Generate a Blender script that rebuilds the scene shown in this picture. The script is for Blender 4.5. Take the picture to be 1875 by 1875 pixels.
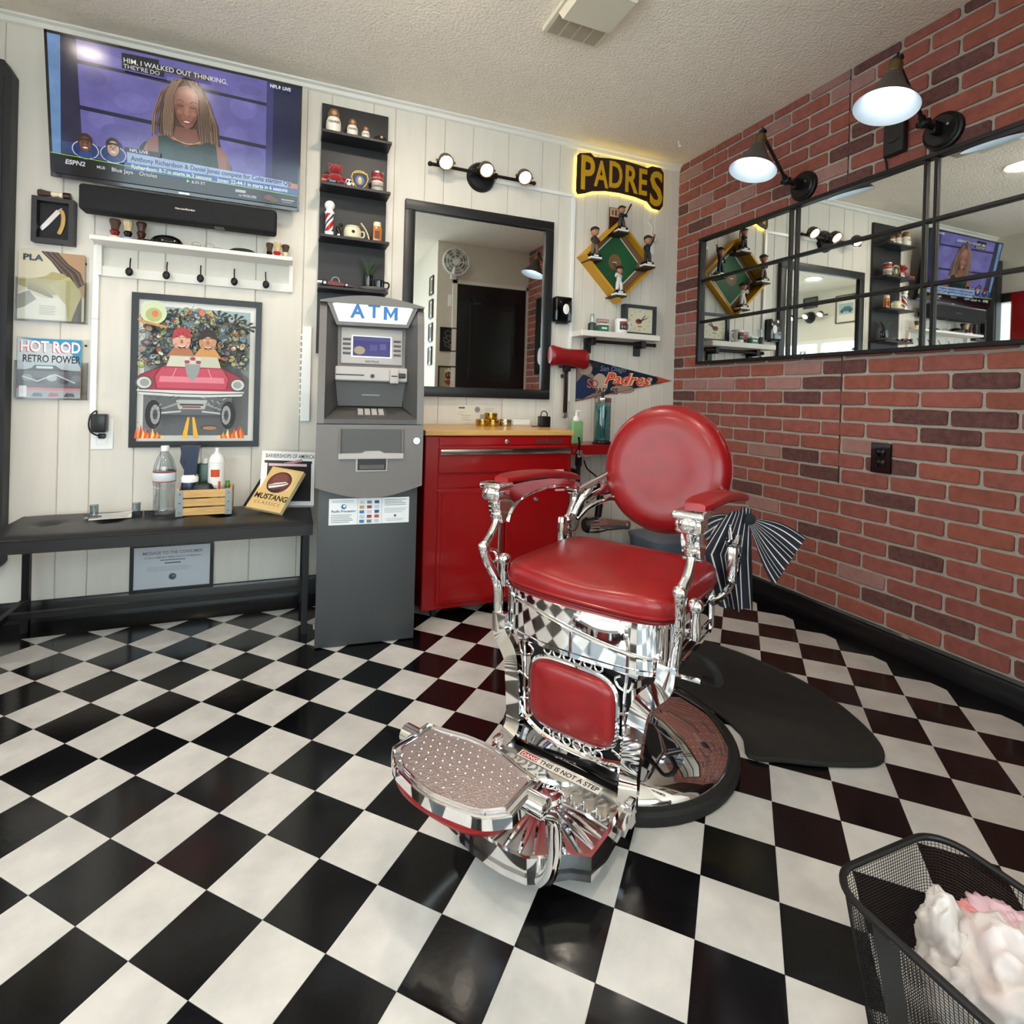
import bpy, bmesh, math, random
from mathutils import Vector, Matrix, Euler
random.seed(7)
scene = bpy.context.scene
for _o in list(bpy.data.objects): bpy.data.objects.remove(_o)
COL = scene.collection
PI = math.pi

# ------------------------------------------------------------------ camera
CAM_P = Vector((0.13175, -2.3162, 1.01415))
def _rot(w):
    w = Vector(w); th = w.length
    return Matrix.Rotation(th, 3, w.normalized())
_R = _rot((0.0107, -0.3871, 0.0263)) @ Matrix(((1, 0, 0), (0, 0, -1), (0, 1, 0)))
cam = bpy.data.cameras.new('camera'); camo = bpy.data.objects.new('camera', cam); COL.objects.link(camo)
cm = Matrix.Identity(4)
for r in range(3):
    cm[r][0] = _R[0][r]; cm[r][1] = -_R[1][r]; cm[r][2] = -_R[2][r]; cm[r][3] = CAM_P[r]
camo.matrix_world = cm
cam.sensor_width = 36.0; cam.sensor_fit = 'HORIZONTAL'
cam.lens = 999.2042 / 1875 * 36
cam.shift_x = 0.0; cam.shift_y = (730.3121 - 937.5) / 1875
cam.clip_start = 0.02; cam.clip_end = 200
scene.camera = camo

# ------------------------------------------------------------------ world, exposure
world = bpy.data.worlds.new('world'); scene.world = world; world.use_nodes = True
wn = world.node_tree.nodes; wl = world.node_tree.links
bg = wn['Background']
bg.inputs['Color'].default_value = (0.84, 0.91, 1.0, 1.0); bg.inputs['Strength'].default_value = 4.9
scene.view_settings.view_transform = 'Standard'; scene.view_settings.look = 'None'
scene.view_settings.exposure = 0.88; scene.view_settings.gamma = 1.0
scene.view_settings.use_curve_mapping = False

XW, YW, ZC = 2.45, 0.58, 2.533      # brick wall, panelled wall, ceiling
XL, YF = -1.85, -3.7                # far left wall, street front

# ------------------------------------------------------------------ helpers
def lin(c):
    if isinstance(c, str):
        c = c.lstrip('#'); c = tuple(int(c[i:i+2], 16) / 255 for i in (0, 2, 4))
    return tuple(x / 12.92 if x <= 0.04045 else ((x + 0.055) / 1.055) ** 2.4 for x in c)

MATS = {}
def mat(name, col='#808080', rough=0.5, metal=0.0, noise=None, bump=None, emit=0.0, coat=0.0, trans=0.0,
        ior=1.45, alpha=1.0, attr=False, objcol=0.0, spec=0.5, sheen=0.0, coat_rough=0.05, emit_only=False):
    if name in MATS: return MATS[name]
    m = bpy.data.materials.new(name); m.use_nodes = True
    n = m.node_tree.nodes; l = m.node_tree.links; b = n['Principled BSDF']
    c = lin(col) + (1,)
    b.inputs['Base Color'].default_value = c
    b.inputs['Roughness'].default_value = rough; b.inputs['Metallic'].default_value = metal
    b.inputs['IOR'].default_value = ior; b.inputs['Alpha'].default_value = alpha
    b.inputs['Coat Weight'].default_value = coat; b.inputs['Coat Roughness'].default_value = coat_rough
    b.inputs['Transmission Weight'].default_value = trans
    b.inputs['Specular IOR Level'].default_value = spec
    b.inputs['Sheen Weight'].default_value = sheen
    src = None
    if attr:
        a = n.new('ShaderNodeAttribute'); a.attribute_name = 'Col'; src = a.outputs['Color']
    if noise:
        sc, amt = noise[0], noise[1]
        tc = n.new('ShaderNodeTexCoord'); nz = n.new('ShaderNodeTexNoise')
        nz.inputs['Scale'].default_value = sc; nz.inputs['Detail'].default_value = 6; nz.inputs['Roughness'].default_value = 0.6
        mp = n.new('ShaderNodeMapping'); l.new(tc.outputs['Object'], mp.inputs[0]); l.new(mp.outputs[0], nz.inputs['Vector'])
        if len(noise) > 2: mp.inputs['Scale'].default_value = noise[2]
        if objcol:
            oi = n.new('ShaderNodeObjectInfo'); vm = n.new('ShaderNodeVectorMath'); vm.operation = 'SCALE'
            l.new(oi.outputs['Random'], vm.inputs['Scale']); vm.inputs[0].default_value = (7.3, 3.1, 5.7)
            l.new(vm.outputs[0], mp.inputs['Location'])
        mr = n.new('ShaderNodeMapRange'); mr.inputs['From Min'].default_value = 0.3; mr.inputs['From Max'].default_value = 0.7
        mr.inputs['To Min'].default_value = 1 - amt; mr.inputs['To Max'].default_value = 1 + amt * 0.6
        l.new(nz.outputs[0], mr.inputs[0])
        vm2 = n.new('ShaderNodeVectorMath'); vm2.operation = 'SCALE'
        if src: l.new(src, vm2.inputs[0])
        else: vm2.inputs[0].default_value = c[:3]
        l.new(mr.outputs[0], vm2.inputs['Scale']); src = vm2.outputs[0]
    if objcol:
        oi = n.new('ShaderNodeObjectInfo'); mr = n.new('ShaderNodeMapRange')
        mr.inputs['To Min'].default_value = 1 - objcol; mr.inputs['To Max'].default_value = 1 + objcol * 0.5
        l.new(oi.outputs['Random'], mr.inputs[0])
        vm3 = n.new('ShaderNodeVectorMath'); vm3.operation = 'SCALE'
        if src: l.new(src, vm3.inputs[0])
        else: vm3.inputs[0].default_value = c[:3]
        l.new(mr.outputs[0], vm3.inputs['Scale']); src = vm3.outputs[0]
    if src and not emit_only: l.new(src, b.inputs['Base Color'])
    if bump:
        sc, st, di = bump[:3]
        tc = n.new('ShaderNodeTexCoord'); nz = n.new('ShaderNodeTexNoise')
        nz.inputs['Scale'].default_value = sc; nz.inputs['Detail'].default_value = 3
        l.new(tc.outputs['Object'], nz.inputs['Vector'])
        bp = n.new('ShaderNodeBump'); bp.inputs['Strength'].default_value = st; bp.inputs['Distance'].default_value = di
        l.new(nz.outputs[0], bp.inputs['Height']); l.new(bp.outputs[0], b.inputs['Normal'])
    if emit:
        if src: l.new(src, b.inputs['Emission Color'])
        else: b.inputs['Emission Color'].default_value = c
        b.inputs['Emission Strength'].default_value = emit
    MATS[name] = m
    return m

def frame_from(d):
    d = Vector(d).normalized()
    up = Vector((0, 0, 1)) if abs(d.z) < 0.95 else Vector((1, 0, 0))
    a = d.cross(up).normalized(); return a, d.cross(a).normalized()

class MB:
    def __init__(self, M=None): self.v = []; self.f = []; self.c = []; self.M = M
    def add(self, vs, fs, col=None, M=None):
        o = len(self.v)
        for p in vs:
            p = Vector(p)
            if M is not None: p = M @ p
            if self.M is not None: p = self.M @ p
            self.v.append(p)
        for f in fs: self.f.append([i + o for i in f]); self.c.append(col)
        return self
    def box(self, x0, x1, y0, y1, z0, z1, col=None, M=None):
        vs = [(x, y, z) for z in (z0, z1) for y in (y0, y1) for x in (x0, x1)]
        return self.add(vs, [(0, 2, 3, 1), (4, 5, 7, 6), (0, 1, 5, 4), (2, 6, 7, 3), (0, 4, 6, 2), (1, 3, 7, 5)], col, M)
    def rbox(self, x0, x1, y0, y1, z0, z1, r=0.004, seg=2, col=None, M=None):
        bm = bmesh.new(); bmesh.ops.create_cube(bm, size=1)
        for v in bm.verts: v.co = Vector(((x0 + x1) / 2 + v.co.x * (x1 - x0), (y0 + y1) / 2 + v.co.y * (y1 - y0), (z0 + z1) / 2 + v.co.z * (z1 - z0)))
        bmesh.ops.bevel(bm, geom=bm.edges[:], offset=r, segments=seg, profile=0.5, affect='EDGES')
        bm.verts.index_update()
        self.add([v.co.copy() for v in bm.verts], [[v.index for v in f.verts] for f in bm.faces], col, M); bm.free()
        return self
    def cyl(self, p0, p1, r0, r1=None, n=16, caps=True, col=None, M=None):
        p0 = Vector(p0); p1 = Vector(p1); r1 = r0 if r1 is None else r1
        a, b = frame_from(p1 - p0); vs = []; fs = []
        for p, r in ((p0, r0), (p1, r1)):
            for i in range(n):
                t = 2 * PI * i / n; vs.append(p + a * (r * math.cos(t)) + b * (r * math.sin(t)))
        for i in range(n): j = (i + 1) % n; fs.append((i, j, n + j, n + i))
        if caps: fs.append(list(range(n))[::-1]); fs.append(list(range(n, 2 * n)))
        return self.add(vs, fs, col, M)
    def tube(self, pts, r, n=8, closed=False, flat=1.0, col=None, M=None, up=None):
        pts = [Vector(p) for p in pts]; k = len(pts)
        if not hasattr(r, '__len__'): r = [r] * k
        vs = []; fs = []; pa = None
        for i in range(k):
            if closed: d = pts[(i + 1) % k] - pts[i - 1]
            else: d = pts[min(i + 1, k - 1)] - pts[max(i - 1, 0)]
            if d.length < 1e-9: d = Vector((0, 0, 1))
            d.normalize()
            if up is not None:
                a = (Vector(up) - d * Vector(up).dot(d)).normalized()
            elif pa is None: a, _ = frame_from(d)
            else:
                a = pa - d * pa.dot(d)
                if a.length < 1e-6: a, _ = frame_from(d)
                a.normalize()
            pa = a; b = d.cross(a)
            for q in range(n):
                t = 2 * PI * q / n + PI / n
                vs.append(pts[i] + a * (r[i] * math.cos(t)) + b * (r[i] * flat * math.sin(t)))
        for i in range(k if closed else k - 1):
            i2 = (i + 1) % k
            for q in range(n): q2 = (q + 1) % n; fs.append((i * n + q, i * n + q2, i2 * n + q2, i2 * n + q))
        if not closed: fs.append(list(range(n))[::-1]); fs.append([(k - 1) * n + q for q in range(n)])
        return self.add(vs, fs, col, M)
    def lathe(self, prof, n=24, M=None, col=None, sx=1.0, sy=1.0, caps=True):
        vs = []; fs = []; k = len(prof)
        for (r, z) in prof:
            for i in range(n):
                t = 2 * PI * i / n; vs.append((max(r, 1e-5) * math.cos(t) * sx, max(r, 1e-5) * math.sin(t) * sy, z))
        for a in range(k - 1):
            for i in range(n): j = (i + 1) % n; fs.append((a * n + i, a * n + j, (a + 1) * n + j, (a + 1) * n + i))
        if caps and prof[0][0] > 1e-4: fs.append(list(range(n))[::-1])
        if caps and prof[-1][0] > 1e-4: fs.append([(k - 1) * n + i for i in range(n)])
        return self.add(vs, fs, col, M)
    def prism(self, poly, z0, z1, M=None, col=None):
        n = len(poly); a = sum(poly[i][0] * poly[(i + 1) % n][1] - poly[(i + 1) % n][0] * poly[i][1] for i in range(n))
        if a < 0: poly = poly[::-1]
        vs = [(x, y, z0) for x, y in poly] + [(x, y, z1) for x, y in poly]
        fs = [list(range(n))[::-1], list(range(n, 2 * n))]
        for i in range(n): j = (i + 1) % n; fs.append((i, j, n + j, n + i))
        return self.add(vs, fs, col, M)
    def sphere(self, c, r, s=(1, 1, 1), nu=16, nv=10, col=None, M=None):
        vs = []; fs = []; c = Vector(c)
        for j in range(nv + 1):
            ph = PI * j / nv - PI / 2
            for i in range(nu):
                t = 2 * PI * i / nu; rr = max(math.cos(ph), 1e-4)
                vs.append(c + Vector((r * s[0] * rr * math.cos(t), r * s[1] * rr * math.sin(t), r * s[2] * math.sin(ph))))
        for j in range(nv):
            for i in range(nu): i2 = (i + 1) % nu; fs.append((j * nu + i, j * nu + i2, (j + 1) * nu + i2, (j + 1) * nu + i))
        return self.add(vs, fs, col, M)
    def surf(self, rows, closed=False, col=None, M=None, colf=None):
        m = len(rows); n = len(rows[0]); vs = [p for r in rows for p in r]
        o = len(self.f)
        fs = []; cs = []
        for i in range(m - 1):
            for j in range(n if closed else n - 1):
                j2 = (j + 1) % n; fs.append((i * n + j, i * n + j2, (i + 1) * n + j2, (i + 1) * n + j)); cs.append(colf(i, j) if colf else col)
        self.add(vs, fs, col, M)
        for k, c in enumerate(cs): self.c[o + k] = c
        return self
    def cushion(self, c, rx, ry, prof, p=4.0, n=40, M=None, top=None, col=None):
        # prof: list of (scale, z) from bottom to top
        rows = []
        for s, z in prof:
            row = []
            for i in range(n):
                t = 2 * PI * i / n; ct, st = math.cos(t), math.sin(t)
                k = (abs(ct) ** p + abs(st) ** p) ** (-1 / p)
                row.append(Vector((c[0] + rx * s * k * ct, c[1] + ry * s * k * st, c[2] + z)))
            rows.append(row)
        self.surf(rows, closed=True, M=M, col=col)
        o = len(self.v); k = len(rows)
        self.f.append([o - n + i for i in range(n)]); self.c.append(col)
        self.f.append([o - n * k + i for i in range(n)][::-1]); self.c.append(col)
        return self
    def text(self, s, x, y, h, col=None, depth=0.0, z=0.0, bold=0.0, shear=0.0, align='LEFT', sx=1.0, M=None, space=1.0, rot=0.0):
        vs, fs = text_mesh(s, depth, bold, shear, align, space)
        k = h / 0.69
        L = Matrix.Translation((x, y, z)) @ Matrix.Rotation(rot, 4, 'Z') @ Matrix.Diagonal((k * sx, k, 1, 1))
        return self.add(vs, fs, col, (M @ L) if M is not None else L)
    def build(self, name, m, parent=None, smooth=35, loc=None):
        me = bpy.data.meshes.new(name)
        me.from_pydata([tuple(p) for p in self.v], [], self.f); me.update()
        if any(c is not None for c in self.c):
            at = me.color_attributes.new('Col', 'FLOAT_COLOR', 'CORNER')
            buf = []
            for f, c in zip(self.f, self.c):
                cc = lin(c) if c is not None else (0.5, 0.5, 0.5)
                buf += [cc[0], cc[1], cc[2], 1.0] * len(f)
            at.data.foreach_set('color', buf)
        if smooth:
            me.polygons.foreach_set('use_smooth', [True] * len(me.polygons))
            me.set_sharp_from_angle(angle=math.radians(smooth))
        me.materials.append(m if not isinstance(m, str) else MATS[m])
        o = bpy.data.objects.new(name, me); COL.objects.link(o)
        if parent is not None: o.parent = parent
        if loc is not None: o.location = loc
        return o

_TX = {}
def text_mesh(s, depth=0.0, bold=0.0, shear=0.0, align='LEFT', space=1.0):
    key = (s, depth, bold, shear, align, space)
    if key in _TX: return _TX[key]
    cu = bpy.data.curves.new('t', 'FONT'); cu.body = s; cu.extrude = depth; cu.offset = bold; cu.shear = shear
    cu.align_x = align; cu.size = 1.0; cu.resolution_u = 3; cu.space_character = space; cu.fill_mode = 'BOTH' if depth else 'FRONT'
    o = bpy.data.objects.new('t', cu); COL.objects.link(o)
    dg = bpy.context.evaluated_depsgraph_get(); me = o.evaluated_get(dg).to_mesh()
    vs = [v.co.copy() for v in me.vertices]; fs = [list(p.vertices) for p in me.polygons]
    o.evaluated_get(dg).to_mesh_clear(); bpy.data.objects.remove(o); bpy.data.curves.remove(cu)
    _TX[key] = (vs, fs); return vs, fs

class Print(MB):
    """flat print: coloured shapes in x (right), y (up), stacked by hair-thin layers along z"""
    def __init__(self, M=None): super().__init__(M); self.z = 0.0002
    def up(self): self.z += 0.00012; return self.z
    def poly(self, pts, col):
        z = self.up(); n = len(pts)
        a = sum(pts[i][0] * pts[(i + 1) % n][1] - pts[(i + 1) % n][0] * pts[i][1] for i in range(n))
        if a < 0: pts = pts[::-1]
        return self.add([(x, y, z) for x, y in pts], [list(range(n))], col)
    def rect(self, x0, y0, x1, y1, col): return self.poly([(x0, y0), (x1, y0), (x1, y1), (x0, y1)], col)
    def ell(self, x, y, rx, ry, col, n=20, rot=0.0):
        c, s = math.cos(rot), math.sin(rot)
        return self.poly([(x + rx * math.cos(t) * c - ry * math.sin(t) * s, y + rx * math.cos(t) * s + ry * math.sin(t) * c) for t in [2 * PI * i / n for i in range(n)]], col)
    def line(self, pts, w, col):
        z = self.up(); vs = []; fs = []
        for i, p in enumerate(pts):
            p = Vector(p); d = (Vector(pts[min(i + 1, len(pts) - 1)]) - Vector(pts[max(i - 1, 0)])).normalized(); q = Vector((-d.y, d.x)) * w / 2
            vs += [(p.x + q.x, p.y + q.y, z), (p.x - q.x, p.y - q.y, z)]
        for i in range(len(pts) - 1): fs.append((2 * i, 2 * i + 1, 2 * i + 3, 2 * i + 2))
        return self.add(vs, fs, col)
    def txt(self, s, x, y, h, col, **k): return self.text(s, x, y, h, col, z=self.up(), **k)
    def lines(self, x0, x1, y, n, dy, w, col, jit=0.25):
        for i in range(n):
            self.rect(x0, y - i * dy - w, x0 + (x1 - x0) * (1 - random.random() * jit), y - i * dy, col)

def tag(o, label, cat, group=None):
    o['label'] = label; o['category'] = cat
    if group: o['group'] = group
    return o
def thing(name, label, cat, loc=(0, 0, 0), rotz=0.0, group=None, rot=None):
    o = bpy.data.objects.new(name, None); COL.objects.link(o); o.empty_display_size = 0.05
    o.location = loc; o.rotation_euler = rot if rot else (0, 0, rotz)
    return tag(o, label, cat, group)
def struct(o, label=None):
    o['kind'] = 'structure'
    if label: o['label'] = label
    return o
def dup(root, loc=None, rot=None, label=None, group=None):
    r = root.copy(); COL.objects.link(r)
    if loc is not None: r.location = loc
    if rot is not None: r.rotation_euler = rot
    if label: r['label'] = label
    if group: r['group'] = group
    for ch in list(root.children):
        c = ch.copy(); COL.objects.link(c); c.parent = r
        for g in ch.children:
            d = g.copy(); COL.objects.link(d); d.parent = c
    return r
BK = Matrix.Rotation(PI / 2, 4, 'X')                              # x right, y up, z out of the panelled wall (-Y)
RT = Matrix(((0, 0, -1, 0), (-1, 0, 0, 0), (0, 1, 0, 0), (0, 0, 0, 1)))   # same for the brick wall (-X)
LF = Matrix(((0, 0, 1, 0), (1, 0, 0, 0), (0, 1, 0, 0), (0, 0, 0, 1)))     # same for a left wall (+X)
FR = Matrix(((-1, 0, 0, 0), (0, 0, 1, 0), (0, 1, 0, 0), (0, 0, 0, 1)))    # same for a wall facing +Y
def T(x, y, z): return Matrix.Translation((x, y, z))
def smoothpath(pts, sub=6):
    pts = [Vector(p) for p in pts]; out = []
    for i in range(len(pts) - 1):
        p0 = pts[max(i - 1, 0)]; p1 = pts[i]; p2 = pts[i + 1]; p3 = pts[min(i + 2, len(pts) - 1)]
        for k in range(sub):
            t = k / sub
            out.append(0.5 * ((2 * p1) + (p2 - p0) * t + (2 * p0 - 5 * p1 + 4 * p2 - p3) * t * t + (3 * p1 - p0 - 3 * p2 + p3) * t ** 3))
    out.append(pts[-1]); return out

# ------------------------------------------------------------------ materials
mat('chrome', '#e8e8ea', 0.04, 1.0)
mat('chrome_soft', '#cfcdca', 0.16, 1.0)
mat('steel', '#b9b8b6', 0.28, 1.0)
mat('gold', '#c9a24b', 0.22, 1.0)
mat('bronze', '#8a7350', 0.35, 1.0)
mat('black_metal', '#141416', 0.42, 0.3)
mat('black_satin', '#17181a', 0.4)
mat('black_gloss', '#08080a', 0.12, coat=0.4)
mat('black_rubber', '#171615', 0.75, noise=(60, 0.2))
mat('mat_rubber', '#1d1b19', 0.8, noise=(30, 0.18), bump=(350, 0.25, 0.002))
mat('black_leather', '#1b1a1c', 0.42, bump=(120, 0.12, 0.003))
mat('red_leather', '#840a10', 0.34, noise=(16, 0.15), bump=(95, 0.16, 0.002), coat=0.12, coat_rough=0.15)
mat('red_paint', '#8c0308', 0.3, coat=0.3, coat_rough=0.1)
mat('white_paint', '#e6e2da', 0.5)
mat('white_gloss', '#eeeeec', 0.25)
mat('plastic_black', '#101013', 0.35)
mat('grey_plastic', '#6b6663', 0.42, noise=(300, 0.05))
mat('grey_dark_plastic', '#4a4847', 0.45)
mat('grey_light_plastic', '#a9a3a0', 0.42)
mat('atm_body', '#3d3f41', 0.5, noise=(200, 0.05))
mat('print', '#ffffff', 0.55, attr=True)
mat('print_gloss', '#ffffff', 0.3, attr=True)
mat('mirror', '#dfe3e1', 0.015, 1.0)
mat('wood', '#c69a5c', 0.5, noise=(9, 0.25, (1, 14, 14)))
mat('wood_pale', '#cda468', 0.6, noise=(14, 0.25, (1, 12, 12)))
mat('wood_dark', '#3a1c14', 0.35, noise=(12, 0.3, (10, 10, 1)))
mat('bristle', '#c9b489', 0.8, noise=(120, 0.35, (1, 1, 0.1)))
mat('bristle_dark', '#4b3a2a', 0.8, noise=(120, 0.35, (1, 1, 0.1)))
mat('cream', '#e2d5b4', 0.4)
mat('glass', '#ffffff', 0.02, trans=1.0, ior=1.45)
mat('clear_plastic', '#f4f8fa', 0.08, trans=0.92, ior=1.2)
mat('bulb', '#fff1de', emit=22.0)
mat('bulb_cool', '#eaf4ff', emit=4.5)
mat('led_yellow', '#ffe14a', emit=5.0)
mat('ceiling_lamp', '#ffeedb', emit=115.0)

# ------------------------------------------------------------------ shell materials
mat('tile_white', '#c0bdb9', 0.24, noise=(9, 0.16), objcol=0.06, spec=0.5, bump=(45, 0.05, 0.002))
mat('tile_black', '#0b0b0d', 0.14, noise=(14, 0.25), objcol=0.3, spec=0.5, bump=(60, 0.06, 0.002))
mat('floor_joint', '#2b2a28', 0.7)
mat('panel_white', '#dcd6cb', 0.55, noise=(5, 0.04, (6, 6, 0.7)), objcol=0.02)
mat('panel_groove', '#a8a297', 0.8)
mat('ceiling_paint', '#f6ebdb', 0.85, noise=(20, 0.03), bump=(85, 0.6, 0.012))
mat('mortar', '#a49c93', 0.9, noise=(60, 0.12), bump=(180, 0.5, 0.004))
mat('brick_red', '#8d5048', 0.8, noise=(28, 0.22), objcol=0.14, bump=(90, 0.35, 0.004))
mat('brick_orange', '#915144', 0.8, noise=(28, 0.22), objcol=0.12, bump=(90, 0.35, 0.004))
mat('brick_pink', '#99716b', 0.8, noise=(28, 0.15), objcol=0.08, bump=(90, 0.35, 0.004))
mat('brick_dark', '#643f3c', 0.82, noise=(50, 0.4), objcol=0.1, bump=(120, 0.5, 0.005))
mat('black_trim', '#0c0c0e', 0.3, coat=0.2)
mat('wall_plain', '#d6d0c4', 0.6, noise=(6, 0.03))
mat('door_black', '#0e0f12', 0.3, coat=0.3)
def pane_mat(name, tint, gloss=0.06):
    m = bpy.data.materials.new(name); m.use_nodes = True
    n = m.node_tree.nodes; l = m.node_tree.links; n.clear()
    o = n.new('ShaderNodeOutputMaterial'); mx = n.new('ShaderNodeMixShader'); t = n.new('ShaderNodeBsdfTransparent'); g = n.new('ShaderNodeBsdfGlossy')
    t.inputs[0].default_value = lin(tint) + (1,); g.inputs['Roughness'].default_value = 0.03
    lw = n.new('ShaderNodeLayerWeight'); lw.inputs['Blend'].default_value = 0.35
    mr = n.new('ShaderNodeMapRange'); mr.inputs['To Min'].default_value = gloss; mr.inputs['To Max'].default_value = 0.7
    l.new(lw.outputs['Facing'], mr.inputs[0]); l.new(mr.outputs[0], mx.inputs[0]); l.new(t.outputs[0], mx.inputs[1]); l.new(g.outputs[0], mx.inputs[2]); l.new(mx.outputs[0], o.inputs[0])
    MATS[name] = m; return m
pane_mat('window_glass', '#f4faf8')
pane_mat('acrylic', '#fbfcfc', 0.02)
pane_mat('bottle_clear', '#e3ebee', 0.12)
pane_mat('jar_blue', '#a9d6d8', 0.06)
pane_mat('gel_green', '#a9d8a4', 0.10)

# ------------------------------------------------------------------ floor: slab, checker tiles, black border
TS = 0.1525; RR = 2 ** -0.5
BXR, BYB = 2.345, 0.3975
floor = struct(MB().box(XL - 0.1, XW + 0.1, YF - 0.1, YW + 0.1, -0.08, -0.003).build('floor', 'floor_joint', smooth=0))
def clip(poly, ax, lim):
    out = []
    for i in range(len(poly)):
        a, b = poly[i], poly[(i + 1) % len(poly)]
        ia, ib = a[ax] <= lim, b[ax] <= lim
        if ia: out.append(a)
        if ia != ib:
            t = (lim - a[ax]) / (b[ax] - a[ax]); out.append((a[0] + t * (b[0] - a[0]), a[1] + t * (b[1] - a[1])))
    return out
def in_view(p):
    q = _R @ (Vector(p) - CAM_P)
    if q.z < 0.1: return None
    return (937.5 + 999.2 * q.x / q.z, 730.3 + 999.2 * q.y / q.z)
def view_area(poly3):
    pp = [in_view(p) for p in poly3]
    if any(p is None for p in pp): return 0
    cx = sum(p[0] for p in pp) / len(pp); cy = sum(p[1] for p in pp) / len(pp)
    if not (-60 < cx < 1935 and -60 < cy < 1935): return 0
    return abs(sum(pp[i][0] * pp[(i + 1) % len(pp)][1] - pp[(i + 1) % len(pp)][0] * pp[i][1] for i in range(len(pp)))) / 2
gap = 0.0006
tiles = []
for i in range(-30, 40):
    for j in range(-30, 40):
        cx = TS * RR * (i - j); cy = -TS * RR * (i + j + 1); h = TS * RR - gap
        if not (XL - 0.1 < cx < BXR + h and YF - 0.1 < cy < BYB + h): continue
        if cx > 1.46 and cy < -1.95: continue
        p = [(cx + h, cy), (cx, cy + h), (cx - h, cy), (cx, cy - h)]
        full = cx + h <= BXR and cy + h <= BYB
        if not full: p = clip(clip(p, 0, BXR - gap), 1, BYB - gap)
        if len(p) < 3: continue
        tiles.append((view_area([(x, y, 0) for x, y in p]), i, j, cx, cy, p, full))
tiles.sort(key=lambda t: -t[0])
def tile_mesh(m, name):
    h = TS * RR - gap; b = MB()
    b.prism([(h, 0), (0, h), (-h, 0), (0, -h)], -0.003, 0.0)
    me = bpy.data.meshes.new(name); me.from_pydata([tuple(v) for v in b.v], [], b.f); me.materials.append(MATS[m]); return me
tmesh = {0: tile_mesh('tile_black', 'tile'), 1: tile_mesh('tile_white', 'tile')}
rest = {0: MB(), 1: MB()}
for k, (a, i, j, cx, cy, p, full) in enumerate(tiles):
    w = (i + j) % 2
    if k < 299 and a > 0:
        if full:
            o = bpy.data.objects.new('tile', tmesh[w]); COL.objects.link(o); o.location = (cx, cy, 0); o.parent = floor
        else: MB().prism(p, -0.003, 0.0).build('tile', ('tile_black', 'tile_white')[w], floor, smooth=0)
    else: rest[w].prism(p, -0.003, 0.0)
for w in (0, 1):
    o = rest[w].build('far_tiles', ('tile_black', 'tile_white')[w], floor, smooth=0); o['kind'] = 'stuff'
for k in range(15):
    x0 = XL + k * 0.305; x1 = min(x0 + 0.3046, XW)
    if x0 < XW: MB().box(x0, x1, BYB + gap, YW, -0.003, 0.0).build('border_tile', 'tile_black', floor, smooth=0)
for k in range(8):
    y1 = BYB - k * 0.305; MB().box(BXR + gap, XW, y1 - 0.3046, y1, -0.003, 0.0).build('border_tile', 'tile_black', floor, smooth=0)

# ------------------------------------------------------------------ panelled back wall
wall_back = struct(MB().box(XL - 0.1, XW + 0.1, YW + 0.004, YW + 0.1, 0, ZC).build('wall_back', 'panel_groove', smooth=0))
gr = []
base = [-0.783, -0.67, -0.508, -0.404, -0.243, -0.031, 0.181, 0.296]
for k in (-1, 0, 1): gr += [x + k * 1.283 for x in base]
gr = sorted(x for x in gr if -1.85 < x < 1.66) + [1.683, 1.755, 1.84, 1.92, 2.0, 2.09, 2.175, 2.26, 2.35]
ed = [-1.85] + gr + [XW]
for a, b in zip(ed[:-1], ed[1:]):
    g = 0.0009
    poly = [(a + g, 0.004), (a + g + 0.0022, 0.0), (b - g - 0.0022, 0.0), (b - g, 0.004)]
    MB().prism(poly, 0.09, ZC).build('plank', 'panel_white', wall_back, smooth=0, loc=(0, YW, 0))
o = MB().prism([(YW, 0.0), (YW - 0.012, 0.0), (YW - 0.012, 0.075), (YW - 0.006, 0.088), (YW, 0.09)], XL, XW, M=Matrix(((0, 0, 1, 0), (1, 0, 0, 0), (0, 1, 0, 0), (0, 0, 0, 1)))).build('baseboard_back', 'black_trim'); struct(o)
o = MB().prism([(XW, 0.0), (XW - 0.014, 0.0), (XW - 0.014, 0.07), (XW - 0.010, 0.078), (XW - 0.014, 0.084), (XW - 0.006, 0.093), (XW, 0.093)], -1.85, YW - 0.012,
    M=Matrix(((1, 0, 0, 0), (0, 0, 1, 0), (0, 1, 0, 0), (0, 0, 0, 1)))).build('baseboard_right', 'black_trim'); struct(o)
tr = [(YW, ZC), (YW - 0.032, ZC), (YW - 0.030, ZC - 0.008), (YW - 0.016, ZC - 0.014), (YW - 0.012, ZC - 0.03), (YW - 0.006, ZC - 0.034), (YW, ZC - 0.036)]
o = MB().prism(tr, XL, XW - 0.008, M=Matrix(((0, 0, 1, 0), (1, 0, 0, 0), (0, 1, 0, 0), (0, 0, 0, 1)))).build('trim_1', 'white_paint'); struct(o)

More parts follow.
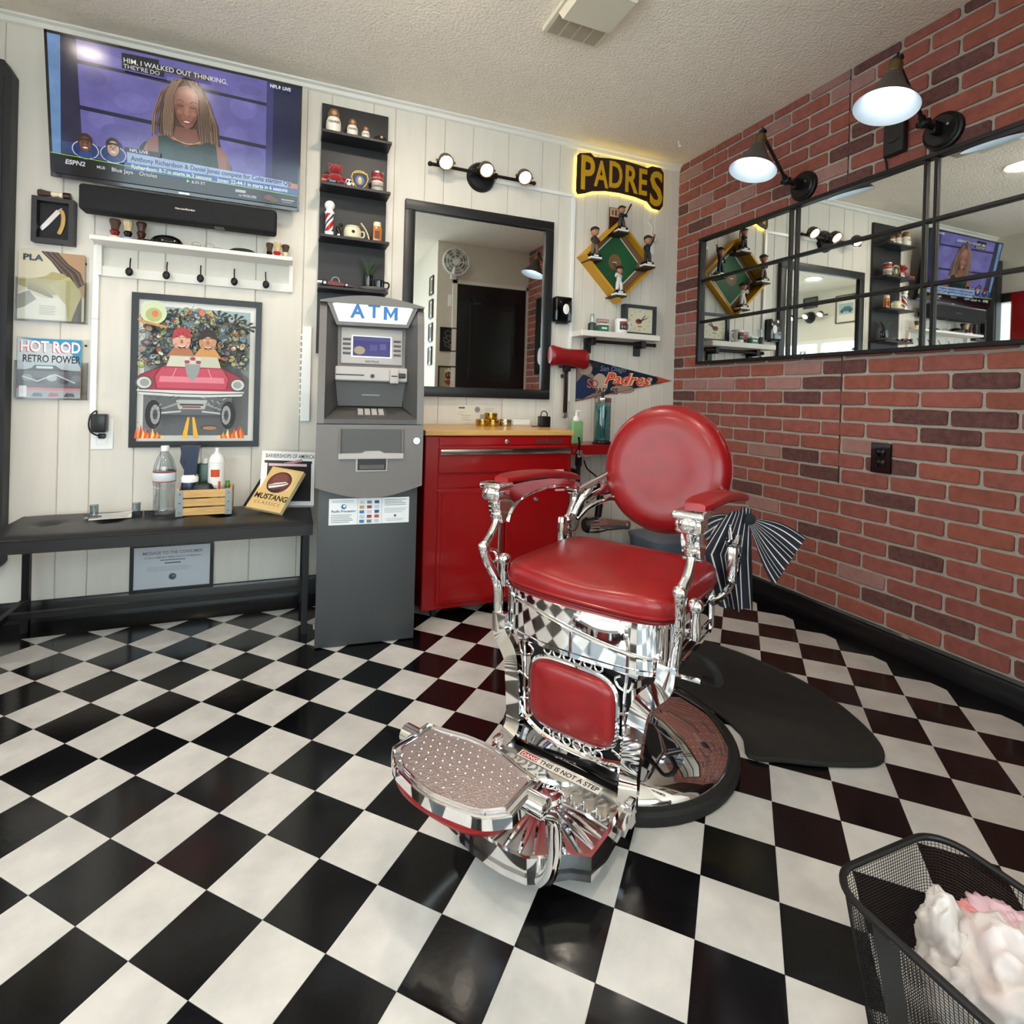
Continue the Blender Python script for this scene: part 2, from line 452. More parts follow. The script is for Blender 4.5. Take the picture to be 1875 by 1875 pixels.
# ------------------------------------------------------------------ brick wall
wall_right = struct(MB().box(XW, XW + 0.1, -1.95, YW + 0.1, 0, ZC).build('wall_right', 'mortar', smooth=0))
PZ, PY = 0.0703, 0.2165
jt = 0.0062
def brick_mesh(seed, y0, y1, z0, z1, mt):
    rnd = random.Random(seed); b = MB()
    # outline with worn corners, counted from the wall face outward (x negative)
    c = 0.006; n = []
    def jig(a): return a + rnd.uniform(-0.0014, 0.0014)
    pts = [(y0 + c, z0), ((y0 * 2 + y1) / 3, z0), ((y0 + y1 * 2) / 3, z0), (y1 - c, z0), (y1, z0 + c), (y1, z1 - c), (y1 - c, z1), ((y0 + y1 * 2) / 3, z1), ((y0 * 2 + y1) / 3, z1), (y0 + c, z1), (y0, z1 - c), (y0, z0 + c)]
    pts = [(jig(a), jig(d)) for a, d in pts]
    cy, cz = (y0 + y1) / 2, (z0 + z1) / 2; k = len(pts)
    rows = [(0.0, 1.0), (-0.005, 1.0), (-0.0065, 0.0)]
    vs = [(0.0, p[0], p[1]) for p in pts] + [(-0.005, p[0], p[1]) for p in pts]
    s = 0.0022
    vs += [(-0.0068, p[0] + (s if p[0] < cy else -s), p[1] + (s if p[1] < cz else -s)) for p in pts]
    fs = []
    for r in (0, 1):
        for i in range(k): j = (i + 1) % k; fs.append((r * k + i, r * k + j, (r + 1) * k + j, (r + 1) * k + i))
    fs.append([2 * k + i for i in range(k)])
    b.add(vs, [f[::-1] for f in fs]); return b
def brick_data(b, mt):
    me = bpy.data.meshes.new('brick'); me.from_pydata([tuple(v) for v in b.v], [], b.f); me.materials.append(MATS[mt]); return me
BM = {}
for mt in ('brick_red', 'brick_orange', 'brick_pink', 'brick_dark'):
    BM[mt] = [brick_data(brick_mesh(s, -(PY / 2 - jt), PY / 2 - jt, -(PZ / 2 - jt), PZ / 2 - jt, mt), mt) for s in range(4)]
bricks = []
rnd = random.Random(11)
for n in range(-16, 20):
    z0 = 1.1511 + n * PZ; z1 = z0 + PZ
    if z1 < 0.1 or z0 > ZC - 0.015: continue
    ph = -0.706 if n % 2 == 0 else -0.5965
    for k in range(-8, 9):
        y0 = ph + k * PY; y1 = y0 + PY
        if y1 < -1.84 or y0 > YW - 0.02: continue
        u = rnd.random(); mt = 'brick_red' if u < 0.5 else 'brick_orange' if u < 0.78 else 'brick_pink' if u < 0.89 else 'brick_dark'
        yy0, yy1, zz0, zz1 = max(y0 + jt, -1.84), min(y1 - jt, YW - 0.001), max(z0 + jt, 0.094), min(z1 - jt, ZC - 0.001)
        if yy1 - yy0 < 0.012 or zz1 - zz0 < 0.006: continue
        whole = abs((yy1 - yy0) - (PY - 2 * jt)) < 1e-6 and abs((zz1 - zz0) - (PZ - 2 * jt)) < 1e-6
        hid = yy1 < 0.32 and zz0 > 1.25 and zz1 < 1.99
        a = 0 if hid else view_area([(XW, yy0, zz0), (XW, yy1, zz0), (XW, yy1, zz1), (XW, yy0, zz1)])
        bricks.append((a, n, k, (y0 + y1) / 2, (z0 + z1) / 2, yy0, yy1, zz0, zz1, whole, mt))
bricks.sort(key=lambda t: -t[0])
restb = {}
for q, (a, n, k, cy, cz, yy0, yy1, zz0, zz1, whole, mt) in enumerate(bricks):
    if q < 299 and a > 0:
        if whole:
            o = bpy.data.objects.new('brick', BM[mt][(n * 3 + k) % 4]); COL.objects.link(o); o.location = (XW, cy, cz); o.parent = wall_right
        else: brick_mesh(q, yy0, yy1, zz0, zz1, mt).build('brick', mt, wall_right, smooth=0, loc=(XW, 0, 0))
    else:
        b = restb.setdefault(mt, MB()); s = brick_mesh(q, yy0, yy1, zz0, zz1, mt); b.add(s.v, s.f)
for mt, b in restb.items():
    o = b.build('far_bricks', mt, wall_right, smooth=0, loc=(XW, 0, 0)); o['kind'] = 'stuff'
o = MB().box(XW - 0.0072, XW - 0.001, -0.5890, -0.5874, 0.66, ZC).build('sheet_seam', mat('seam', '#3a2420', 0.9), wall_right, smooth=0)

# ------------------------------------------------------------------ ceiling
ceiling = struct(MB().box(XL - 0.1, XW + 0.1, YF - 0.1, YW + 0.1, ZC, ZC + 0.08).build('ceiling', 'ceiling_paint', smooth=0))

# ------------------------------------------------------------------ rest of the room (seen in the mirrors)
def wall_with_hole(name, M, x0, x1, z0, z1, hx0, hx1, hz0, hz1, th=0.1):
    b = MB(M)
    b.box(x0, hx0, z0, z1, -th, 0); b.box(hx1, x1, z0, z1, -th, 0); b.box(hx0, hx1, z0, hz0, -th, 0); b.box(hx0, hx1, hz1, z1, -th, 0)
    return struct(b.build(name, 'wall_plain', smooth=0))
# far left wall with the lettered window; local x = world Y
wall_with_hole('wall_left', T(XL, 0, 0) @ LF, YF - 0.1, -0.7, 0, ZC, -3.3, -1.05, 0.62, 1.88)
def window(name, M, x0, x1, z0, z1, mull):
    w = MB(M); fr = 0.045
    w.box(x0, x1, z0, z0 + fr, -0.07, 0.012); w.box(x0, x1, z1 - fr, z1, -0.07, 0.012); w.box(x0, x0 + fr, z0, z1, -0.07, 0.012); w.box(x1 - fr, x1, z0, z1, -0.07, 0.012)
    for m in mull: w.box(m - 0.03, m + 0.03, z0, z1, -0.06, 0.008)
    o = struct(w.build(name, 'white_paint', smooth=0))
    e = [x0 + fr] + [q for m in mull for q in (m - 0.03, m + 0.03)] + [x1 - fr]
    for a, b in zip(e[0::2], e[1::2]): MB(M).box(a, b, z0 + fr, z1 - fr, -0.034, -0.03).build('pane', 'window_glass', o, smooth=0)
    return o
w1 = window('window_1', T(XL, 0, 0) @ LF, -3.3, -1.05, 0.62, 1.88, [-2.55, -1.8])
MB(T(XL, 0, 0) @ LF).text('Rosmanie', -2.19, 1.59, 0.165, shear=0.35, bold=0.03, depth=0.0005, z=-0.0285).build('lettering_outline', mat('letter_edge', '#2f3a48', .6), w1, smooth=0)  # dark outline of the lettering, set just behind the white letters
o = MB(T(XL, 0, 0) @ LF).text('Rosmanie', -2.2, 1.6, 0.16, shear=0.35, bold=0.012, depth=0.001, z=-0.027).build('window_lettering', 'white_gloss', w1, smooth=0)
# entry jog: closer left wall with sidelight and red door
wall_with_hole('wall_entry', T(-1.05, 0, 0) @ LF, -0.6, YW + 0.05, 0, ZC, 0.44, 0.55, 0.02, 1.95)
struct(MB().box(XL, -1.0501, -0.7, -0.6, 0, ZC).build('wall_jog', 'wall_plain', smooth=0))
o = struct(MB(T(-1.05, 0, 0) @ LF).box(-0.5, 0.56, 1.95, 2.03, 0.0, 0.02).build('trim_2', 'black_trim', smooth=0))
o = MB(T(-1.05, 0, 0) @ LF).box(0.44, 0.55, 0.02, 1.95, -0.034, -0.03).build('window_2', 'window_glass', smooth=0); struct(o)
d = thing('red_door', 'red front door with a tall glass light beside the bright sidelight', 'door', (-1.045, 0, 0)); d.name = 'door_1'
b = MB(LF); b.box(-0.46, -0.30, 0.01, 2.02, 0.0, 0.04); b.box(0.25, 0.43, 0.01, 2.02, 0.0, 0.04); b.box(-0.3, 0.25, 0.01, 0.5, 0.0, 0.04); b.box(-0.3, 0.25, 1.85, 2.02, 0.0, 0.04)
b.build('door_leaf', 'red_paint', d, smooth=0); d['kind'] = 'structure'
b = MB(LF); b.box(-0.3, 0.25, 0.5, 1.85, 0.015, 0.02); b.build('door_glass', mat('door_glass_glow', '#eef4fb', 0.2, emit=0.9), d, smooth=0)  # solid pane glows by itself in place of daylight through the glass
MB(LF).cyl((-0.38, 0.98, 0.04), (-0.38, 0.98, 0.09), 0.025).sphere((-0.38, 0.98, 0.1), 0.03).build('door_knob', 'steel', d)
# street front behind the camera
wall_with_hole('wall_front', T(0, YF, 0) @ FR, -XW - 0.1, -XL + 0.1, 0, ZC, -1.3, 1.6, 0.55, 2.1)
window('window_3', T(0, YF, 0) @ FR, -1.3, 1.6, 0.55, 2.1, [0.15])
# closet with the black door
cl = struct(MB().box(1.46, XW + 0.1, -1.95, -1.85, 0, ZC).box(1.46, 1.56, YF, -1.95, 0, ZC).build('wall_closet', 'wall_plain', smooth=0))
d = thing('closet_door', 'black two-panel closet door seen in the framed mirror', 'door', (2.04, -1.85, 0)); d.name = 'door_2'; d['kind'] = 'structure'
b = MB(FR); b.box(-0.37, 0.37, 0.01, 2.12, 0.0, 0.02); b.build('door_leaf', 'door_black', d, smooth=0)
for z0, z1 in ((0.25, 1.05), (1.15, 1.98)):
    b = MB(FR); b.box(-0.24, 0.24, z0, z0 + 0.02, 0.02, 0.03).box(-0.24, 0.24, z1 - 0.02, z1, 0.02, 0.03).box(-0.24, -0.22, z0, z1, 0.02, 0.03).box(0.22, 0.24, z0, z1, 0.02, 0.03); b.build('door_panel', 'door_black', d, smooth=0)
o = struct(MB(T(2.04, -1.85, 0) @ FR).box(0.375, 0.42, 0, 2.16, 0, 0.015).box(-0.405, -0.375, 0, 2.16, 0, 0.015).box(-0.405, 0.42, 2.125, 2.16, 0, 0.015).build('trim_3', 'white_paint', smooth=0))


# ================================================================== ceiling fittings
def recessed(x, y, label):
    t = thing('recessed_light', label, 'ceiling light', (x, y, ZC), 0, 'round recessed ceiling lights')
    MB().lathe([(0.078, -0.001), (0.082, -0.006), (0.098, -0.007), (0.104, -0.001)], 40).build('trim_ring', 'white_gloss', t)
    MB().lathe([(0.0, -0.016), (0.05, -0.014), (0.07, -0.010), (0.079, -0.003), (0.079, -0.001)], 40).build('lens', 'ceiling_lamp', t)
    return t
recessed(0.55, -0.36, 'round recessed ceiling light near the white ceiling vent, mirrored in the grid mirror')
recessed(-1.1, -1.3, 'round recessed ceiling light before the lettered window, seen in nested mirrors')
recessed(0.55, -1.75, 'added recessed ceiling light over the middle of the checkered floor')  # added lamp with no known fitting here, brightens the room
recessed(-0.7, -2.75, 'added recessed ceiling light near the street front window')  # another added lamp, unseen behind the camera, for more room light

v = thing('ceiling_vent', 'white rectangular ceiling vent cover with slatted ends', 'vent', (1.185, -0.265, ZC))
b = MB(); b.rbox(-0.13, 0.13, -0.60, 0.0, -0.022, -0.001, 0.004)
b.add([(-0.118, -0.13, -0.022), (0.118, -0.13, -0.022), (0.118, -0.34, -0.022), (-0.118, -0.34, -0.022), (-0.105, -0.14, -0.05), (0.105, -0.14, -0.05), (0.105, -0.33, -0.05), (-0.105, -0.33, -0.05)],
      [(4, 5, 6, 7), (0, 1, 5, 4), (1, 2, 6, 5), (2, 3, 7, 6), (3, 0, 4, 7)])
b.build('housing', mat('vent_white', '#d9d1bd', 0.45), v, smooth=0)
for k in range(4):
    MB().box(-0.112 + k * 0.057, -0.112 + k * 0.057 + 0.05, -0.122, -0.012, -0.0245, -0.021).build('grille_bay', mat('vent_shade', '#a99f8b', 0.6), v, smooth=0)
for k in range(12):
    MB().box(-0.112, 0.112, -0.585 + k * 0.02, -0.575 + k * 0.02, -0.03, -0.02, M=None).build('slat', 'vent_white', v, smooth=0)
h = thing('ceiling_hook', 'small white hook screwed into the ceiling by the brick corner', 'hook', (2.209, 0.30, ZC))
MB().tube([(0, 0, 0), (0, 0, -0.02), (0.006, 0, -0.032), (0.014, 0, -0.03), (0.015, 0, -0.02)], 0.0028).build('hook_wire', 'white_gloss', h)
MB().lathe([(0.009, 0), (0.007, -0.004), (0.003, -0.005)], 12).build('rosette', 'white_gloss', h)

# ================================================================== television
TVM = T(-0.3235, 0.45, 2.14) @ Matrix.Rotation(math.atan2(0.10, 0.545), 4, 'X') @ BK
tv = thing('television', 'flat wall television tilted down showing a sports news anchor', 'television', (0, 0, 0)); tv.matrix_world = TVM
HW, HH = 0.477, 0.277
b = MB(); b.rbox(-HW, HW, -HH, HH, -0.03, 0.0, 0.004); b.rbox(-0.3, 0.3, -0.20, 0.12, -0.05, -0.028, 0.01); b.build('housing', 'plastic_black', tv)
b = MB(); b.box(-HW, HW, HH - 0.010, HH, 0, 0.003); b.box(-HW, HW, -HH, -HH + 0.016, 0, 0.003); b.box(-HW, -HW + 0.009, -HH, HH, 0, 0.003); b.box(HW - 0.009, HW, -HH, HH, 0, 0.003); b.build('bezel', 'black_gloss', tv, smooth=0)
SW, SH = HW - 0.009, HH
x0, x1, y0, y1 = -SW, SW, -HH + 0.016, HH - 0.010
s = Print()
def sx(u): return x0 + (x1 - x0) * u
def sy(w): return y0 + (y1 - y0) * w
def pg(l, c): s.poly([(sx(a), sy(q)) for a, q in l], c)
s.rect(x0, y0, x1, y1, '#28284a')
pg([(0, 0.15), (0.03, 0.15), (0.045, 1), (0, 1)], '#6d90bd'); pg([(0.045, .15), (.13, .15), (.11, 1), (.045, 1)], '#2b2a44')
pg([(0.11, 0.15), (0.85, 0.15), (0.85, 1), (0.10, 1)], '#6a64a6')
for a, q, w_, h_ in ((.2, .9, .09, .05), (.3, .62, .08, .1), (.75, .75, .07, .12), (.18, .45, .06, .09), (.72, .5, .06, .12), (.35, .85, .07, .06)): s.ell(sx(a), sy(q), w_ * .8, h_ * .4, '#736dae')
for a, q, w_, h_ in ((.25, .38, .08, .08), (.8, .35, .05, .12), (.78, .9, .06, .05), (.16, .75, .05, .09)): s.ell(sx(a), sy(q), w_ * .8, h_ * .4, '#625d9b')
pg([(0.10, 0.855), (0.85, 0.825), (.85, .80), (0.10, 0.83)], '#22203c'); pg([(0.10, 0.53), (0.85, 0.48), (.85, .45), (0.10, 0.50)], '#22203c')
pg([(.85, .1), (1, .1), (1, 1), (.85, 1)], '#1f2247'); pg([(.85, .1), (.88, .1), (.88, 1), (.85, 1)], '#3c3d70')
pg([(.70, .10), (1, .06), (1, .2), (.82, .22)], '#7c9a4c'); pg([(.75, .14), (1, .16), (1, .2), (.8, .21)], '#c07a4e')
# anchor: chair back, hair, neck, arms, dress, face
pg([(.315, .15), (.325, .30), (.345, .345), (.40, .355), (.42, .15)], '#151522')
HAIR = [(.405, .40), (.40, .52), (.415, .66), (.435, .78), (.465, .86), (.51, .895), (.56, .875), (.595, .79), (.615, .66), (.64, .52), (.655, .40), (.62, .36), (.44, .36)]
pg(HAIR, '#4c3a31')
rt = random.Random(21)
for k in range(70):
    q = k / 69; side = -1 if k % 2 else 1; x_ = .512 + side * (.035 + .085 * rt.random()); top = .512 + side * (.01 + .03 * rt.random())
    s.line([(sx(top), sy(.875 - .02 * rt.random())), (sx((x_ + top) / 2 + side * .022), sy(.74)), (sx(x_ + side * .012), sy(.56)), (sx(x_ + side * .018), sy(.385 + .05 * rt.random()))], .0016 + .002 * rt.random(), rt.choice(('#6d5546', '#8a705c', '#3a2b24', '#a58a72', '#59453a')))
pg([(.335, .15), (.34, .27), (.365, .37), (.41, .42), (.435, .40), (.42, .15)], '#8d5d4f'); pg([(.70, .15), (.695, .27), (.675, .36), (.635, .41), (.61, .39), (.625, .15)], '#8d5d4f')
pg([(.335, .15), (.34, .27), (.355, .34), (.36, .15)], '#a06e5e'); pg([(.685, .15), (.68, .3), (.70, .26), (.70, .15)], '#75493d')
pg([(.47, .50), (.555, .50), (.565, .42), (.60, .385), (.425, .385), (.46, .42)], '#7d4f42')
pg([(.40, .405), (.435, .415), (.46, .385), (.51, .35), (.565, .385), (.60, .415), (.635, .40), (.645, .25), (.65, .10), (.395, .10), (.40, .25)], '#12302d')
pg([(.42, .36), (.46, .33), (.47, .12), (.43, .12)], '#1a3d39'); pg([(.58, .35), (.62, .36), (.62, .12), (.59, .12)], '#0d2422')
s.line([(sx(.455), sy(.41)), (sx(.485), sy(.385)), (sx(.515), sy(.378)), (sx(.545), sy(.385)), (sx(.572), sy(.41))], .0035, '#c2a36a'); s.line([(sx(.462), sy(.40)), (sx(.515), sy(.366)), (sx(.567), sy(.40))], .0018, '#a88a58')
FACE = [(.465, .66), (.466, .74), (.482, .80), (.515, .825), (.548, .80), (.563, .74), (.563, .66), (.555, .58), (.54, .52), (.515, .492), (.49, .52), (.473, .58)]
pg(FACE, '#8f5d4e'); pg([(.475, .70), (.485, .77), (.515, .80), (.545, .77), (.553, .70), (.53, .69), (.5, .69)], '#9d6a5a'); pg([(.465, .66), (.473, .58), (.49, .52), (.498, .54), (.485, .62), (.478, .68)], '#7c4d41'); pg([(.563, .66), (.555, .58), (.54, .52), (.533, .54), (.546, .62), (.552, .68)], '#764a3e')
s.ell(sx(.487), sy(.615), .010, .010, '#a06a5b'); s.ell(sx(.543), sy(.615), .010, .010, '#a06a5b')
for e, sg_ in ((.490, -1), (.541, 1)):
    s.ell(sx(e), sy(.668), .011, .0065, '#7a4c42'); s.line([(sx(e - .012), sy(.664)), (sx(e), sy(.657)), (sx(e + .012), sy(.664))], .003, '#231613'); s.line([(sx(e - .013), sy(.698 - .004 * sg_)), (sx(e), sy(.708)), (sx(e + .013), sy(.698 + .004 * sg_))], .003, '#3c261f')
pg([(.511, .67), (.520, .67), (.526, .60), (.52, .588), (.508, .588), (.504, .60)], '#a5705f'); s.ell(sx(.509), sy(.594), .003, .002, '#55322a'); s.ell(sx(.522), sy(.594), .003, .002, '#55322a')
s.ell(sx(.515), sy(.546), .0165, .0085, '#8a3f45'); s.ell(sx(.515), sy(.547), .012, .0035, '#e8dcd6'); s.line([(sx(.497), sy(.549)), (sx(.515), sy(.556)), (sx(.533), sy(.549))], .002, '#6c2c33')
pg([(.455, .60), (.462, .76), (.485, .83), (.465, .84), (.43, .74), (.42, .55), (.43, .45), (.452, .46)], '#6a5244'); pg([(.573, .60), (.568, .76), (.548, .83), (.575, .83), (.60, .70), (.615, .52), (.60, .44), (.578, .48)], '#54413a')
for k in range(16):
    o_ = k / 15; s.line([(sx(.485 - .025 * o_), sy(.84)), (sx(.462 - .028 * o_), sy(.72)), (sx(.452 - .03 * o_), sy(.56)), (sx(.455 - .032 * o_), sy(.42))], .0013, ('#8c715d', '#4a382f', '#a98f77')[k % 3]); s.line([(sx(.546 + .025 * o_), sy(.84)), (sx(.568 + .028 * o_), sy(.72)), (sx(.58 + .03 * o_), sy(.56)), (sx(.585 + .05 * o_), sy(.41))], .0013, ('#6f5848', '#3a2b24', '#866c58')[k % 3])
# graphics
pg([(0, .145), (.85, .10), (1, .10), (1, .0), (0, .0)], '#0c0d12')
pg([(.04, .15), (.27, .15), (.27, .24), (.04, .24)], '#31456f')
for e, hc, fc in ((.125, '#3b2a20', '#6e4535'), (.228, '#1f1814', '#c99f88')):
    s.ell(sx(e), sy(.20), .046, .036, '#d4dcec'); s.ell(sx(e), sy(.20), .043, .033, '#22386f'); pg([(e - .03, .145), (e + .03, .145), (e + .02, .185), (e - .02, .185)], '#2c4a86')
    s.ell(sx(e), sy(.268), .026, .030, hc); s.ell(sx(e), sy(.243), .0205, .030, fc); pg([(e - .022, .262), (e - .015, .285), (e + .016, .285), (e + .022, .262), (e, .272)], hc)
    for d_ in (-.008, .008): s.ell(sx(e + d_), sy(.25), .003, .0018, '#221512'); s.line([(sx(e + d_ - .005), sy(.26)), (sx(e + d_ + .005), sy(.26))], .0016, '#2a1b16')
    pg([(e - .0025, .25), (e + .0025, .25), (e + .004, .232), (e - .004, .232)], '#8d6350'); s.ell(sx(e), sy(.216), .0085, .0032, '#efe6df')
pg([(.28, .15), (.95, .15), (.97, .205), (.28, .235)], '#98aed6'); pg([(.27, .10), (1, .10), (1, .155), (.27, .155)], '#3d5f96')
pg([(.27, .235), (.41, .235), (.41, .27), (.27, .27)], '#10121a')
s.txt('NFL LIVE', sx(.29), sy(.242), .012, '#f0f0f0', bold=.012)
s.txt('Anthony Richardson & Daniel Jones compete for Colts starting QB', sx(.295), sy(.175), .0185, '#0c101a', bold=.02, sx=.86)
s.txt('Richardson: 8-7 in starts in 2 seasons    Jones: 22-44-1 in starts in 6 seasons', sx(.295), sy(.115), .0165, '#eef2fc', bold=.012, sx=.84)
pg([(0, .145), (1, .095), (1, .09), (0, .14)], '#9ede3e')
s.txt('ESPN2', sx(.05), sy(.075), .017, '#d9d9dd', bold=.03, shear=.2); s.txt('MLB', sx(.165), sy(.075), .011, '#cfcfd2', bold=.02); s.txt('Blue Jays', sx(.22), sy(.07), .015, '#e0e0e2', bold=.01); s.txt('vs', sx(.30), sy(.07), .009, '#8a8a8e'); s.txt('Orioles', sx(.325), sy(.07), .015, '#e0e0e2', bold=.01)
pg([(.515, .068), (.515, .095), (.527, .081)], '#9ede3e'); s.txt('6:35 ET', sx(.535), sy(.07), .012, '#e0e0e2', bold=.01)
s.rect(sx(.72), sy(.052), sx(.765), sy(.075), '#b9b9bb'); s.txt('vs WOLVES', sx(.735), sy(.022), .010, '#d8d8da', bold=.02)
s.ell(sx(.87), sy(.045), .022, .013, '#7a3036'); s.ell(sx(.89), sy(.03), .02, .012, '#55432c'); s.rect(sx(.925), sy(.04), sx(.985), sy(.052), '#a9a9ab'); s.rect(sx(.93), sy(.022), sx(.975), sy(.032), '#8a8a8c')
pg([(.27, .93), (.41, .93), (.41, .965), (.27, .96)], '#191a24'); pg([(.27, .885), (.61, .885), (.61, .93), (.27, .93)], '#191a24'); pg([(.27, .845), (.43, .845), (.43, .885), (.27, .885)], '#191a24')
s.txt('HIM, I WALKED OUT THINKING,', sx(.275), sy(.893), .0185, '#eceae6', bold=.005, sx=.98); s.txt("THEY'RE DO", sx(.275), sy(.852), .016, '#d8d6d2', bold=.005)
s.txt('NFL', sx(.865), sy(.945), .013, '#f4f4f4', bold=.03); s.ell(sx(.907), sy(.958), .004, .007, '#f4f4f4'); s.txt('LIVE', sx(.92), sy(.945), .013, '#f4f4f4', bold=.03)
mt = mat('tv_picture', '#000000', 0.12, attr=True, emit=0.50, spec=0.5, noise=(9, 0.25), emit_only=True)
s.build('screen', mt, tv, smooth=0)
MB().box(-.02, .02, -HH + .004, -HH + .010, .003, .0035).build('maker_badge', 'steel', tv, smooth=0)
MB().box(-0.05, 0.05, -0.06, 0.08, -0.10, -0.05).build('wall_bracket', 'black_metal', tv, smooth=0)

sb = thing('soundbar', 'long black fabric soundbar under the television', 'speaker', (-0.3175, 0.485, 1.736))
b = MB(); b.rbox(-0.375, 0.375, -0.04, 0.045, 0.0, 0.108, 0.014, 4); b.build('cabinet', mat('speaker_cloth', '#141518', 0.8, noise=(400, .3)), sb)
MB(T(0, -0.0412, 0.05) @ BK).text('Harman/Kardon', -0.03, 0, 0.008, bold=.01).build('maker_badge', 'steel', sb, smooth=0)
for xx in (-.28, .28): MB().box(xx - .02, xx + .02, .045, .094, .02, .06).build('wall_mount', 'black_metal', sb, smooth=0)
MB().box(.12, .16, -.03, .02, -.006, .0).build('infrared_foot', 'plastic_black', sb, smooth=0)
for pp, nm in (([(-0.72, 0.55, 1.86), (-0.70, 0.545, 1.84), (-0.685, 0.53, 1.815), (-0.672, 0.52, 1.80)], 'thin black cable running from the television down to the soundbar end'),
               ([(-0.07, 0.53, 1.86), (-0.085, 0.53, 1.852), (-0.10, 0.525, 1.846)], 'short black cable stub between television and soundbar')):
    tag(MB().tube(smoothpath(pp), 0.0025, 6).build('cable', 'plastic_black'), nm, 'cable')

# ================================================================== left part of the panelled wall
bd = thing('wall_panel', 'tall black panel with chamfered corners at the left edge of the room', 'panel', (-0.997, 0.55, 0.0))
MB(T(0, 0.0, 0) @ BK).prism([(-0.05, 0.25), (0.04, 0.25), (0.055, 0.27), (0.057, 2.27), (0.03, 2.315), (-0.05, 2.32)], -0.028, 0.03).build('board', mat('board_black', '#26262a', 0.5), bd, smooth=0)
MB(T(0, 0.0, 0) @ BK).prism([(-0.045, 0.27), (0.03, 0.27), (0.03, 2.25), (0.015, 2.28), (-0.045, 2.285)], 0.03, 0.034).build('face_panel', 'board_black', bd, smooth=0)

rz = thing('razor_shadow_box', 'small black shadow box framing an open straight razor', 'frame', (-0.805, YW, 1.697))
b = MB(BK); w, h = .072, .095
b.box(-w, w, h - .018, h, 0, .04); b.box(-w, w, -h, -h + .018, 0, .04); b.box(-w, -w + .018, -h + .018, h - .018, 0, .04); b.box(w - .018, w, -h + .018, h - .018, 0, .04)
b.build('frame', mat('frame_dark', '#27262a', .5), rz, smooth=0)
MB(BK).box(-w + .018, w - .018, -h + .018, h - .018, 0, .008).build('backing', mat('felt', '#2f2e31', .9), rz, smooth=0)
MB(BK @ T(0.016, 0.008, .014)).tube(smoothpath([(.004, .045, 0), (.012, .02, 0), (.010, -.02, 0), (-.002, -.058, 0)]), [.005, .007, .008, .008, .008, .008, .008, .008, .008, .008, .008, .008, .008, .008, .008, .008, .008, .008, .006][:19], 8, flat=.5).build('razor_handle', mat('horn', '#c39a52', .35), rz)
MB(BK).prism([(.012, .05), (.004, .052), (-.03, .002), (-.052, -.03), (-.042, -.042), (-.018, -.012), (.018, .04)], .012, .0145).build('razor_blade', 'steel', rz, smooth=0)
MB(BK).prism([(.012, .046), (.024, .06), (.022, .062), (.008, .050)], .012, .0145).build('razor_tang', 'steel', rz, smooth=0)

def shaving_brush(name, label, loc, hh, hm, bm_, rb=.016, band=None, rot=None, group='shaving brushes', profile=None, bh=.045):
    t = thing(name, label, 'brush', loc, 0, group, rot)
    pr_ = profile or [(.0, 0), (.95, 0), (1.0, .08), (.92, .25), (.6, .42), (.85, .65), (1.0, .85), (.75, 1.0), (0, 1.0)]
    MB().lathe([(r * rb, z * hh) for r, z in pr_], 20).build('handle', hm, t)
    MB().lathe([(.0, hh * .98), (rb * .72, hh), (rb * .8, hh + bh * .3), (rb * 1.15, hh + bh * .8), (rb * .95, hh + bh), (0, hh + bh * 1.08)], 20).build('bristles', bm_, t)
    if band: MB().lathe([(rb * 1.0, hh * .08), (rb * 1.03, hh * .1), (rb * 1.03, hh * .38), (rb * .95, hh * .4)], 20).build('handle_band', band, t)
    return t
bx_ = shaving_brush('shaving_brush', 'pale handled shaving brush lying on top of the razor shadow box', (-0.775, 0.555, 1.809), .04, 'cream', 'bristle_dark', .0135, rot=(0, -PI / 2, 0), bh=.045)
MB().lathe([(0, -.001), (.0138, -.001), (.0138, -.024), (.012, -.026), (0, -.026)], 20).build('end_cap', 'wood_dark', bx_)

# magazines in acrylic holders
def holder(label, loc, w, h):
    t = thing('magazine_holder', label, 'holder', loc, 0, 'clear acrylic magazine holders')
    b = MB(BK); b.box(-w, w, 0, h, 0, .003); b.box(-w, w, 0, .003, .003, .024); b.box(-w, -w + .003, 0, h * .62, .003, .024); b.box(w - .003, w, 0, h * .62, .003, .024); b.box(-w, w, 0, h * .62, .021, .024)
    b.build('acrylic_tray', 'acrylic', t, smooth=0)
    for xx in (-w * .7, w * .9): MB(BK).cyl((xx, h * .9, .003), (xx, h * .9, .005), .005, n=10).build('screw', 'black_metal', t)
    return t
holder('upper clear acrylic magazine holder holding the cream retro magazine', (-0.808, YW - .001, 1.272), .122, .29)
holder('lower clear acrylic magazine holder holding the blue hot rod magazine', (-0.803, YW - .001, .944), .125, .262)
def book(name, label, cat, M, w, h, th, pages='cream', pr_=None, group=None):
    t = thing(name, label, cat); t.matrix_world = M; 
    if group: t['group'] = group
    MB().box(-w + .001, w - .001, .001, h - .001, -th, -.0008).build('pages', pages, t, smooth=0)
    if pr_: pr_.build('cover', 'print_gloss', t, smooth=0)
    return t
s = Print(); w, h = .113, .288
s.rect(-w, 0, w, h, '#cfc8ae')
s.poly([(-.02, .288), (w, .288), (w, .10), (.08, .14), (.06, .2)], '#b08a66')
for k in range(9):
    a = k / 8; s.line([(-.035 + .05 * a, .288), (.0 + .055 * a, .25 - .01 * a), (.035 + .06 * a, .2 + .01 * a), (.075 + .036 * a, .13 + .03 * a)], .007, ('#2d221b', '#6c533f', '#453127')[k % 3])
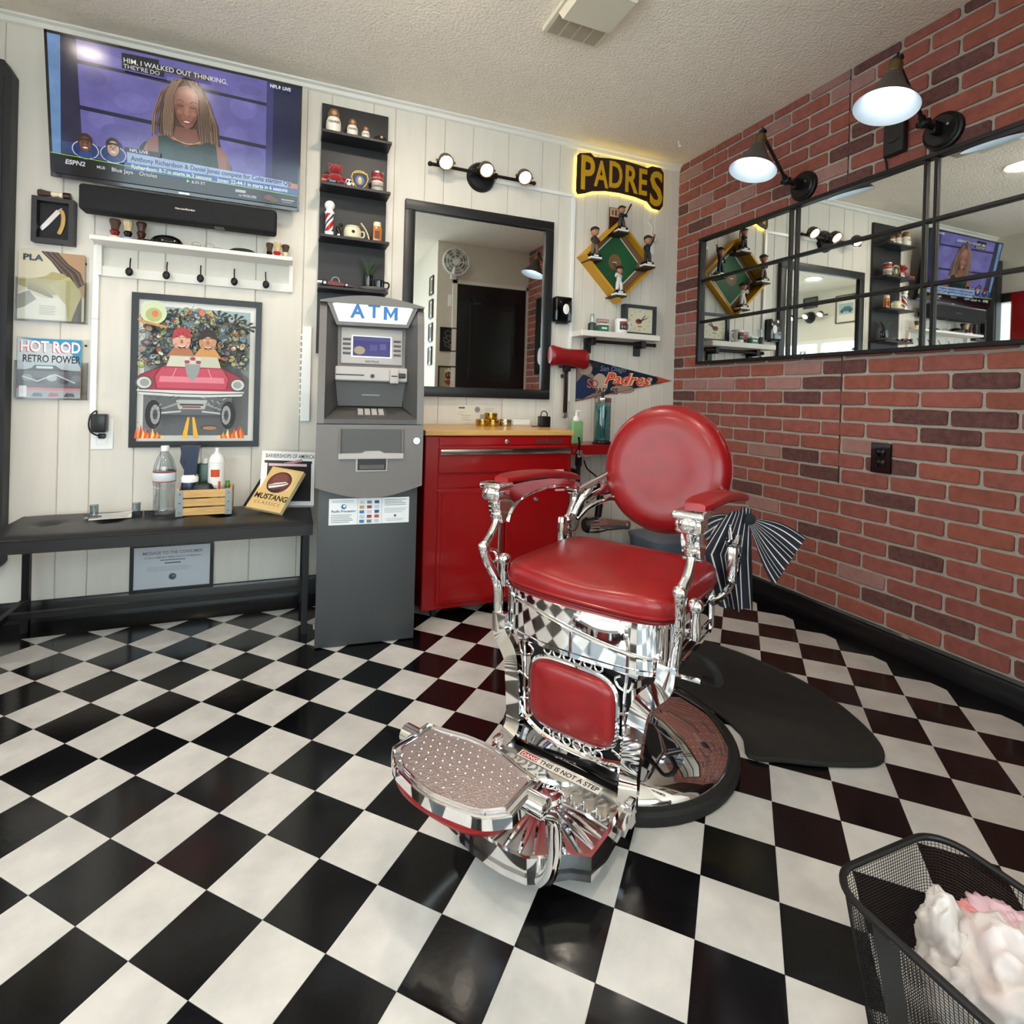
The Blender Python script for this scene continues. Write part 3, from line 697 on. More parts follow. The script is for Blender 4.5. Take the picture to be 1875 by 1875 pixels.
s.poly([(-w, .165), (-.06, .172), (-.02, .185), (.0, .205), (.04, .2), (.075, .17), (.105, .12), (.10, .07), (.06, .085), (.02, .11), (-.02, .10), (-.05, .12), (-w, .14)], '#a59b66')
s.poly([(-.02, .15), (.06, .19), (.1, .13), (.1, 0), (.06, 0), (.05, .07), (.02, .11)], '#b3aa75')
s.poly([(.07, 0), (.105, 0), (.105, .11), (.09, .07)], '#55503f')
for k in range(4): s.line([(-.08, .155 - k * .008), (-.03 + k * .01, .135 - k * .012), (-.015 + k * .013, .11 - k * .012)], .010, ('#a1935f', '#968757', '#8d7f52', '#807247')[k])
s.poly([(-.09, .13), (-.05, .10), (-.015, .09), (.02, .10), (.05, .07), (.055, 0), (-w, 0), (-w, .10)], '#dcd8c8'); s.poly([(-w, .10), (-.075, .12), (-.05, .085), (-.09, .05), (-w, .04)], '#8a8874')
s.lines(-.04, .02, .06, 6, .007, .002, '#8f8b7a'); s.txt('PLA', -.098, .247, .024, '#2c3a52', bold=.03, sx=1.15)
book('magazine', 'cream retro magazine in the upper acrylic holder', 'magazine', T(-.811, YW - .014, 1.28) @ BK, w, h, .008, pr_=s)
s = Print(); w, h = .108, .25
s.rect(-w, 0, w, h, '#b9c4c9'); s.poly([(-w, h), (w, h), (w, .13), (.06, .22), (-w, .25)], '#1b86b4'); s.poly([(-.1, .19), (.04, .215), (.085, .145), (-.1, .16)], '#c4ccd0')
s.txt('HOT ROD', -.103, .192, .044, '#b8485c', bold=.02, sx=.70); s.txt('HOT ROD', -.100, .195, .044, '#f4f2ee', bold=.02, sx=.70)
s.txt('RETRO POWER', -.092, .150, .030, '#14161c', bold=.02, sx=.66)
s.rect(-w, .04, w, .118, '#5d6063'); s.poly([(-.06, .125), (-.05, .138), (.02, .138), (.04, .122), (.09, .115), (-.1, .112)], '#1b1d22'); s.rect(-.045, .124, .012, .134, '#d6dde2')
for k in range(5): s.ell(-.075 + k * .042, .085 - (k % 2) * .012, .018, .014, ('#8b8f93', '#3a3c40', '#b4b8bb', '#2a2c30', '#77797c')[k])
s.line([(-.09, .09), (-.04, .07), (.02, .1), (.09, .065)], .005, '#d4d8da'); s.rect(-w, .033, w, .043, '#d8848c'); s.rect(-w, 0, w, .033, '#a9aeb1'); s.rect(-.1, .004, -.075, .05, '#f2f2f2')
for k in range(3): s.poly([(-.06 + k * .055, .006), (-.02 + k * .055, .006), (-.025 + k * .055, .02), (-.05 + k * .055, .022)], ('#56686f', '#b05c70', '#3d4246')[k])
book('magazine', 'blue hot rod magazine in the lower acrylic holder', 'magazine', T(-.812, YW - .014, .951) @ BK, w, h, .008, pr_=s)

# white coat rack shelf
SHZ = 1.634
rk = thing('coat_rack_shelf', 'white wall shelf with a row of five black coat hooks', 'shelf', (-.26, YW, 0))
b = MB(); b.rbox(-.39, .39, -.14, 0, SHZ - .018, SHZ, .002, 1); b.build('shelf_board', 'white_paint', rk, smooth=0)
b = MB(); b.rbox(-.385, .385, -.016, 0, 1.488, 1.532, .002, 1); b.build('hook_rail', 'white_paint', rk, smooth=0)
for s_ in (-1, 1):
    MB().prism([(0, 1.49), (-.02, 1.49), (-.03, SHZ - .018), (0, SHZ - .018)], s_ * .385 - .009, s_ * .385 + .009, M=Matrix(((0, 0, 1, 0), (1, 0, 0, 0), (0, 1, 0, 0), (0, 0, 0, 1)))).build('end_bracket', 'white_paint', rk, smooth=0)
    b = MB(); b.rbox(s_ * .378 - .012, s_ * .378 + .012, -.012, 0, SHZ, SHZ + .03, .003, 1); o = b.build('screw_tab', 'white_paint', rk)
    MB().cyl((s_ * .378, -.0125, SHZ + .017), (s_ * .378, -.0155, SHZ + .017), .0045, n=10).build('screw', 'black_metal', o)
for xx in (-.528, -.389, -.256, -.118, .016):
    b = MB(); b.tube(smoothpath([(xx + .26 - .004, -.018, 1.575), (xx + .26 - .003, -.03, 1.55), (xx + .26, -.045, 1.525), (xx + .26, -.05, 1.512)]), .0028, 8)
    b.cyl((xx + .26, -.016, 1.512), (xx + .26, -.05, 1.512), .004); b.sphere((xx + .26, -.056, 1.509), .0155, (.95, .6, 1.2)); b.build('hook', 'black_metal', rk)
cd = thing('cable_cover', 'white vertical cable cover running down to the outlet beside the poster', 'cable cover', (-.659, YW, 0))
MB().rbox(-.012, .012, -.014, 0, .885, 1.62, .002, 1).build('channel', 'white_gloss', cd, smooth=0); MB().box(-.0125, .0125, -.0146, 0, 1.298, 1.3).build('joint', 'panel_groove', cd, smooth=0)
ot = thing('wall_outlet', 'white double outlet plate under the cable cover', 'outlet', (-.625, YW, .797))
MB(BK).rbox(-.041, .041, -.068, .068, 0, .006, .002, 1).build('cover_plate', 'white_gloss', ot, smooth=0); MB(BK).rbox(-.02, .02, -.045, -.012, .006, .009, .003, 2).build('socket', 'white_gloss', ot)
ad = thing('power_adapter', 'black power adapter plugged into the white outlet, cord looped', 'adapter', (-.628, YW - .006, .85))
MB(BK).rbox(-.027, .027, -.043, .036, 0, .05, .006, 2).build('brick_body', 'plastic_black', ad); MB(BK).tube(smoothpath([(-.01, .036, .03), (-.012, .05, .03), (-.03, .03, .035), (-.036, -.01, .035), (-.03, -.04, .03), (-.012, -.055, .025), (.002, -.06, .02)]), .0032, 8).build('cord', 'plastic_black', ad)
MB(BK).rbox(-.008, .02, -.072, -.05, 0.0, .022, .006, 2).build('plug', 'plastic_black', ad)

# ---- items on the rack
RY = YW - .075
def bx(px): return px
shaving_brush('shaving_brush', 'shaving brush with a dark red handle at the left end of the white rack', (-.578, RY, SHZ), .045, mat('dark_red', '#6d1420', .25, coat=.4), 'bristle_dark', .019, band='cream')
shaving_brush('shaving_brush', 'shaving brush with pale bristles and blue and black base on the rack', (-.531, RY, SHZ), .045, 'black_gloss', 'bristle', .017, band=mat('sky_blue', '#9ab7d4', .3))
shaving_brush('shaving_brush', 'all dark brown wooden shaving brush on the white rack', (-.482, RY, SHZ), .05, 'wood_dark', 'wood_dark', .018, bh=.04)
shaving_brush('shaving_brush', 'dark haired shaving brush with black handle, left of the right trio', (.028, RY + .01, SHZ), .03, 'black_gloss', 'bristle_dark', .014, bh=.04)
shaving_brush('shaving_brush', 'pale bristle shaving brush with bright red handle on the rack', (.062, RY - .005, SHZ), .03, mat('bright_red', '#b5121c', .3, coat=.3), 'bristle', .017, bh=.042)
shaving_brush('shaving_brush', 'shaving brush with cream handle at the right end of the rack', (.098, RY + .012, SHZ), .034, 'cream', 'bristle_dark', .016, bh=.036)
ct = thing('flat_cap', 'black leather newsboy cap lying on the white rack shelf', 'cap', (-.385, RY, SHZ))
MB().cushion((0, 0, 0), .062, .05, [(.8, 0), (1, .01), (1.0, .018), (.85, .032), (.55, .042), (.2, .045)], 2.2).build('crown', 'black_gloss', ct)
MB().cushion((-.06, -.015, 0), .035, .035, [(.9, 0.0), (1, .004), (.9, .010), (.4, .014)], 2.2).build('visor', 'black_gloss', ct)
gl = thing('spectacles', 'thin wire spectacles lying folded on the white rack shelf', 'glasses', (-.245, RY, SHZ))
for s_ in (-1, 1):
    c = [(s_ * .026 + .018 * math.cos(t), -.01 + .004 * math.sin(t * 2), .004 + .013 + .013 * math.sin(t)) for t in [2 * PI * i / 20 for i in range(20)]]
    MB().tube(c, .0012, 6, closed=True).build('lens_rim', 'steel', gl)
    MB().tube(smoothpath([(s_ * .044, -.01, .017), (s_ * .044 + .03, .02, .02), (s_ * .03 + .075, .03, .006), (s_ * .02 + .09, .035, .002)]), .0011, 6).build('temple', 'steel', gl)
MB().tube(smoothpath([(-.008, -.01, .018), (0, -.011, .022), (.008, -.01, .018)]), .0012, 6).build('bridge', 'steel', gl)
cl_ = thing('folded_cloth', 'dark green crumpled cloth cap on the white rack shelf', 'cloth', (-.085, RY, SHZ))
MB().cushion((0, 0, 0), .058, .04, [(.9, 0), (1, .006), (.95, .014), (.7, .022), (.35, .026), (.1, .024)], 2.1, n=28).build('cloth_body', mat('dark_green', '#1d2a1c', .85, bump=(60, .5, .01)), cl_)
MB().cushion((.055, -.01, 0), .03, .02, [(.9, 0), (1, .003), (.6, .009), (.2, .010)], 2.0, n=20).build('cloth_tail', 'dark_green', cl_)

# ================================================================== framed poster: red hot rod, flames, crowd
po = thing('framed_poster', 'black framed cartoon poster of a red hot rod with flaming tyres', 'poster', (-.262, YW, 1.083))
w, h = .262, .345
b = MB(BK); b.box(-w, w, h - .027, h, 0, .022); b.box(-w, w, -h, -h + .027, 0, .022); b.box(-w, -w + .025, -h + .027, h - .027, 0, .022); b.box(w - .025, w, -h + .027, h - .027, 0, .022); b.build('frame', mat('frame_black', '#121214', .35), po, smooth=0)
MB(BK).box(-w + .025, w - .025, -h + .027, h - .027, 0, .006).build('mount', mat('paper_white', '#e9e6df', .6), po, smooth=0)
s = Print(BK @ T(0, 0, .006)); W2, H2 = .213, .292
s.rect(-W2, -H2, W2, H2, '#8f9a98'); s.rect(-W2, .10, W2, H2, '#9db3b8')
s.poly([(-W2, -.02), (-.08, .08), (.08, .08), (W2, -.02), (W2, -H2), (-W2, -H2)], '#77797b')
rp = random.Random(5)
for cx, cy in ((-.16, .25), (-.09, .255), (.15, .25), (.19, .22), (.08, .26)):
    for k in range(9):
        t = k / 9 * 2 * PI; s.poly([(cx, cy), (cx + .05 * math.cos(t), cy + .035 * math.sin(t)), (cx + .045 * math.cos(t + .35), cy + .03 * math.sin(t + .35))], ('#3f4a35', '#2f3829')[k % 2])
s.poly([(-.04, .26), (.05, .285), (.09, .22), (.0, .20)], '#d8c35e')
pal = ['#7f8f86', '#a9a37c', '#4f6d8e', '#b4796a', '#c9b98d', '#6d5b4d', '#8c9a5a', '#5a6670', '#c7705c', '#9fb0b8', '#d3cbb4', '#3c4648']
for k in range(360):
    a = rp.uniform(-.205, .205); q = rp.uniform(.04, .25) - abs(a) * .25 + .03; e1, e2, ro = rp.uniform(.004, .016), rp.uniform(.005, .018), rp.uniform(0, 3)
    s.ell(a, q, e1 + .002, e2 + .002, '#262a2b', 8, ro); s.ell(a, q, e1, e2, rp.choice(pal), 8, ro); s.ell(a + .002, q + .003, e1 * .5, e2 * .45, rp.choice(pal), 7, ro)
for k in range(140):
    a = rp.uniform(-.2, .2); q = rp.uniform(.05, .24) - abs(a) * .25 + .03
    s.line([(a, q), (a + rp.uniform(-.02, .02), q + rp.uniform(-.02, .02)), (a + rp.uniform(-.03, .03), q + rp.uniform(-.03, .03))], .0016, '#23282a')
s.ell(-.15, .245, .048, .05, '#c3cdaa'); s.ell(-.15, .235, .03, .03, '#a6ab6d'); s.ell(-.145, .24, .012, .014, '#cf6d4a'); s.poly([(-.21, .215), (-.1, .19), (-.1, .18), (-.2, .2)], '#b98848')
for cx, hc, sc in ((-.045, '#a8343c', '#cf9b84'), (.055, '#2a211d', '#b98461')):
    s.ell(cx, .13, .034, .042, sc); s.poly([(cx - .036, .135), (cx - .03, .175), (cx, .19), (cx + .03, .18), (cx + .036, .14), (cx, .155)], hc); s.poly([(cx - .055, .06), (cx - .03, .10), (cx + .03, .10), (cx + .055, .06)], '#c08a4c' if cx > 0 else '#a3684a')
    for e in (-.012, .013): s.ell(cx + e, .137, .0045, .0035, '#ded6c4', 8); s.ell(cx + e + .001, .1365, .002, .0025, '#181410', 8); s.line([(cx + e - .008, .146), (cx + e, .149 - abs(e) * .2), (cx + e + .008, .145)], .0022, '#241a16')
    s.poly([(cx - .003, .135), (cx + .004, .135), (cx + .007, .12), (cx - .005, .12)], '#8f6248'); s.poly([(cx - .018, .112), (cx, .104), (cx + .02, .114), (cx + .014, .100), (cx - .010, .098)], '#57231e'); s.line([(cx - .014, .109), (cx + .002, .104), (cx + .016, .110)], .003, '#e6dcc8')
    for k in range(10): ang = rp.uniform(0, 6.28); s.line([(cx + .02 * math.cos(ang), .13 + .028 * math.sin(ang)), (cx + .033 * math.cos(ang + .2), .13 + .04 * math.sin(ang + .2))], .0014, '#4a3226')
s.poly([(-.1, .015), (-.085, .065), (.095, .065), (.11, .015)], '#b8b7a4'); s.poly([(-.095, .018), (-.082, .06), (-.03, .06), (-.03, .018)], '#c4c2b0')
# car body
s.poly([(-.205, -.035), (-.19, -.02), (-.11, .018), (.11, .018), (.19, -.02), (.205, -.035), (.195, -.085), (-.195, -.085)], '#9c3040')
s.poly([(-.115, .012), (.115, .012), (.14, -.03), (.13, -.075), (-.13, -.075), (-.14, -.03)], '#b8465a'); s.poly([(-.12, -.025), (.12, -.025), (.125, -.05), (-.125, -.05)], '#d07a88')
s.poly([(-.03, .03), (.03, .03), (.022, -.015), (0, -.045), (-.022, -.015)], '#8c8f8f')
for k in range(6): s.ell(-.022 + (k % 3) * .022, .04 + (k // 3) * .014, .010, .008, ('#9d3346', '#c8c4be')[k % 2], 10)
for s_ in (-1, 1):
    s.ell(s_ * .178, -.055, .032, .03, '#4b4d4e'); s.ell(s_ * .178, -.055, .026, .024, '#c2c4c0'); s.ell(s_ * .176, -.055, .017, .016, '#8f9290')
s.poly([(-.205, -.085), (.205, -.085), (.195, -.105), (.06, -.112), (-.06, -.112), (-.195, -.105)], '#c6c8c6'); s.line([(-.2, -.093), (-.06, -.1), (.06, -.1), (.2, -.093)], .004, '#3d4041')
s.poly([(-.16, -.112), (.16, -.112), (.13, -.19), (-.13, -.19)], '#5b5f60'); s.poly([(-.06, -.125), (.06, -.125), (.05, -.165), (-.05, -.165)], '#a9abaa'); s.rect(-.045, -.15, .045, -.142, '#3a3c3d'); s.rect(-.035, -.16, .035, -.153, '#8c3a34')
for s_ in (-1, 1):
    s.line([(s_ * .05, -.14), (s_ * .12, -.17)], .008, '#8b8e8d'); s.line([(s_ * .04, -.175), (s_ * .13, -.185)], .007, '#b7b9b8')
    s.ell(s_ * .142, -.19, .03, .062, '#1d1e1f'); s.ell(s_ * .135, -.19, .018, .042, '#9c9d9c'); s.ell(s_ * .135, -.19, .009, .022, '#3c3d3e')
    for k in range(12):
        fx = s_ * (.2 - k * .0085); fh = .04 + .035 * ((k * 7) % 5) / 5 - k * .0035
        s.poly([(fx - .009, -H2), (fx + .009, -H2), (fx + .003 * s_, -H2 + max(fh, .012))], ('#d5572a', '#e48a35', '#c23d20', '#efc766')[k % 4])
for x_ in (-.025, .02): s.poly([(x_ - .010, -H2), (x_ + .010, -H2), (x_ * .4 + .004, -.2), (x_ * .4 - .004, -.2)], '#e0a92e')
s.ell(.07, -.245, .035, .012, '#4a3d33'); s.ell(.072, -.247, .028, .008, '#a37a55')
for s_ in (-1, 1):
    s.line([(s_ * .205, -.035), (s_ * .19, -.02), (s_ * .11, .018)], .0022, '#2a1518'); s.line([(s_ * .12, .012), (s_ * .142, -.03), (s_ * .132, -.078)], .002, '#4c1a22'); s.line([(s_ * .06, .012), (s_ * .075, -.03)], .0016, '#e7b9bf')
    for k in range(16): xx = s_ * rp.uniform(.03, .15); yy = rp.uniform(-.19, -.115); s.line([(xx, yy), (xx + rp.uniform(-.02, .02), yy + rp.uniform(-.012, .012))], .0018, rp.choice(('#1e2122', '#c9cbc9', '#3b4041')))
    for k in range(10): ang = k * .63; s.line([(s_ * .135 + .004 * math.cos(ang), -.19 + .01 * math.sin(ang)), (s_ * .135 + .016 * math.cos(ang), -.19 + .038 * math.sin(ang))], .0014, '#5f6161')
for k in range(60): xx = rp.uniform(-.2, .2); yy = rp.uniform(-.29, -.2); s.line([(xx, yy), (xx + rp.uniform(-.012, .012), yy + rp.uniform(-.004, .006))], .0012, rp.choice(('#4d4f50', '#8f9192', '#5c5e5f')))
s.build('poster_print', 'print', po, smooth=0)
pane_mat('frame_glass', '#fbfbfb', 0.03)

# ================================================================== black display shelf unit
su = thing('display_shelf', 'tall narrow black wall shelf with four ledges above the cash machine', 'shelf', (.41, YW, 0))
MB().box(-.162, .162, -.02, 0, 1.2, 2.438).build('back_panel', mat('shelf_black', '#1d1d20', .45, noise=(9, .1)), su, smooth=0)
LED = [2.262, 2.013, 1.764, 1.518]
for z in LED: MB().rbox(-.165, .165, -.135, -.02, z - .014, z, .0015, 1).build('ledge', 'shelf_black', su, smooth=0)
SY = YW - .085
def doll(label, x, z, h, y=SY):
    t = thing('nesting_doll', label, 'doll', (x, y, z), 0, 'white and brown nesting dolls')
    r = h * .27
    MB().lathe([(0, 0), (r * .7, 0), (r * .9, h * .03), (r * 1.05, h * .25), (r, h * .5), (r * .82, h * .62)], 24).build('lower_body', mat('doll_white', '#e4ded2', .3), t)
    MB().lathe([(r * .83, h * .60), (r * .8, h * .7), (r * .78, h * .82), (r * .55, h * .95), (0, h)], 24).build('head', mat('doll_brown', '#7b5536', .35), t)
    MB(T(0, -r * .70, h * .76) @ BK).lathe([(0, .0), (r * .36, 0), (r * .3, r * .14), (0, r * .2)], 16).build('face', mat('skin_doll', '#b98d68', .5), t)
    MB(T(0, -r * 1.055, h * .35) @ BK).text('PADRES', 0, 0, h * .08, align='CENTER', bold=.02).build('chest_lettering', mat('brown_ink', '#4a2b1c', .6), t, smooth=0)
doll('largest white and brown baseball nesting doll at the left of the top ledge', .300, LED[0], .125)
doll('medium white and brown baseball nesting doll on the top ledge', .388, LED[0], .095)
doll('smallest white and brown baseball nesting doll on the top ledge', .452, LED[0], .072)
c = thing('baseball_cap', 'small dark baseball cap with a yellow badge on the top ledge', 'cap', (.523, SY, LED[0]))
MB().lathe([(.036, 0), (.036, .01), (.032, .024), (.02, .034), (0, .037)], 20, sx=1.0).build('crown', mat('cap_dark', '#1f1d1c', .8), c)
MB().cushion((.006, -.032, 0), .030, .022, [(.9, 0), (1, .003), (.9, .007), (.3, .009)], 2.2, n=20).build('visor', 'cap_dark', c)
MB(T(.003, -.034, .02) @ BK).lathe([(0, 0), (.007, 0), (.006, .002), (0, .0025)], 12).build('badge', mat('yellow_badge', '#b29a3d', .5), c)
# second ledge
z = LED[1]
c = thing('plush_toy', 'red plush bear sitting on the second black ledge', 'toy', (.315, SY + .01, z))
red = mat('red_plush', '#8b0f17', .95, bump=(200, .6, .004), sheen=.5)
b = MB(); b.sphere((0, 0, .035), .034, (1.1, .9, 1.0)); b.sphere((0, -.004, .082), .029, (1.15, .9, .95)); b.build('body', red, c)
for s_ in (-1, 1):
    MB().sphere((s_ * .025, 0, .103), .011).build('ear', red, c); MB().sphere((s_ * .03, -.028, .014), .015, (.9, 1.5, .9)).build('leg', red, c); MB().sphere((s_ * .042, -.012, .042), .012, (1.5, .9, .9)).build('arm', red, c)
MB().sphere((0, -.03, .078), .013, (1.2, .8, .9)).build('muzzle', red, c)
c = thing('toy_racer', 'blue toy car with an orange nose at the left end of the second ledge', 'toy', (.283, SY - .035, z))
MB().rbox(-.018, .045, -.01, .01, .004, .014, .003).build('body', mat('toy_blue', '#5b7796', .4), c); MB().cyl((-.034, 0, .011), (-.016, 0, .011), .009, .008).build('nose', mat('toy_orange', '#e0512c', .4), c)
for xx in (-.005, .035):
    for s_ in (-1, 1): MB().cyl((xx, s_ * .009, .006), (xx, s_ * .013, .006), .006, n=12).build('wheel', 'black_rubber', c)
c = thing('skull_figurine', 'small white skull figurine beside the badge on the second ledge', 'figurine', (.375, SY - .03, z))
b = MB(); b.sphere((0, 0, .022), .017, (1, .9, .85)); b.rbox(-.009, .009, -.015, .004, .0, .012, .003); b.build('skull', mat('bone', '#d9d6cf', .5), c)
for s_ in (-1, 1): MB().sphere((s_ * .007, -.0135, .021), .005).build('eye_socket', 'black_satin', c)
MB().tube(smoothpath([(.012, -.006, .012), (.022, -.008, .014), (.02, -.008, .004)]), .004).build('jaw_bone', 'bone', c)
c = thing('police_badge_plaque', 'shield shaped black and gold police patch plaque on the second ledge', 'plaque', (.428, SY - .012, z))
pl = [(-.036, .075), (-.02, .088), (0, .092), (.02, .088), (.036, .075), (.042, .055), (.034, .03), (.018, .008), (0, 0), (-.018, .008), (-.034, .03), (-.042, .055)]
MB(BK).prism(pl, 0, .008).build('shield', mat('badge_gold', '#b89a3e', .4), c, smooth=0)
s = Print(BK @ T(0, 0, .008)); s.poly([(x * .88, .046 + (y - .046) * .9) for x, y in pl], '#15171c'); s.ell(0, .042, .022, .024, '#48629c'); s.ell(0, .042, .010, .018, '#c9a24e'); s.ell(0, .05, .006, .006, '#d9c07a')
for k in range(9): a = -.030 + k * .0075; s.rect(a, .070 + .008 * math.cos(a * 40), a + .005, .077 + .008 * math.cos(a * 40), '#c6a848')
s.build('shield_print', 'print', c, smooth=0)
def can(name, label, loc, r, h, bands, cat='can', lid='steel', group=None):
    t = thing(name, label, cat, loc, 0, group)
    MB().lathe([(0, 0), (r, 0), (r, .002), (r * .97, .004), (r * .97, h - .004), (r, h - .002), (r, h), (r * .93, h), (r * .93, h - .003), (0, h - .003)], 28).build('tin', lid, t)
    b = MB()
    for z0, z1, col in bands: b.lathe([(r * .972, h * z0), (r * .98, h * z0 + .0005), (r * .98, h * z1 - .0005), (r * .972, h * z1)], 28, col=col)
    b.build('label_wrap', 'print', t); return t
can('coffee_can', 'red and silver tin can with printed label on the second ledge', (.514, SY - .01, z), .030, .098, [(.06, .45, '#a9a39b'), (.45, .52, '#d9d2c6'), (.52, .92, '#8f1e22'), (.62, .72, '#d8c9b4'), (.2, .3, '#8f8a83')])
# third ledge
z = LED[2]
t = thing('barber_pole', 'miniature striped barber pole with a white globe on the third ledge', 'barber pole', (.292, SY, z))
MB().lathe([(0, 0), (.023, 0), (.024, .006), (.02, .012), (.022, .024), (0, .026)], 24).build('base', 'white_gloss', t)
b = MB(); n = 30; rows = [[(.0185 * math.cos(2 * PI * i / n + k * .35), .0185 * math.sin(2 * PI * i / n + k * .35), .024 + k * .008) for i in range(n)] for k in range(12)]
b.surf(rows, closed=True, colf=lambda i, j: ('#b51f24', '#b51f24', '#e9e6e0', '#27455e', '#e9e6e0')[(j * 10 // n) % 5]); b.build('striped_column', 'print_gloss', t)
MB().lathe([(.0, .11), (.021, .11), (.023, .116), (.019, .124), (.014, .13), (.016, .134)], 24).sphere((0, 0, .152), .024).build('globe_top', 'white_gloss', t)
t = thing('ornate_figurine', 'small dark metal horse rider figurine behind the soap mug', 'figurine', (.335, SY + .015, z))
b = MB(); b.rbox(-.018, .018, -.01, .01, 0, .006, .002); b.tube(smoothpath([(0, 0, .006), (.004, 0, .03), (-.004, 0, .05), (.008, 0, .066)]), [.008] * 4 + [.01] * 6 + [.009] * 5 + [.006] * 4, 8); b.sphere((.012, 0, .07), .009); b.tube(smoothpath([(0, 0, .045), (.018, 0, .04), (.022, 0, .055)]), .003); b.build('figure', mat('dark_bronze', '#322c28', .4, .6), t)
t = thing('dice', 'small white dice cube beside the soap mug', 'dice', (.334, SY - .03, z)); MB().rbox(-.006, .006, -.006, .006, 0, .012, .0015).build('cube_body', 'white_gloss', t); MB().cyl((0, -.006, .006), (0, -.0063, .006), .0015, n=8).build('pip', 'black_satin', t)
t = thing('shaving_mug', 'cream ceramic shaving mug with crest on the third ledge', 'mug', (.400, SY - .01, z))
MB().lathe([(0, 0), (.036, 0), (.041, .006), (.042, .04), (.038, .05), (.036, .052), (.034, .048), (.033, .02), (0, .018)], 28).build('bowl', mat('mug_cream', '#d6cfb2', .3, coat=.3), t)
MB().lathe([(.033, .05), (.036, .056), (.032, .062), (.0, .064)], 28).build('lid', 'mug_cream', t)
MB(T(0, -.0422, .028) @ BK).lathe([(0, 0), (.008, 0), (.007, .001), (0, .0012)], 14).build('crest', 'dark_green', t); MB().tube(smoothpath([(.04, 0, .042), (.055, 0, .04), (.055, 0, .018), (.041, 0, .014)]), .004).build('handle', 'mug_cream', t)
t = thing('straight_razor', 'cream handled straight razor standing against the third ledge back', 'razor', (.465, SY, z))
MB().tube(smoothpath([(.018, 0, .002), (.012, .004, .03), (.0, .012, .06), (-.018, .022, .088), (-.02, .024, .092)]), [.008] * 22 + [.006] * 3, 10, flat=.5).build('scale_handle', mat('ivory', '#ded0a0', .35), t); MB().cyl((.010, -.004, .03), (.010, -.009, .03), .002, n=8).build('pivot_pin', 'steel', t)
t = thing('cologne_bottle', 'orange cologne bottle with pale cap on the third ledge', 'bottle', (.518, SY - .012, z))
MB().rbox(-.021, .021, -.014, .014, 0, .075, .004).build('bottle_body', mat('amber', '#b5681f', .15, coat=.5), t); MB().lathe([(.018, .075), (.019, .078), (.019, .097), (.016, .099), (0, .099)], 20).build('cap', 'cream', t); MB(T(0, -.0142, .035) @ BK).box(-.012, .012, -.02, .02, 0, .0005).build('label_patch', mat('amber_dark', '#5a2c10', .4), t, smooth=0)
# bottom ledge
z = LED[3]
t = thing('model_car', 'black and red model dragster car on the lowest black ledge', 'model car', (.325, SY - .03, z))
MB().prism([(-.07, .008), (-.05, .02), (-.02, .026), (.0, .024), (.03, .02), (.075, .012), (.085, .006), (-.07, .006)], -.012, .012, M=BK @ T(0, 0, 0)).build('body', mat('car_red', '#6f1a1f', .25, coat=.5), t, smooth=0)
MB().rbox(-.085, -.045, -.02, .02, .012, .022, .004).build('rear_wing', 'white_gloss', t); MB().tube(smoothpath([(-.02, 0, .026), (-.01, 0, .045), (.01, 0, .046), (.02, 0, .024)]), .002).build('roll_bar', 'steel', t)
for xx, rr in ((-.05, .013), (.05, .010)):
    for s_ in (-1, 1):
        o = MB().cyl((xx, s_ * .014, rr), (xx, s_ * .026, rr), rr, n=16).build('wheel', 'black_rubber', t); MB().cyl((xx, s_ * .0265, rr), (xx, s_ * .0275, rr), rr * .55, n=12).build('hub', 'chrome_soft', o)
t = thing('saucer', 'pale oval saucer under the black mug on the lowest ledge', 'saucer', (.510, SY - .01, z))
MB().lathe([(0, .003), (.035, .003), (.04, 0), (.045, 0), (.07, .010), (.074, .013), (.07, .014), (.045, .006), (0, .006)], 32, sx=1, sy=.85).build('dish', mat('saucer_grey', '#9b968d', .3), t)
t = thing('black_mug', 'black coffee mug on the pale saucer', 'mug', (.535, SY - .012, z + .006))
MB().lathe([(0, 0), (.024, 0), (.026, .004), (.027, .05), (.025, .052), (.024, .05), (.023, .008), (0, .006)], 24).build('cup', 'black_gloss', t); MB().tube(smoothpath([(.026, -.004, .042), (.044, -.006, .04), (.048, -.006, .026), (.04, -.006, .012), (.026, -.004, .012)]), .0045).build('handle', 'black_gloss', t)
t = thing('potted_plant', 'small spiky green plant in a black glass pot on the lowest ledge', 'plant', (.487, SY + .02, z + .006))
MB().lathe([(0, 0), (.02, 0), (.022, .004), (.024, .075), (.021, .076), (.02, .06), (0, .058)], 20).build('pot', 'black_gloss', t)
rp = random.Random(3)
for k in range(16):
    a = k * 2.4; r_ = .03 + .045 * (k % 4) / 3; hgt = .065 + .045 * rp.random()
    p = smoothpath([(0, 0, .06), (math.cos(a) * r_ * .5, math.sin(a) * r_ * .4, .06 + hgt * .6), (math.cos(a) * r_ * 1.3, math.sin(a) * r_ * .6, .06 + hgt)], 4)
    MB().tube(p, [.0045 * (1 - i / len(p)) + .0007 for i in range(len(p))], 5, flat=.4).build('leaf', mat('leaf_green', '#3a4f35', .6), t)
t = thing('brass_trinket', 'small brass trinket on the saucer', 'trinket', (.478, SY - .035, z + .0065)); MB().lathe([(0, 0), (.012, 0), (.013, .006), (.008, .012), (0, .014)], 16).build('trinket_body', 'bronze', t)
MB().sphere((0, 0, .016), .004).build('finial', 'bronze', t)

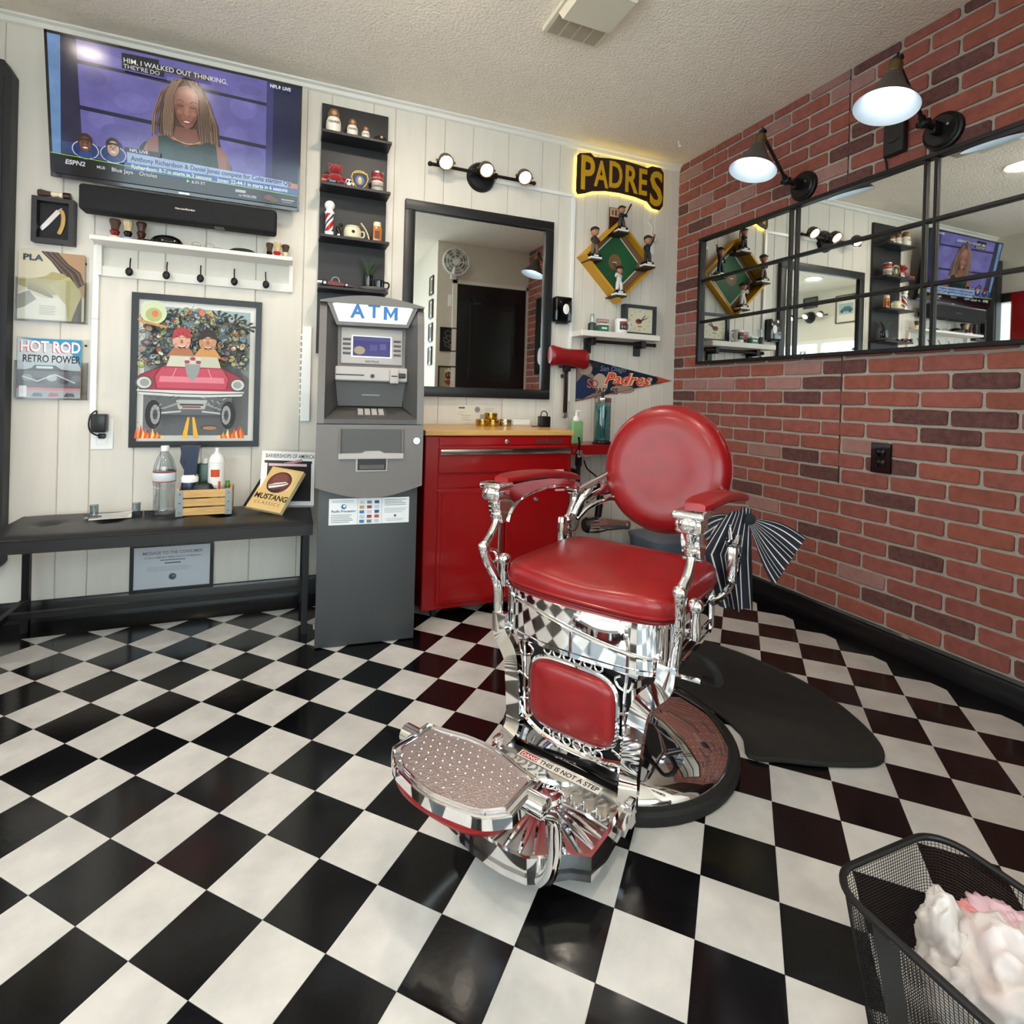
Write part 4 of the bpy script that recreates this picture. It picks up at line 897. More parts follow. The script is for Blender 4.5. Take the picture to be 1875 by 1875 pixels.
# ================================================================== vanity light
def vanity(label, M):
    t = thing('vanity_light', label, 'wall lamp', (0, 0, 0), 0, 'black three-lamp vanity lights'); t.matrix_world = M
    MB().lathe([(0, .03), (.05, .03), (.07, .026), (.08, .012), (.082, 0)], 36).build('backplate', 'black_metal', t)
    MB().tube([(-.30, 0, .06), (.30, 0, .06)], .009, 12).sphere((-.30, 0, .06), .013).sphere((.30, 0, .06), .012).cyl((-.075, 0, .06), (-.06, 0, .06), .016).cyl((.075, 0, .06), (.06, 0, .06), .016).cyl((0, 0, .02), (0, 0, .06), .018).build('bar', 'black_metal', t)
    for xx in (-.225, 0.0, .225):
        L = T(xx, .012, .095) @ Matrix.Rotation(math.radians(42), 4, 'X')
        o = MB(L).lathe([(0, -.045), (.02, -.043), (.034, -.03), (.040, -.008), (.041, .016), (.037, .020), (.033, .016), (.032, 0)], 28, caps=False).build('lamp_head', mat('lamp_bronze', '#5a4a3c', .4, .7), t)
        MB(L).lathe([(.0, .014), (.02, .012), (.0325, .008), (.0325, .0)], 28).build('lamp_lens', 'bulb', o)
        b = MB(L)
        for s_ in (-1, 1): b.cyl((s_ * .038, 0, 0), (s_ * .052, 0, 0), .006, n=10)
        b.build('thumb_screw', 'bronze', o); MB().tube([(xx - .035, 0, .06), (xx - .04, .01, .08), (xx - .04, .014, .095)], .005).tube([(xx + .035, 0, .06), (xx + .04, .01, .08), (xx + .04, .014, .095)], .005).build('yoke', 'black_metal', t)
    return t
vanity('black three-lamp vanity light above the framed mirror', T(1.087, YW, 2.222) @ BK)
vanity('black three-lamp vanity light over the lettered window, seen only in mirrors', T(XL, -1.95, 2.2) @ LF)
cc = thing('cable_cover', 'white cable cover from the vanity light across and down the panelled wall', 'cable cover', (0, YW - .001, 0))
MB().rbox(1.17, 1.672, -.012, 0, 2.205, 2.225, .002, 1).build('channel', 'white_gloss', cc, smooth=0); MB().rbox(1.660, 1.682, -.014, 0, .99, 2.212, .002, 1).build('channel', 'white_gloss', cc, smooth=0)

# ================================================================== framed mirror
fm = thing('framed_mirror', 'large black framed mirror above the red cabinet', 'mirror', (1.104, YW, 1.516))
w, h, f = .434, .517, .054
b = MB(BK); b.rbox(-w, w, h - f, h, 0, .03, .004, 2); b.build('frame_rail', 'black_satin', fm)
b = MB(BK); b.rbox(-w, w, -h, -h + f, 0, .03, .004, 2); b.build('frame_rail', 'black_satin', fm)
for s_ in (-1, 1): MB(BK).rbox(min(s_ * w, s_ * (w - f)), max(s_ * w, s_ * (w - f)), -h + f, h - f, 0, .0298, .004, 2).build('frame_stile', 'black_satin', fm)
MB(BK).box(-w + f - .004, w - f + .004, -h + f - .004, h - f + .004, 0, .012).build('mirror_glass', 'mirror', fm, smooth=0)

# ================================================================== team corner
sg = thing('lit_sign', 'backlit arched team name sign with yellow letters on brown', 'sign', (1.99, YW - .03, 2.36))
def arch(x, y): return (x, y + .018 - .30 * x * x * (1 if True else 0))
LT = []
adv = [(-.245, .30, 'P'), (-.135, .20, 'A'), (-.035, .20, 'D'), (.065, .20, 'R'), (.158, .20, 'E'), (.252, .28, 'S')]
up = [(-.312, .09), (-.30, .104), (-.225, .12), (-.198, .10), (-.101, .112), (.006, .118), (.115, .112), (.182, .104), (.22, .122), (.283, .122), (.308, .095), (.310, .0)]
lo = [(.310, -.06), (.308, -.115), (.286, -.143), (.235, -.140), (.194, -.104), (.099, -.088), (-.009, -.083), (-.115, -.088), (-.205, -.105), (-.253, -.125), (-.302, -.138), (-.314, -.12)]
MB(BK).prism(up + lo, -.012, .0).build('backboard', mat('sign_brown', '#2a1512', .45), sg, smooth=0)
ysh = {'P': (-.004, .195), 'A': (.006, .152), 'D': (.018, .154), 'R': (.012, .158), 'E': (.010, .156), 'S': (-.014, .205)}
XC = {'P': (-.247, .70), 'A': (-.149, .62), 'D': (-.049, .62), 'R': (.061, .68), 'E': (.149, .60), 'S': (.252, .74)}
for x, hh, ch in adv:
    yc, hgt = ysh[ch]
    MB(BK).text(ch, XC[ch][0], yc - hgt / 2, hgt, align='CENTER', bold=.020, depth=.002, z=.0022, sx=XC[ch][1]).build('letter', mat('sign_yellow', '#c99a17', .45), sg, smooth=0)
ring = [(x * .985, y * .97) for x, y in up + lo]
MB(BK).tube([(x, y, -.020) for x, y in ring], .003, 6, closed=True).build('led_strip', 'led_yellow', sg)
MB(BK).box(-.2, -.18, -.02, .02, -.03, -.012).box(.18, .2, -.04, .0, -.03, -.012).build('standoff', 'plastic_black', sg, smooth=0)
b = MB(); b.tube(smoothpath([(2.21, .575, 2.22), (2.225, .57, 2.17), (2.205, .572, 2.14), (2.235, .572, 2.11), (2.23, .575, 2.05)]), .0022, 6); tag(b.build('cable', 'white_gloss'), 'thin white cable hanging from the lit sign to the outlet', 'cable')
o2 = thing('wall_outlet', 'white outlet plate with a white plug right of the baseball diamond', 'outlet', (2.225, YW, 1.995))
MB(BK).rbox(-.035, .035, -.055, .055, 0, .006, .002, 1).build('cover_plate', 'white_gloss', o2, smooth=0); MB(BK).rbox(-.03, .04, .02, .045, .006, .03, .004).build('plug', 'white_gloss', o2)
ds = thing('air_freshener', 'black wall air freshener dispenser with a white oval window', 'dispenser', (1.602, YW, 1.527))
MB(BK).rbox(-.055, .055, -.075, .075, 0, .06, .012, 3).build('case', 'black_gloss', ds); MB(BK @ T(.012, .002, .0605)).lathe([(0, .0015), (.016, .0015), (.020, 0)], 24, sx=1, sy=1.5).build('window_oval', 'white_gloss', ds); MB(BK).box(-.03, .03, -.082, -.074, .01, .05).build('nozzle_base', 'plastic_black', ds, smooth=0)

# baseball diamond shadow box
dm = thing('diamond_shelf', 'yellow framed baseball diamond wall shelf with green infield', 'shelf', (1.973, YW, 1.854))
def dia(s_x, s_y): return [(s_x, 0), (0, s_y), (-s_x, 0), (0, -s_y)]
R1, R2 = .268, .258
for k in range(4):
    a, c2 = dia(R1, R2)[k], dia(R1, R2)[(k + 1) % 4]; a2, c3 = dia(R1 - .02, R2 - .02)[k], dia(R1 - .02, R2 - .02)[(k + 1) % 4]
    MB(BK).prism([a, c2, c3, a2], 0, .09 if k in (1, 2) else .05).build('frame_rail', mat('shelf_yellow', '#c8951a', .45), dm, smooth=0)
MB(BK).prism(dia(R1 - .018, R2 - .018), 0, .008).build('back_board', mat('dirt_brown', '#7b5a3c', .7), dm, smooth=0)
s = Print(BK @ T(0, 0, .008)); s.poly(dia(.188, .188), '#d8d4cc'); s.poly(dia(.178, .178), '#1f5a34'); s.ell(-.005, .0, .045, .05, '#7b5a3c', 24); s.rect(-.018, -.004, .008, .003, '#e2ddd4'); s.ell(0, .165, .022, .012, '#7b5a3c'); s.ell(.165, 0, .012, .02, '#7b5a3c'); s.ell(-.165, 0, .012, .02, '#7b5a3c')
s.build('field_print', 'print', dm, smooth=0)
for px_, pz_ in ((-.20, -.03), (-.02, .155), (.175, -.03), (-.025, -.225)):
    MB(BK).box(px_ - .04, px_ + .04, pz_ - .004, pz_ + .004, .008, .12).build('perch', mat('perch_dark', '#3a2c20', .6), dm, smooth=0)
def bobble(label, x, z, jersey, cap, pose, hgt=.175):
    t = thing('bobblehead', label, 'figurine', (x, YW - .092, z), 0, 'baseball player bobbleheads on the diamond shelf')
    k = hgt / .175
    sk = mat('skin', '#b07c5e', .5); j = mat(*jersey); cp = mat(*cap)
    MB().rbox(-.037, .037, -.027, .027, 0, .012, .002).build('base', 'white_gloss', t, smooth=0); MB().rbox(-.033, .033, -.023, .023, .012, .026, .002).build('plinth', 'black_gloss', t, smooth=0)
    MB().box(-.016, .016, -.0238, -.0232, .015, .023).build('name_plate', 'white_gloss', t, smooth=0)
    pants = mat('pants_' + pose[0], pose[1], .6)
    for s_ in (-1, 1):
        MB().tube(smoothpath([(s_ * .016, -.002, .026), (s_ * .014, -.004, .05 * k), (s_ * .008, 0, .078 * k)]), [.008, .008, .0085, .009, .0095, .010, .0105, .011, .011, .011, .011, .0115, .0115], 10).build('leg', pants, t); MB().sphere((s_ * .018, -.008, .03), .009, (.8, 1.3, .6)).build('shoe', 'black_satin', t)
    MB().lathe([(.013, .072 * k), (.016, .085 * k), (.018, .108 * k), (.013, .12 * k), (.006, .124 * k)], 16, sy=.7).build('torso', j, t)
    o = MB().sphere((0, -.002, .143 * k), .0225 * k, (.92, .95, 1.05)).build('head', sk, t)
    MB().sphere((0, .001, .153 * k), .0235 * k, (.98, 1, .75)).cushion((0, -.022 * k, .152 * k), .016, .012, [(.9, 0), (1, .002), (.8, .004)], 2.2, n=16).build('cap', cp, o)
    for s_ in (-1, 1): MB().sphere((s_ * .008, -.0215 * k, .143 * k), .0028).build('eye', 'black_satin', o)
    if pose[0] == 'bat':
        for s_ in (-1, 1): MB().tube(smoothpath([(s_ * .016, 0, .112 * k), (s_ * .02 + .008, -.012, .10 * k), (.022, -.016, .112 * k)]), .0058, 8).build('arm', j, t)
        MB().tube([(.02, -.016, .108 * k), (.04, -.012, .145 * k), (.062, -.006, .185 * k)], [.003, .0045, .006], 10).build('bat', 'wood_dark', t)
    elif pose[0] == 'swing':
        for s_ in (-1, 1): MB().tube(smoothpath([(s_ * .016, 0, .112 * k), (s_ * .018 - .014, -.012, .106 * k), (-.028, -.014, .122 * k)]), .0058, 8).build('arm', j, t)
        MB().tube([(-.026, -.014, .116 * k), (-.035, -.012, .15 * k), (-.042, -.008, .18 * k)], [.003, .0045, .006], 10).build('bat', 'wood_dark', t)
    elif pose[0] == 'point':
        MB().tube(smoothpath([(-.016, 0, .112 * k), (-.03, -.006, .095 * k), (-.024, -.014, .08 * k)]), .0058, 8).build('arm', j, t); MB().tube(smoothpath([(.016, 0, .112 * k), (.028, -.008, .135 * k), (.038, -.01, .165 * k)]), .0058, 8).build('arm', j, t); MB().sphere((.04, -.01, .172 * k), .008).build('hand', sk, t)
    else:
        for s_ in (-1, 1): MB().tube(smoothpath([(s_ * .016, 0, .112 * k), (s_ * .026, -.008, .095 * k), (s_ * .012, -.016, .088 * k)]), .0058, 8).build('arm', j, t)
        MB().sphere((.008, -.02, .088 * k), .011, (1, .6, 1)).build('glove', 'wood_dark', t)
J_b = ('jersey_brown', '#3b2a20', .6); J_n = ('jersey_navy', '#20242d', .6); J_w = ('jersey_white', '#d9d7d2', .6); C_d = ('cap_player', '#221a17', .6); C_n = ('cap_navy', '#161a24', .6)
bobble('bobblehead fielder in brown on the left corner of the diamond', 1.773, 1.830, J_b, C_d, ('field', '#6b604c'), .20)
bobble('bobblehead batter with raised bat at the top of the diamond', 1.953, 2.015, J_n, C_d, ('bat', '#3b3532'), .165)
bobble('bobblehead player pointing upward on the right corner of the diamond', 2.148, 1.830, J_n, C_d, ('point', '#27282c'), .20)
bobble('bobblehead batter in white uniform at the bottom of the diamond', 1.948, 1.634, J_w, C_n, ('swing', '#dcdad5'), .185)
bp = thing('photo_card', 'dark photo card standing behind the top bobblehead', 'card', (1.925, YW - .06, 2.012)); MB(BK).box(-.035, .03, 0, .155, -.008, 0).build('card_board', 'wood_dark', bp, smooth=0)
s = Print(BK); s.rect(-.033, .10, .028, .152, '#c9a07e'); s.rect(-.02, .11, -.008, .14, '#6d4632'); s.rect(.002, .108, .014, .142, '#5a3a2c'); s.build('card_print', 'print', bp, smooth=0)

# small white shelf with pipe bracket
ws = thing('floating_shelf', 'white floating shelf on black pipe brackets below the diamond', 'shelf', (1.955, YW, 0)); WZ = 1.408
MB().rbox(-.275, .275, -.135, 0, WZ - .034, WZ, .003, 1).build('shelf_board', 'white_paint', ws, smooth=0)
MB().tube([(-.215, -.075, 1.352), (.275, -.075, 1.352)], .010, 12).sphere((-.215, -.075, 1.352), .013).sphere((.275, -.075, 1.352), .013).build('pipe', 'black_metal', ws)
for xx in (-.165, .19): MB().rbox(xx - .022, xx + .022, -.02, 0, 1.285, WZ - .034, .003, 1).rbox(xx - .015, xx + .015, -.09, -.01, 1.33, WZ - .034, .004, 1).build('bracket', 'black_metal', ws, smooth=0)
ck = thing('wall_clock', 'square black desk clock with cream dial on the white shelf', 'clock', (2.137, YW - .045, WZ))
w = .118; h = .19
b = MB(BK); b.box(-w, w, h - .02, h, -.03, .012); b.box(-w, w, 0, .02, -.03, .012); b.box(-w, -w + .024, .02, h - .02, -.03, .012); b.box(w - .024, w, .02, h - .02, -.03, .012); b.build('case', mat('clock_case', '#1d232e', .4), ck, smooth=0)
s = Print(BK @ T(0, 0, .0)); s.rect(-w + .024, .02, w - .024, h - .02, '#d9d2b8')
for k in range(12):
    t_ = k * PI / 6; s.txt(str(12 if k == 0 else k), .072 * math.sin(t_), .095 + .058 * math.cos(t_) - .005, .010, '#5e564a', align='CENTER', bold=.02)
s.ell(-.008, .09, .024, .016, '#8d3b34'); s.ell(-.004, .095, .014, .010, '#5a2420'); s.rect(-.016, .056, .016, .061, '#5e564a')
s.build('dial', 'print', ck, smooth=0)
b = MB(BK @ T(0, .095, .004)); b.prism([(-.004, -.01), (.004, -.01), (.04, .034), (.036, .037)], 0, .001).prism([(-.003, .0), (.003, -.006), (.054, .018), (.053, .022)], .0012, .002); b.build('hands', 'black_satin', ck, smooth=0)
cu = thing('team_mug', 'white coffee mug with red and black team print on the white shelf', 'mug', (1.975, YW - .085, WZ))
MB().lathe([(0, 0), (.036, 0), (.038, .004), (.038, .085), (.036, .087), (.034, .084), (.033, .008), (0, .006)], 28).build('cup', 'white_gloss', cu); MB().tube(smoothpath([(.036, 0, .07), (.056, -.004, .066), (.06, -.004, .043), (.05, -.004, .022), (.036, 0, .018)]), .0055).build('handle', 'white_gloss', cu)
s = Print(); 
for k in range(13):
    a0 = -PI / 2 - .75 + k * .115; 
    for z0, z1, c in ((.02, .07, '#37302f'), (.055, .068, '#9c2a2c'), (.03, .045, '#c4beb4')):
        if z0 > .02 and (k < 1 or k > 11 or (z0 < .05 and k % 3)): continue
        r_ = .0384 + (z0 != .02) * .0002; s.add([(r_ * math.cos(a0), r_ * math.sin(a0), z0), (r_ * math.cos(a0 + .115), r_ * math.sin(a0 + .115), z0), (r_ * math.cos(a0 + .115), r_ * math.sin(a0 + .115), z1), (r_ * math.cos(a0), r_ * math.sin(a0), z1)], [(0, 1, 2, 3)], c)
s.build('mug_print', 'print', cu, smooth=0)
g = thing('spray_bottle', 'small clear atomizer bottle with dark base at the left of the white shelf', 'bottle', (1.775, YW - .085, WZ))
MB().lathe([(0, 0), (.024, 0), (.025, .01), (.024, .045), (.016, .052), (0, .052)], 20).build('base_bottle', mat('bottle_dark', '#2a3330', .3), g); MB().lathe([(.012, .052), (.013, .056), (.013, .1), (.01, .103), (0, .103)], 16).build('cap', 'bottle_clear', g)
g = thing('gift_tin', 'small green and white tin on the white shelf', 'tin', (1.845, YW - .09, WZ)); MB().rbox(-.032, .032, -.02, .02, 0, .045, .004).build('tin_body', mat('tin_green', '#2f6b4d', .35), g)
MB(T(0, -.0202, .015) @ BK).box(-.018, .018, .002, .012, 0, .0004).build('tin_lettering', 'white_gloss', g, smooth=0); MB().rbox(-.033, .033, -.021, .021, .04, .05, .003).build('lid', 'white_gloss', g)
g = thing('card_stand', 'clear acrylic block with red and grey print leaning at the shelf back', 'card', (1.875, YW - .045, WZ), 0); MB(BK).rbox(-.042, .042, 0, .085, -.01, 0, .002, 1).build('block', mat('block_grey', '#9b8f8c', .15), g, smooth=0)
s = Print(BK); s.rect(-.035, .01, .035, .078, '#b7aaa6'); s.rect(-.03, .04, .03, .07, '#a85457'); s.rect(-.02, .02, .025, .034, '#5d4a48'); s.build('block_print', 'print', g, smooth=0)

# pennant
pn = thing('team_pennant', 'navy felt team pennant with orange lettering pinned to the wall', 'pennant', (1.724, YW - .001, 1.128))
MB(BK).prism([(0, .135), (0, -.137), (.70, .014)], 0, .0025).build('felt', mat('navy_felt', '#141d38', .9), pn, smooth=0)
s = Print(BK @ T(0, 0, .0025)); s.poly([(0.003, -.13), (0.12, -.105), (.2, -.085), (.18, -.02), (.1, .04), (.06, .08), (0.003, .1)], '#8d7563')
s.poly([(.003, -.12), (.05, -.12), (.13, -.08), (.12, .0), (.05, .03), (.003, -.02)], '#16264d')
s.ell(.06, .065, .05, .04, '#a99684'); s.ell(.17, -.02, .05, .06, '#b3a08c', rot=.4); s.ell(.33, -.055, .09, .025, '#9c8b7a'); s.poly([(.57, .04), (.69, .014), (.58, -.005), (.60, .016)], '#c2512f')
s.txt('SD', .075, -.05, .05, '#b9b0a6', bold=.02); s.txt('SD', .077, -.048, .046, '#a23b2a', bold=.01)
s.txt('San Diego', .16, .055, .032, '#6f7d94', shear=.3, bold=.01); s.txt('Padres', .19, -.025, .07, '#e0c9b0', shear=.35, bold=.05, sx=1.25); s.txt('Padres', .192, -.023, .066, '#d9481f', shear=.35, bold=.02, sx=1.27); s.txt('PADRES', .125, -.085, .034, '#1b1a20', bold=.015); s.txt('PADRES', .02, .075, .026, '#3a2a26', bold=.01)
for k in range(8): s.line([(.26 + k * .02, -.075 + k * .004), (.28 + k * .018, -.045 + k * .003)], .002, '#5f5348')
s.line([(0, -.135), (.7, .014)], .005, '#8b5d52'); s.build('pennant_print', 'print', pn, smooth=0)

# detachable headrest on stem
hd = thing('chair_headrest', 'red leather barber chair headrest hung on the wall by its steel stem', 'headrest', (1.628, YW - .005, 0))
rows = []
for k in range(15):
    u = -1 + 2 * k / 14; rz_ = .050 + .012 * abs(u) ** 2 - (.0 if abs(u) < .9 else .012); ry_ = .042 - (.0 if abs(u) < .9 else .010)
    rows.append([(u * .122, -.075 + ry_ * math.cos(t), 1.247 - .008 * u + rz_ * math.sin(t)) for t in [2 * PI * i / 20 for i in range(20)]])
b = MB(); b.surf(rows, closed=True); o = len(b.v); b.f.append(list(range(20))); b.c.append(None); b.f.append([o - 20 + i for i in range(20)][::-1]); b.c.append(None); b.build('pad', 'red_leather', hd)
MB().rbox(-.018, .018, -.075, -.035, 1.165, 1.205, .004).rbox(-.05, .06, -.06, -.05, 1.185, 1.197, .003).build('clamp', 'black_metal', hd)
MB().rbox(-.016, .012, -.058, -.05, .90, 1.18, .003).build('stem', mat('stem_brown', '#54423a', .25, .8), hd); MB().cyl((-.002, -.059, .905), (-.002, -.049, .905), .014).rbox(-.017, .013, -.06, -.048, .895, .925, .002).build('stem_tip', 'steel', hd)
MB().box(-.01, .006, -.05, 0.0, 1.13, 1.15).build('wall_peg', 'black_metal', hd, smooth=0)

# licence paper
pp = thing('licence_certificate', 'pale paper licence certificate pinned low under the framed mirror', 'certificate', (1.097, YW - .001, .907))
MB(BK).box(-.115, .115, -.05, .05, 0, .0006).build('paper', mat('paper_cream', '#ddd6c6', .7), pp, smooth=0)
s = Print(BK @ T(0, 0, .0006)); s.rect(-.1, .03, -.065, .038, '#4a4a4c'); s.lines(-.105, -.065, .012, 2, .012, .0015, '#8d8880'); s.lines(-.085, -.03, -.008, 3, .012, .002, '#77726b'); s.ell(.008, .025, .017, .017, '#9d9a96'); s.ell(.008, .025, .012, .012, '#7f7f80'); s.lines(.05, .11, .035, 3, .008, .0015, '#8d8880'); s.rect(.025, -.045, .105, .0, '#a5a19b'); s.build('certificate_print', 'print', pp, smooth=0)

# ================================================================== brick wall fittings
gm = thing('grid_mirror', 'wide black window-grid mirror on the brick wall', 'mirror', (XW - .008, 0, 0))
GZ = [1.236, 1.493, 1.742, 2.000]; GY = [.343, -.325, -.950, -1.575]
def rbar(nm, y0, y1, z0, z1, d0, d1, p=gm, m='black_metal'): return MB().rbox(-d1, -d0, min(y0, y1), max(y0, y1), z0, z1, .002, 1).build(nm, m, p, smooth=0)
rbar('frame_rail', .343, -1.575, GZ[0], GZ[0] + .018, 0, .03); rbar('frame_rail', .343, -1.575, GZ[3] - .018, GZ[3], 0, .03)
rbar('frame_stile', .343, .318, GZ[0] + .018, GZ[3] - .018, 0, .0295); rbar('frame_stile', -1.55, -1.575, GZ[0] + .018, GZ[3] - .018, 0, .0295)
ybars = []
for yc in GY[1:3]:
    for s_ in (-1, 1): rbar('glazing_bar', yc + s_ * .019 - .006, yc + s_ * .019 + .006, GZ[0] + .018, GZ[3] - .018, .008, .022); ybars.append(yc + s_ * .019)
for zc in GZ[1:3]: rbar('glazing_bar', .318, -1.55, zc - .008, zc + .008, .008, .0218)
ye = [.318] + ybars[1::-1] * 0 + [GY[1] + .019, GY[1] - .019, GY[2] + .019, GY[2] - .019, -1.55]
ze = [GZ[0] + .018, GZ[1], GZ[2], GZ[3] - .018]
for a, b_ in zip(ye[:-1], ye[1:]):
    for c_, d_ in zip(ze[:-1], ze[1:]): MB().box(-.009, -.001, b_, a, c_, d_).build('mirror_pane', 'mirror', gm, smooth=0)

def sconce(label, y):
    t = thing('wall_sconce', label, 'wall lamp', (XW - .007, y, 2.078), 0, 'black swing-arm wall sconces')
    X = Matrix.Rotation(-PI / 2, 4, 'Y')       # z -> -x
    MB(X).lathe([(0, .03), (.055, .03), (.062, .024), (.062, .018), (.07, .014), (.072, 0)], 36).build('backplate', 'black_metal', t)
    MB().cyl((-.03, -.028, .012), (-.032, -.028, .012), .005, n=10).cyl((-.03, .028, .012), (-.032, .028, .012), .005, n=10).build('screw_pair', 'steel', t)['kind'] = 'stuff'
    MB().rbox(-.075, -.025, -.012, .012, -.022, .026, .004).cyl((-.07, 0, .002), (-.125, 0, .002), .011).sphere((-.125, 0, .004), .018).cyl((-.125, -.022, .006), (-.125, .022, .006), .012).build('joint', 'black_metal', t)
    MB().tube([(-.125, 0, .01), (-.285, 0, .20)], .0075, 12).cyl((-.128, 0, .014), (-.14, 0, .028), .012).build('arm', 'black_metal', t)
    MB().sphere((-.287, 0, .203), .016).cyl((-.287, -.02, .203), (-.287, .02, .203), .010).cyl((-.287, 0, .205), (-.28, 0, .228), .005).build('upper_joint', 'black_metal', t)
    L = T(-.29, 0, .195) @ Matrix.Rotation(math.radians(15), 4, 'Y')
    o = MB(L).lathe([(.018, .0), (.022, -.006), (.024, -.05), (.03, -.056), (.036, -.07), (.052, -.11), (.085, -.155), (.103, -.178), (.107, -.184)], 40, caps=False).build('shade', mat('shade_grey', '#504a47', .5, .3), t)
    MB(L).lathe([(.1055, -.1838), (.0985, -.177), (.078, -.152), (.045, -.107), (.030, -.07), (.0, -.066)], 40, caps=False).build('shade_lining', mat('lamp_white', '#dfe8ee', .5), o)
    MB(L).lathe([(.0235, -.012), (.0255, -.014), (.0255, -.046), (.0235, -.048)], 24).build('socket_band', 'bronze', o)
    o = MB(L).lathe([(0, -.07), (.013, -.07), (.014, -.085), (.026, -.11), (.030, -.128), (.026, -.146), (.012, -.158), (0, -.16)], 24).build('bulb', 'bulb_cool', t)
    return t
sconce('black swing-arm sconce nearer the corner, above the grid mirror', -.367)
sconce('black swing-arm sconce farther from the corner, largest in view', -.982)
bx2 = thing('junction_box', 'black wall junction box with a cord running down behind the grid mirror', 'junction box', (XW - .008, -.808, 2.122))
MB(RT).rbox(-.042, .042, -.066, .066, 0, .03, .004, 1).build('box_cover', 'black_satin', bx2); MB(RT).tube(smoothpath([(-.04, .03, .012), (-.047, -.01, .012), (-.045, -.06, .01), (-.04, -.085, .008), (-.038, -.115, .006)]), .004, 8).build('cord', 'plastic_black', bx2); MB(RT).tube(smoothpath([(-.028, -.01, .031), (0, -.018, .032), (.028, -.006, .031)]), .0025, 6).build('cover_seam', 'black_gloss', bx2)
ot = thing('wall_outlet', 'black double outlet on the brick wall below the grid mirror', 'outlet', (XW - .008, -.783, .796))
MB(RT).rbox(-.0425, .0425, -.063, .063, 0, .009, .002, 1).build('cover_plate', 'black_gloss', ot)
for zz in (.022, -.022):
    o = MB(RT).rbox(-.018, .018, zz - .017, zz + .017, .009, .012, .004, 2).build('socket', 'black_gloss', ot)
    for dx in (-.006, .006): MB(RT).box(dx - .0012, dx + .0012, zz + .002, zz + .009, .012, .0123).build('slot', 'grey_plastic', o, smooth=0)

# ================================================================== cash machine
am = thing('cash_machine', 'grey standing cash machine with a lit blue ATM sign', 'ATM', (.437, -.078, 0), math.radians(-4.3))
PLD = .60
MB().rbox(-.193, .193, 0, PLD, .004, .64, .004, 2).build('pedestal', 'atm_body', am, smooth=40)
YZ = Matrix(((0, 0, 1, 0), (1, 0, 0, 0), (0, 1, 0, 0), (0, 0, 0, 1)))      # prism poly (y,z) extruded along x
# lower door with bowed chin
n = 16; chin = [(-.205, .885), (-.205, .64)] + [(-.205 + .41 * k / n, .64 - .045 * math.sin(PI * k / n)) for k in range(1, n)] + [(.205, .64), (.205, .885)]
b = MB(BK); b.prism(chin, -.06, .035); b.build('lower_door', 'grey_plastic', am, smooth=40)
MB().box(-.2, .2, .06, PLD, .64, .884).build('lower_housing', 'grey_dark_plastic', am, smooth=0)
b = MB(T(0, -.035, 0) @ BK); b.box(-.118, .122, .762, .868, 0, .001); b.build('tray_face', 'grey_dark_plastic', am, smooth=0)
b = MB(T(0, -.035, 0) @ BK); b.rbox(-.122, -.114, .755, .87, 0, .01, .002, 1); b.build('tray_rim', 'grey_plastic', am, smooth=0)
b = MB(T(0, -.035, 0) @ BK); b.rbox(.118, .126, .755, .87, 0, .01, .002, 1); b.build('tray_rim', 'grey_plastic', am, smooth=0)
b = MB(T(0, -.035, 0) @ BK); b.prism([(-.122, .752), (.126, .752), (.126, .772), (.05, .774), (.035, .782), (-.02, .782), (-.035, .774), (-.122, .772)], 0, .016); b.build('tray_lip', 'grey_light_plastic', am, smooth=0)
b = MB(T(0, -.035, 0) @ BK); b.rbox(-.056, .066, .700, .762, 0, .006, .003, 2); b.build('mouth_rim', 'grey_light_plastic', am)
b = MB(T(0, -.035, 0) @ BK); b.rbox(-.05, .06, .706, .764, .004, .0075, .002, 1); b.build('dispenser_mouth', 'black_satin', am)
b = MB(T(0, -.035, 0) @ BK); b.rbox(-.045, .055, .708, .73, .007, .011, .003, 1); b.build('mouth_flap', 'grey_dark_plastic', am)
MB(T(.178, -.035, .822) @ BK).lathe([(.0, .004), (.006, .004), (.007, .008), (.014, .008), (.016, 0)], 20).build('lock', 'steel', am)
# upper housing cheeks
for s_ in (-1, 1):
    prof = [(-.035, .888), (.30, .888), (.40, 1.0), (.40, 1.30), (.30, 1.37), (.06, 1.372), (.03, 1.35), (.012, 1.30), (-.008, 1.15), (-.028, 1.0)]
    b = MB(); b.prism(prof, min(s_ * .205, s_ * .178), max(s_ * .205, s_ * .178), M=YZ); b.build('side_cheek', 'grey_plastic', am, smooth=0)
    # inner bevelled wall from the cheek edge to the recessed face
    e = [(-.03, .905), (-.02, 1.0), (-.002, 1.15), (.018, 1.30), (.034, 1.348)]; inn = [(.065, .955), (.085, 1.06), (.05, 1.1), (.072, 1.275), (.04, 1.30)]
    b = MB(); rows = [[(s_ * .178, y, z) for y, z in e], [(s_ * .132, y, z) for y, z in inn]]
    b.surf(rows); b.build('inner_cheek', 'grey_dark_plastic', am, smooth=60)
MB().box(-.178, .178, .10, .40, .888, 1.36).build('upper_housing', 'grey_dark_plastic', am, smooth=0)
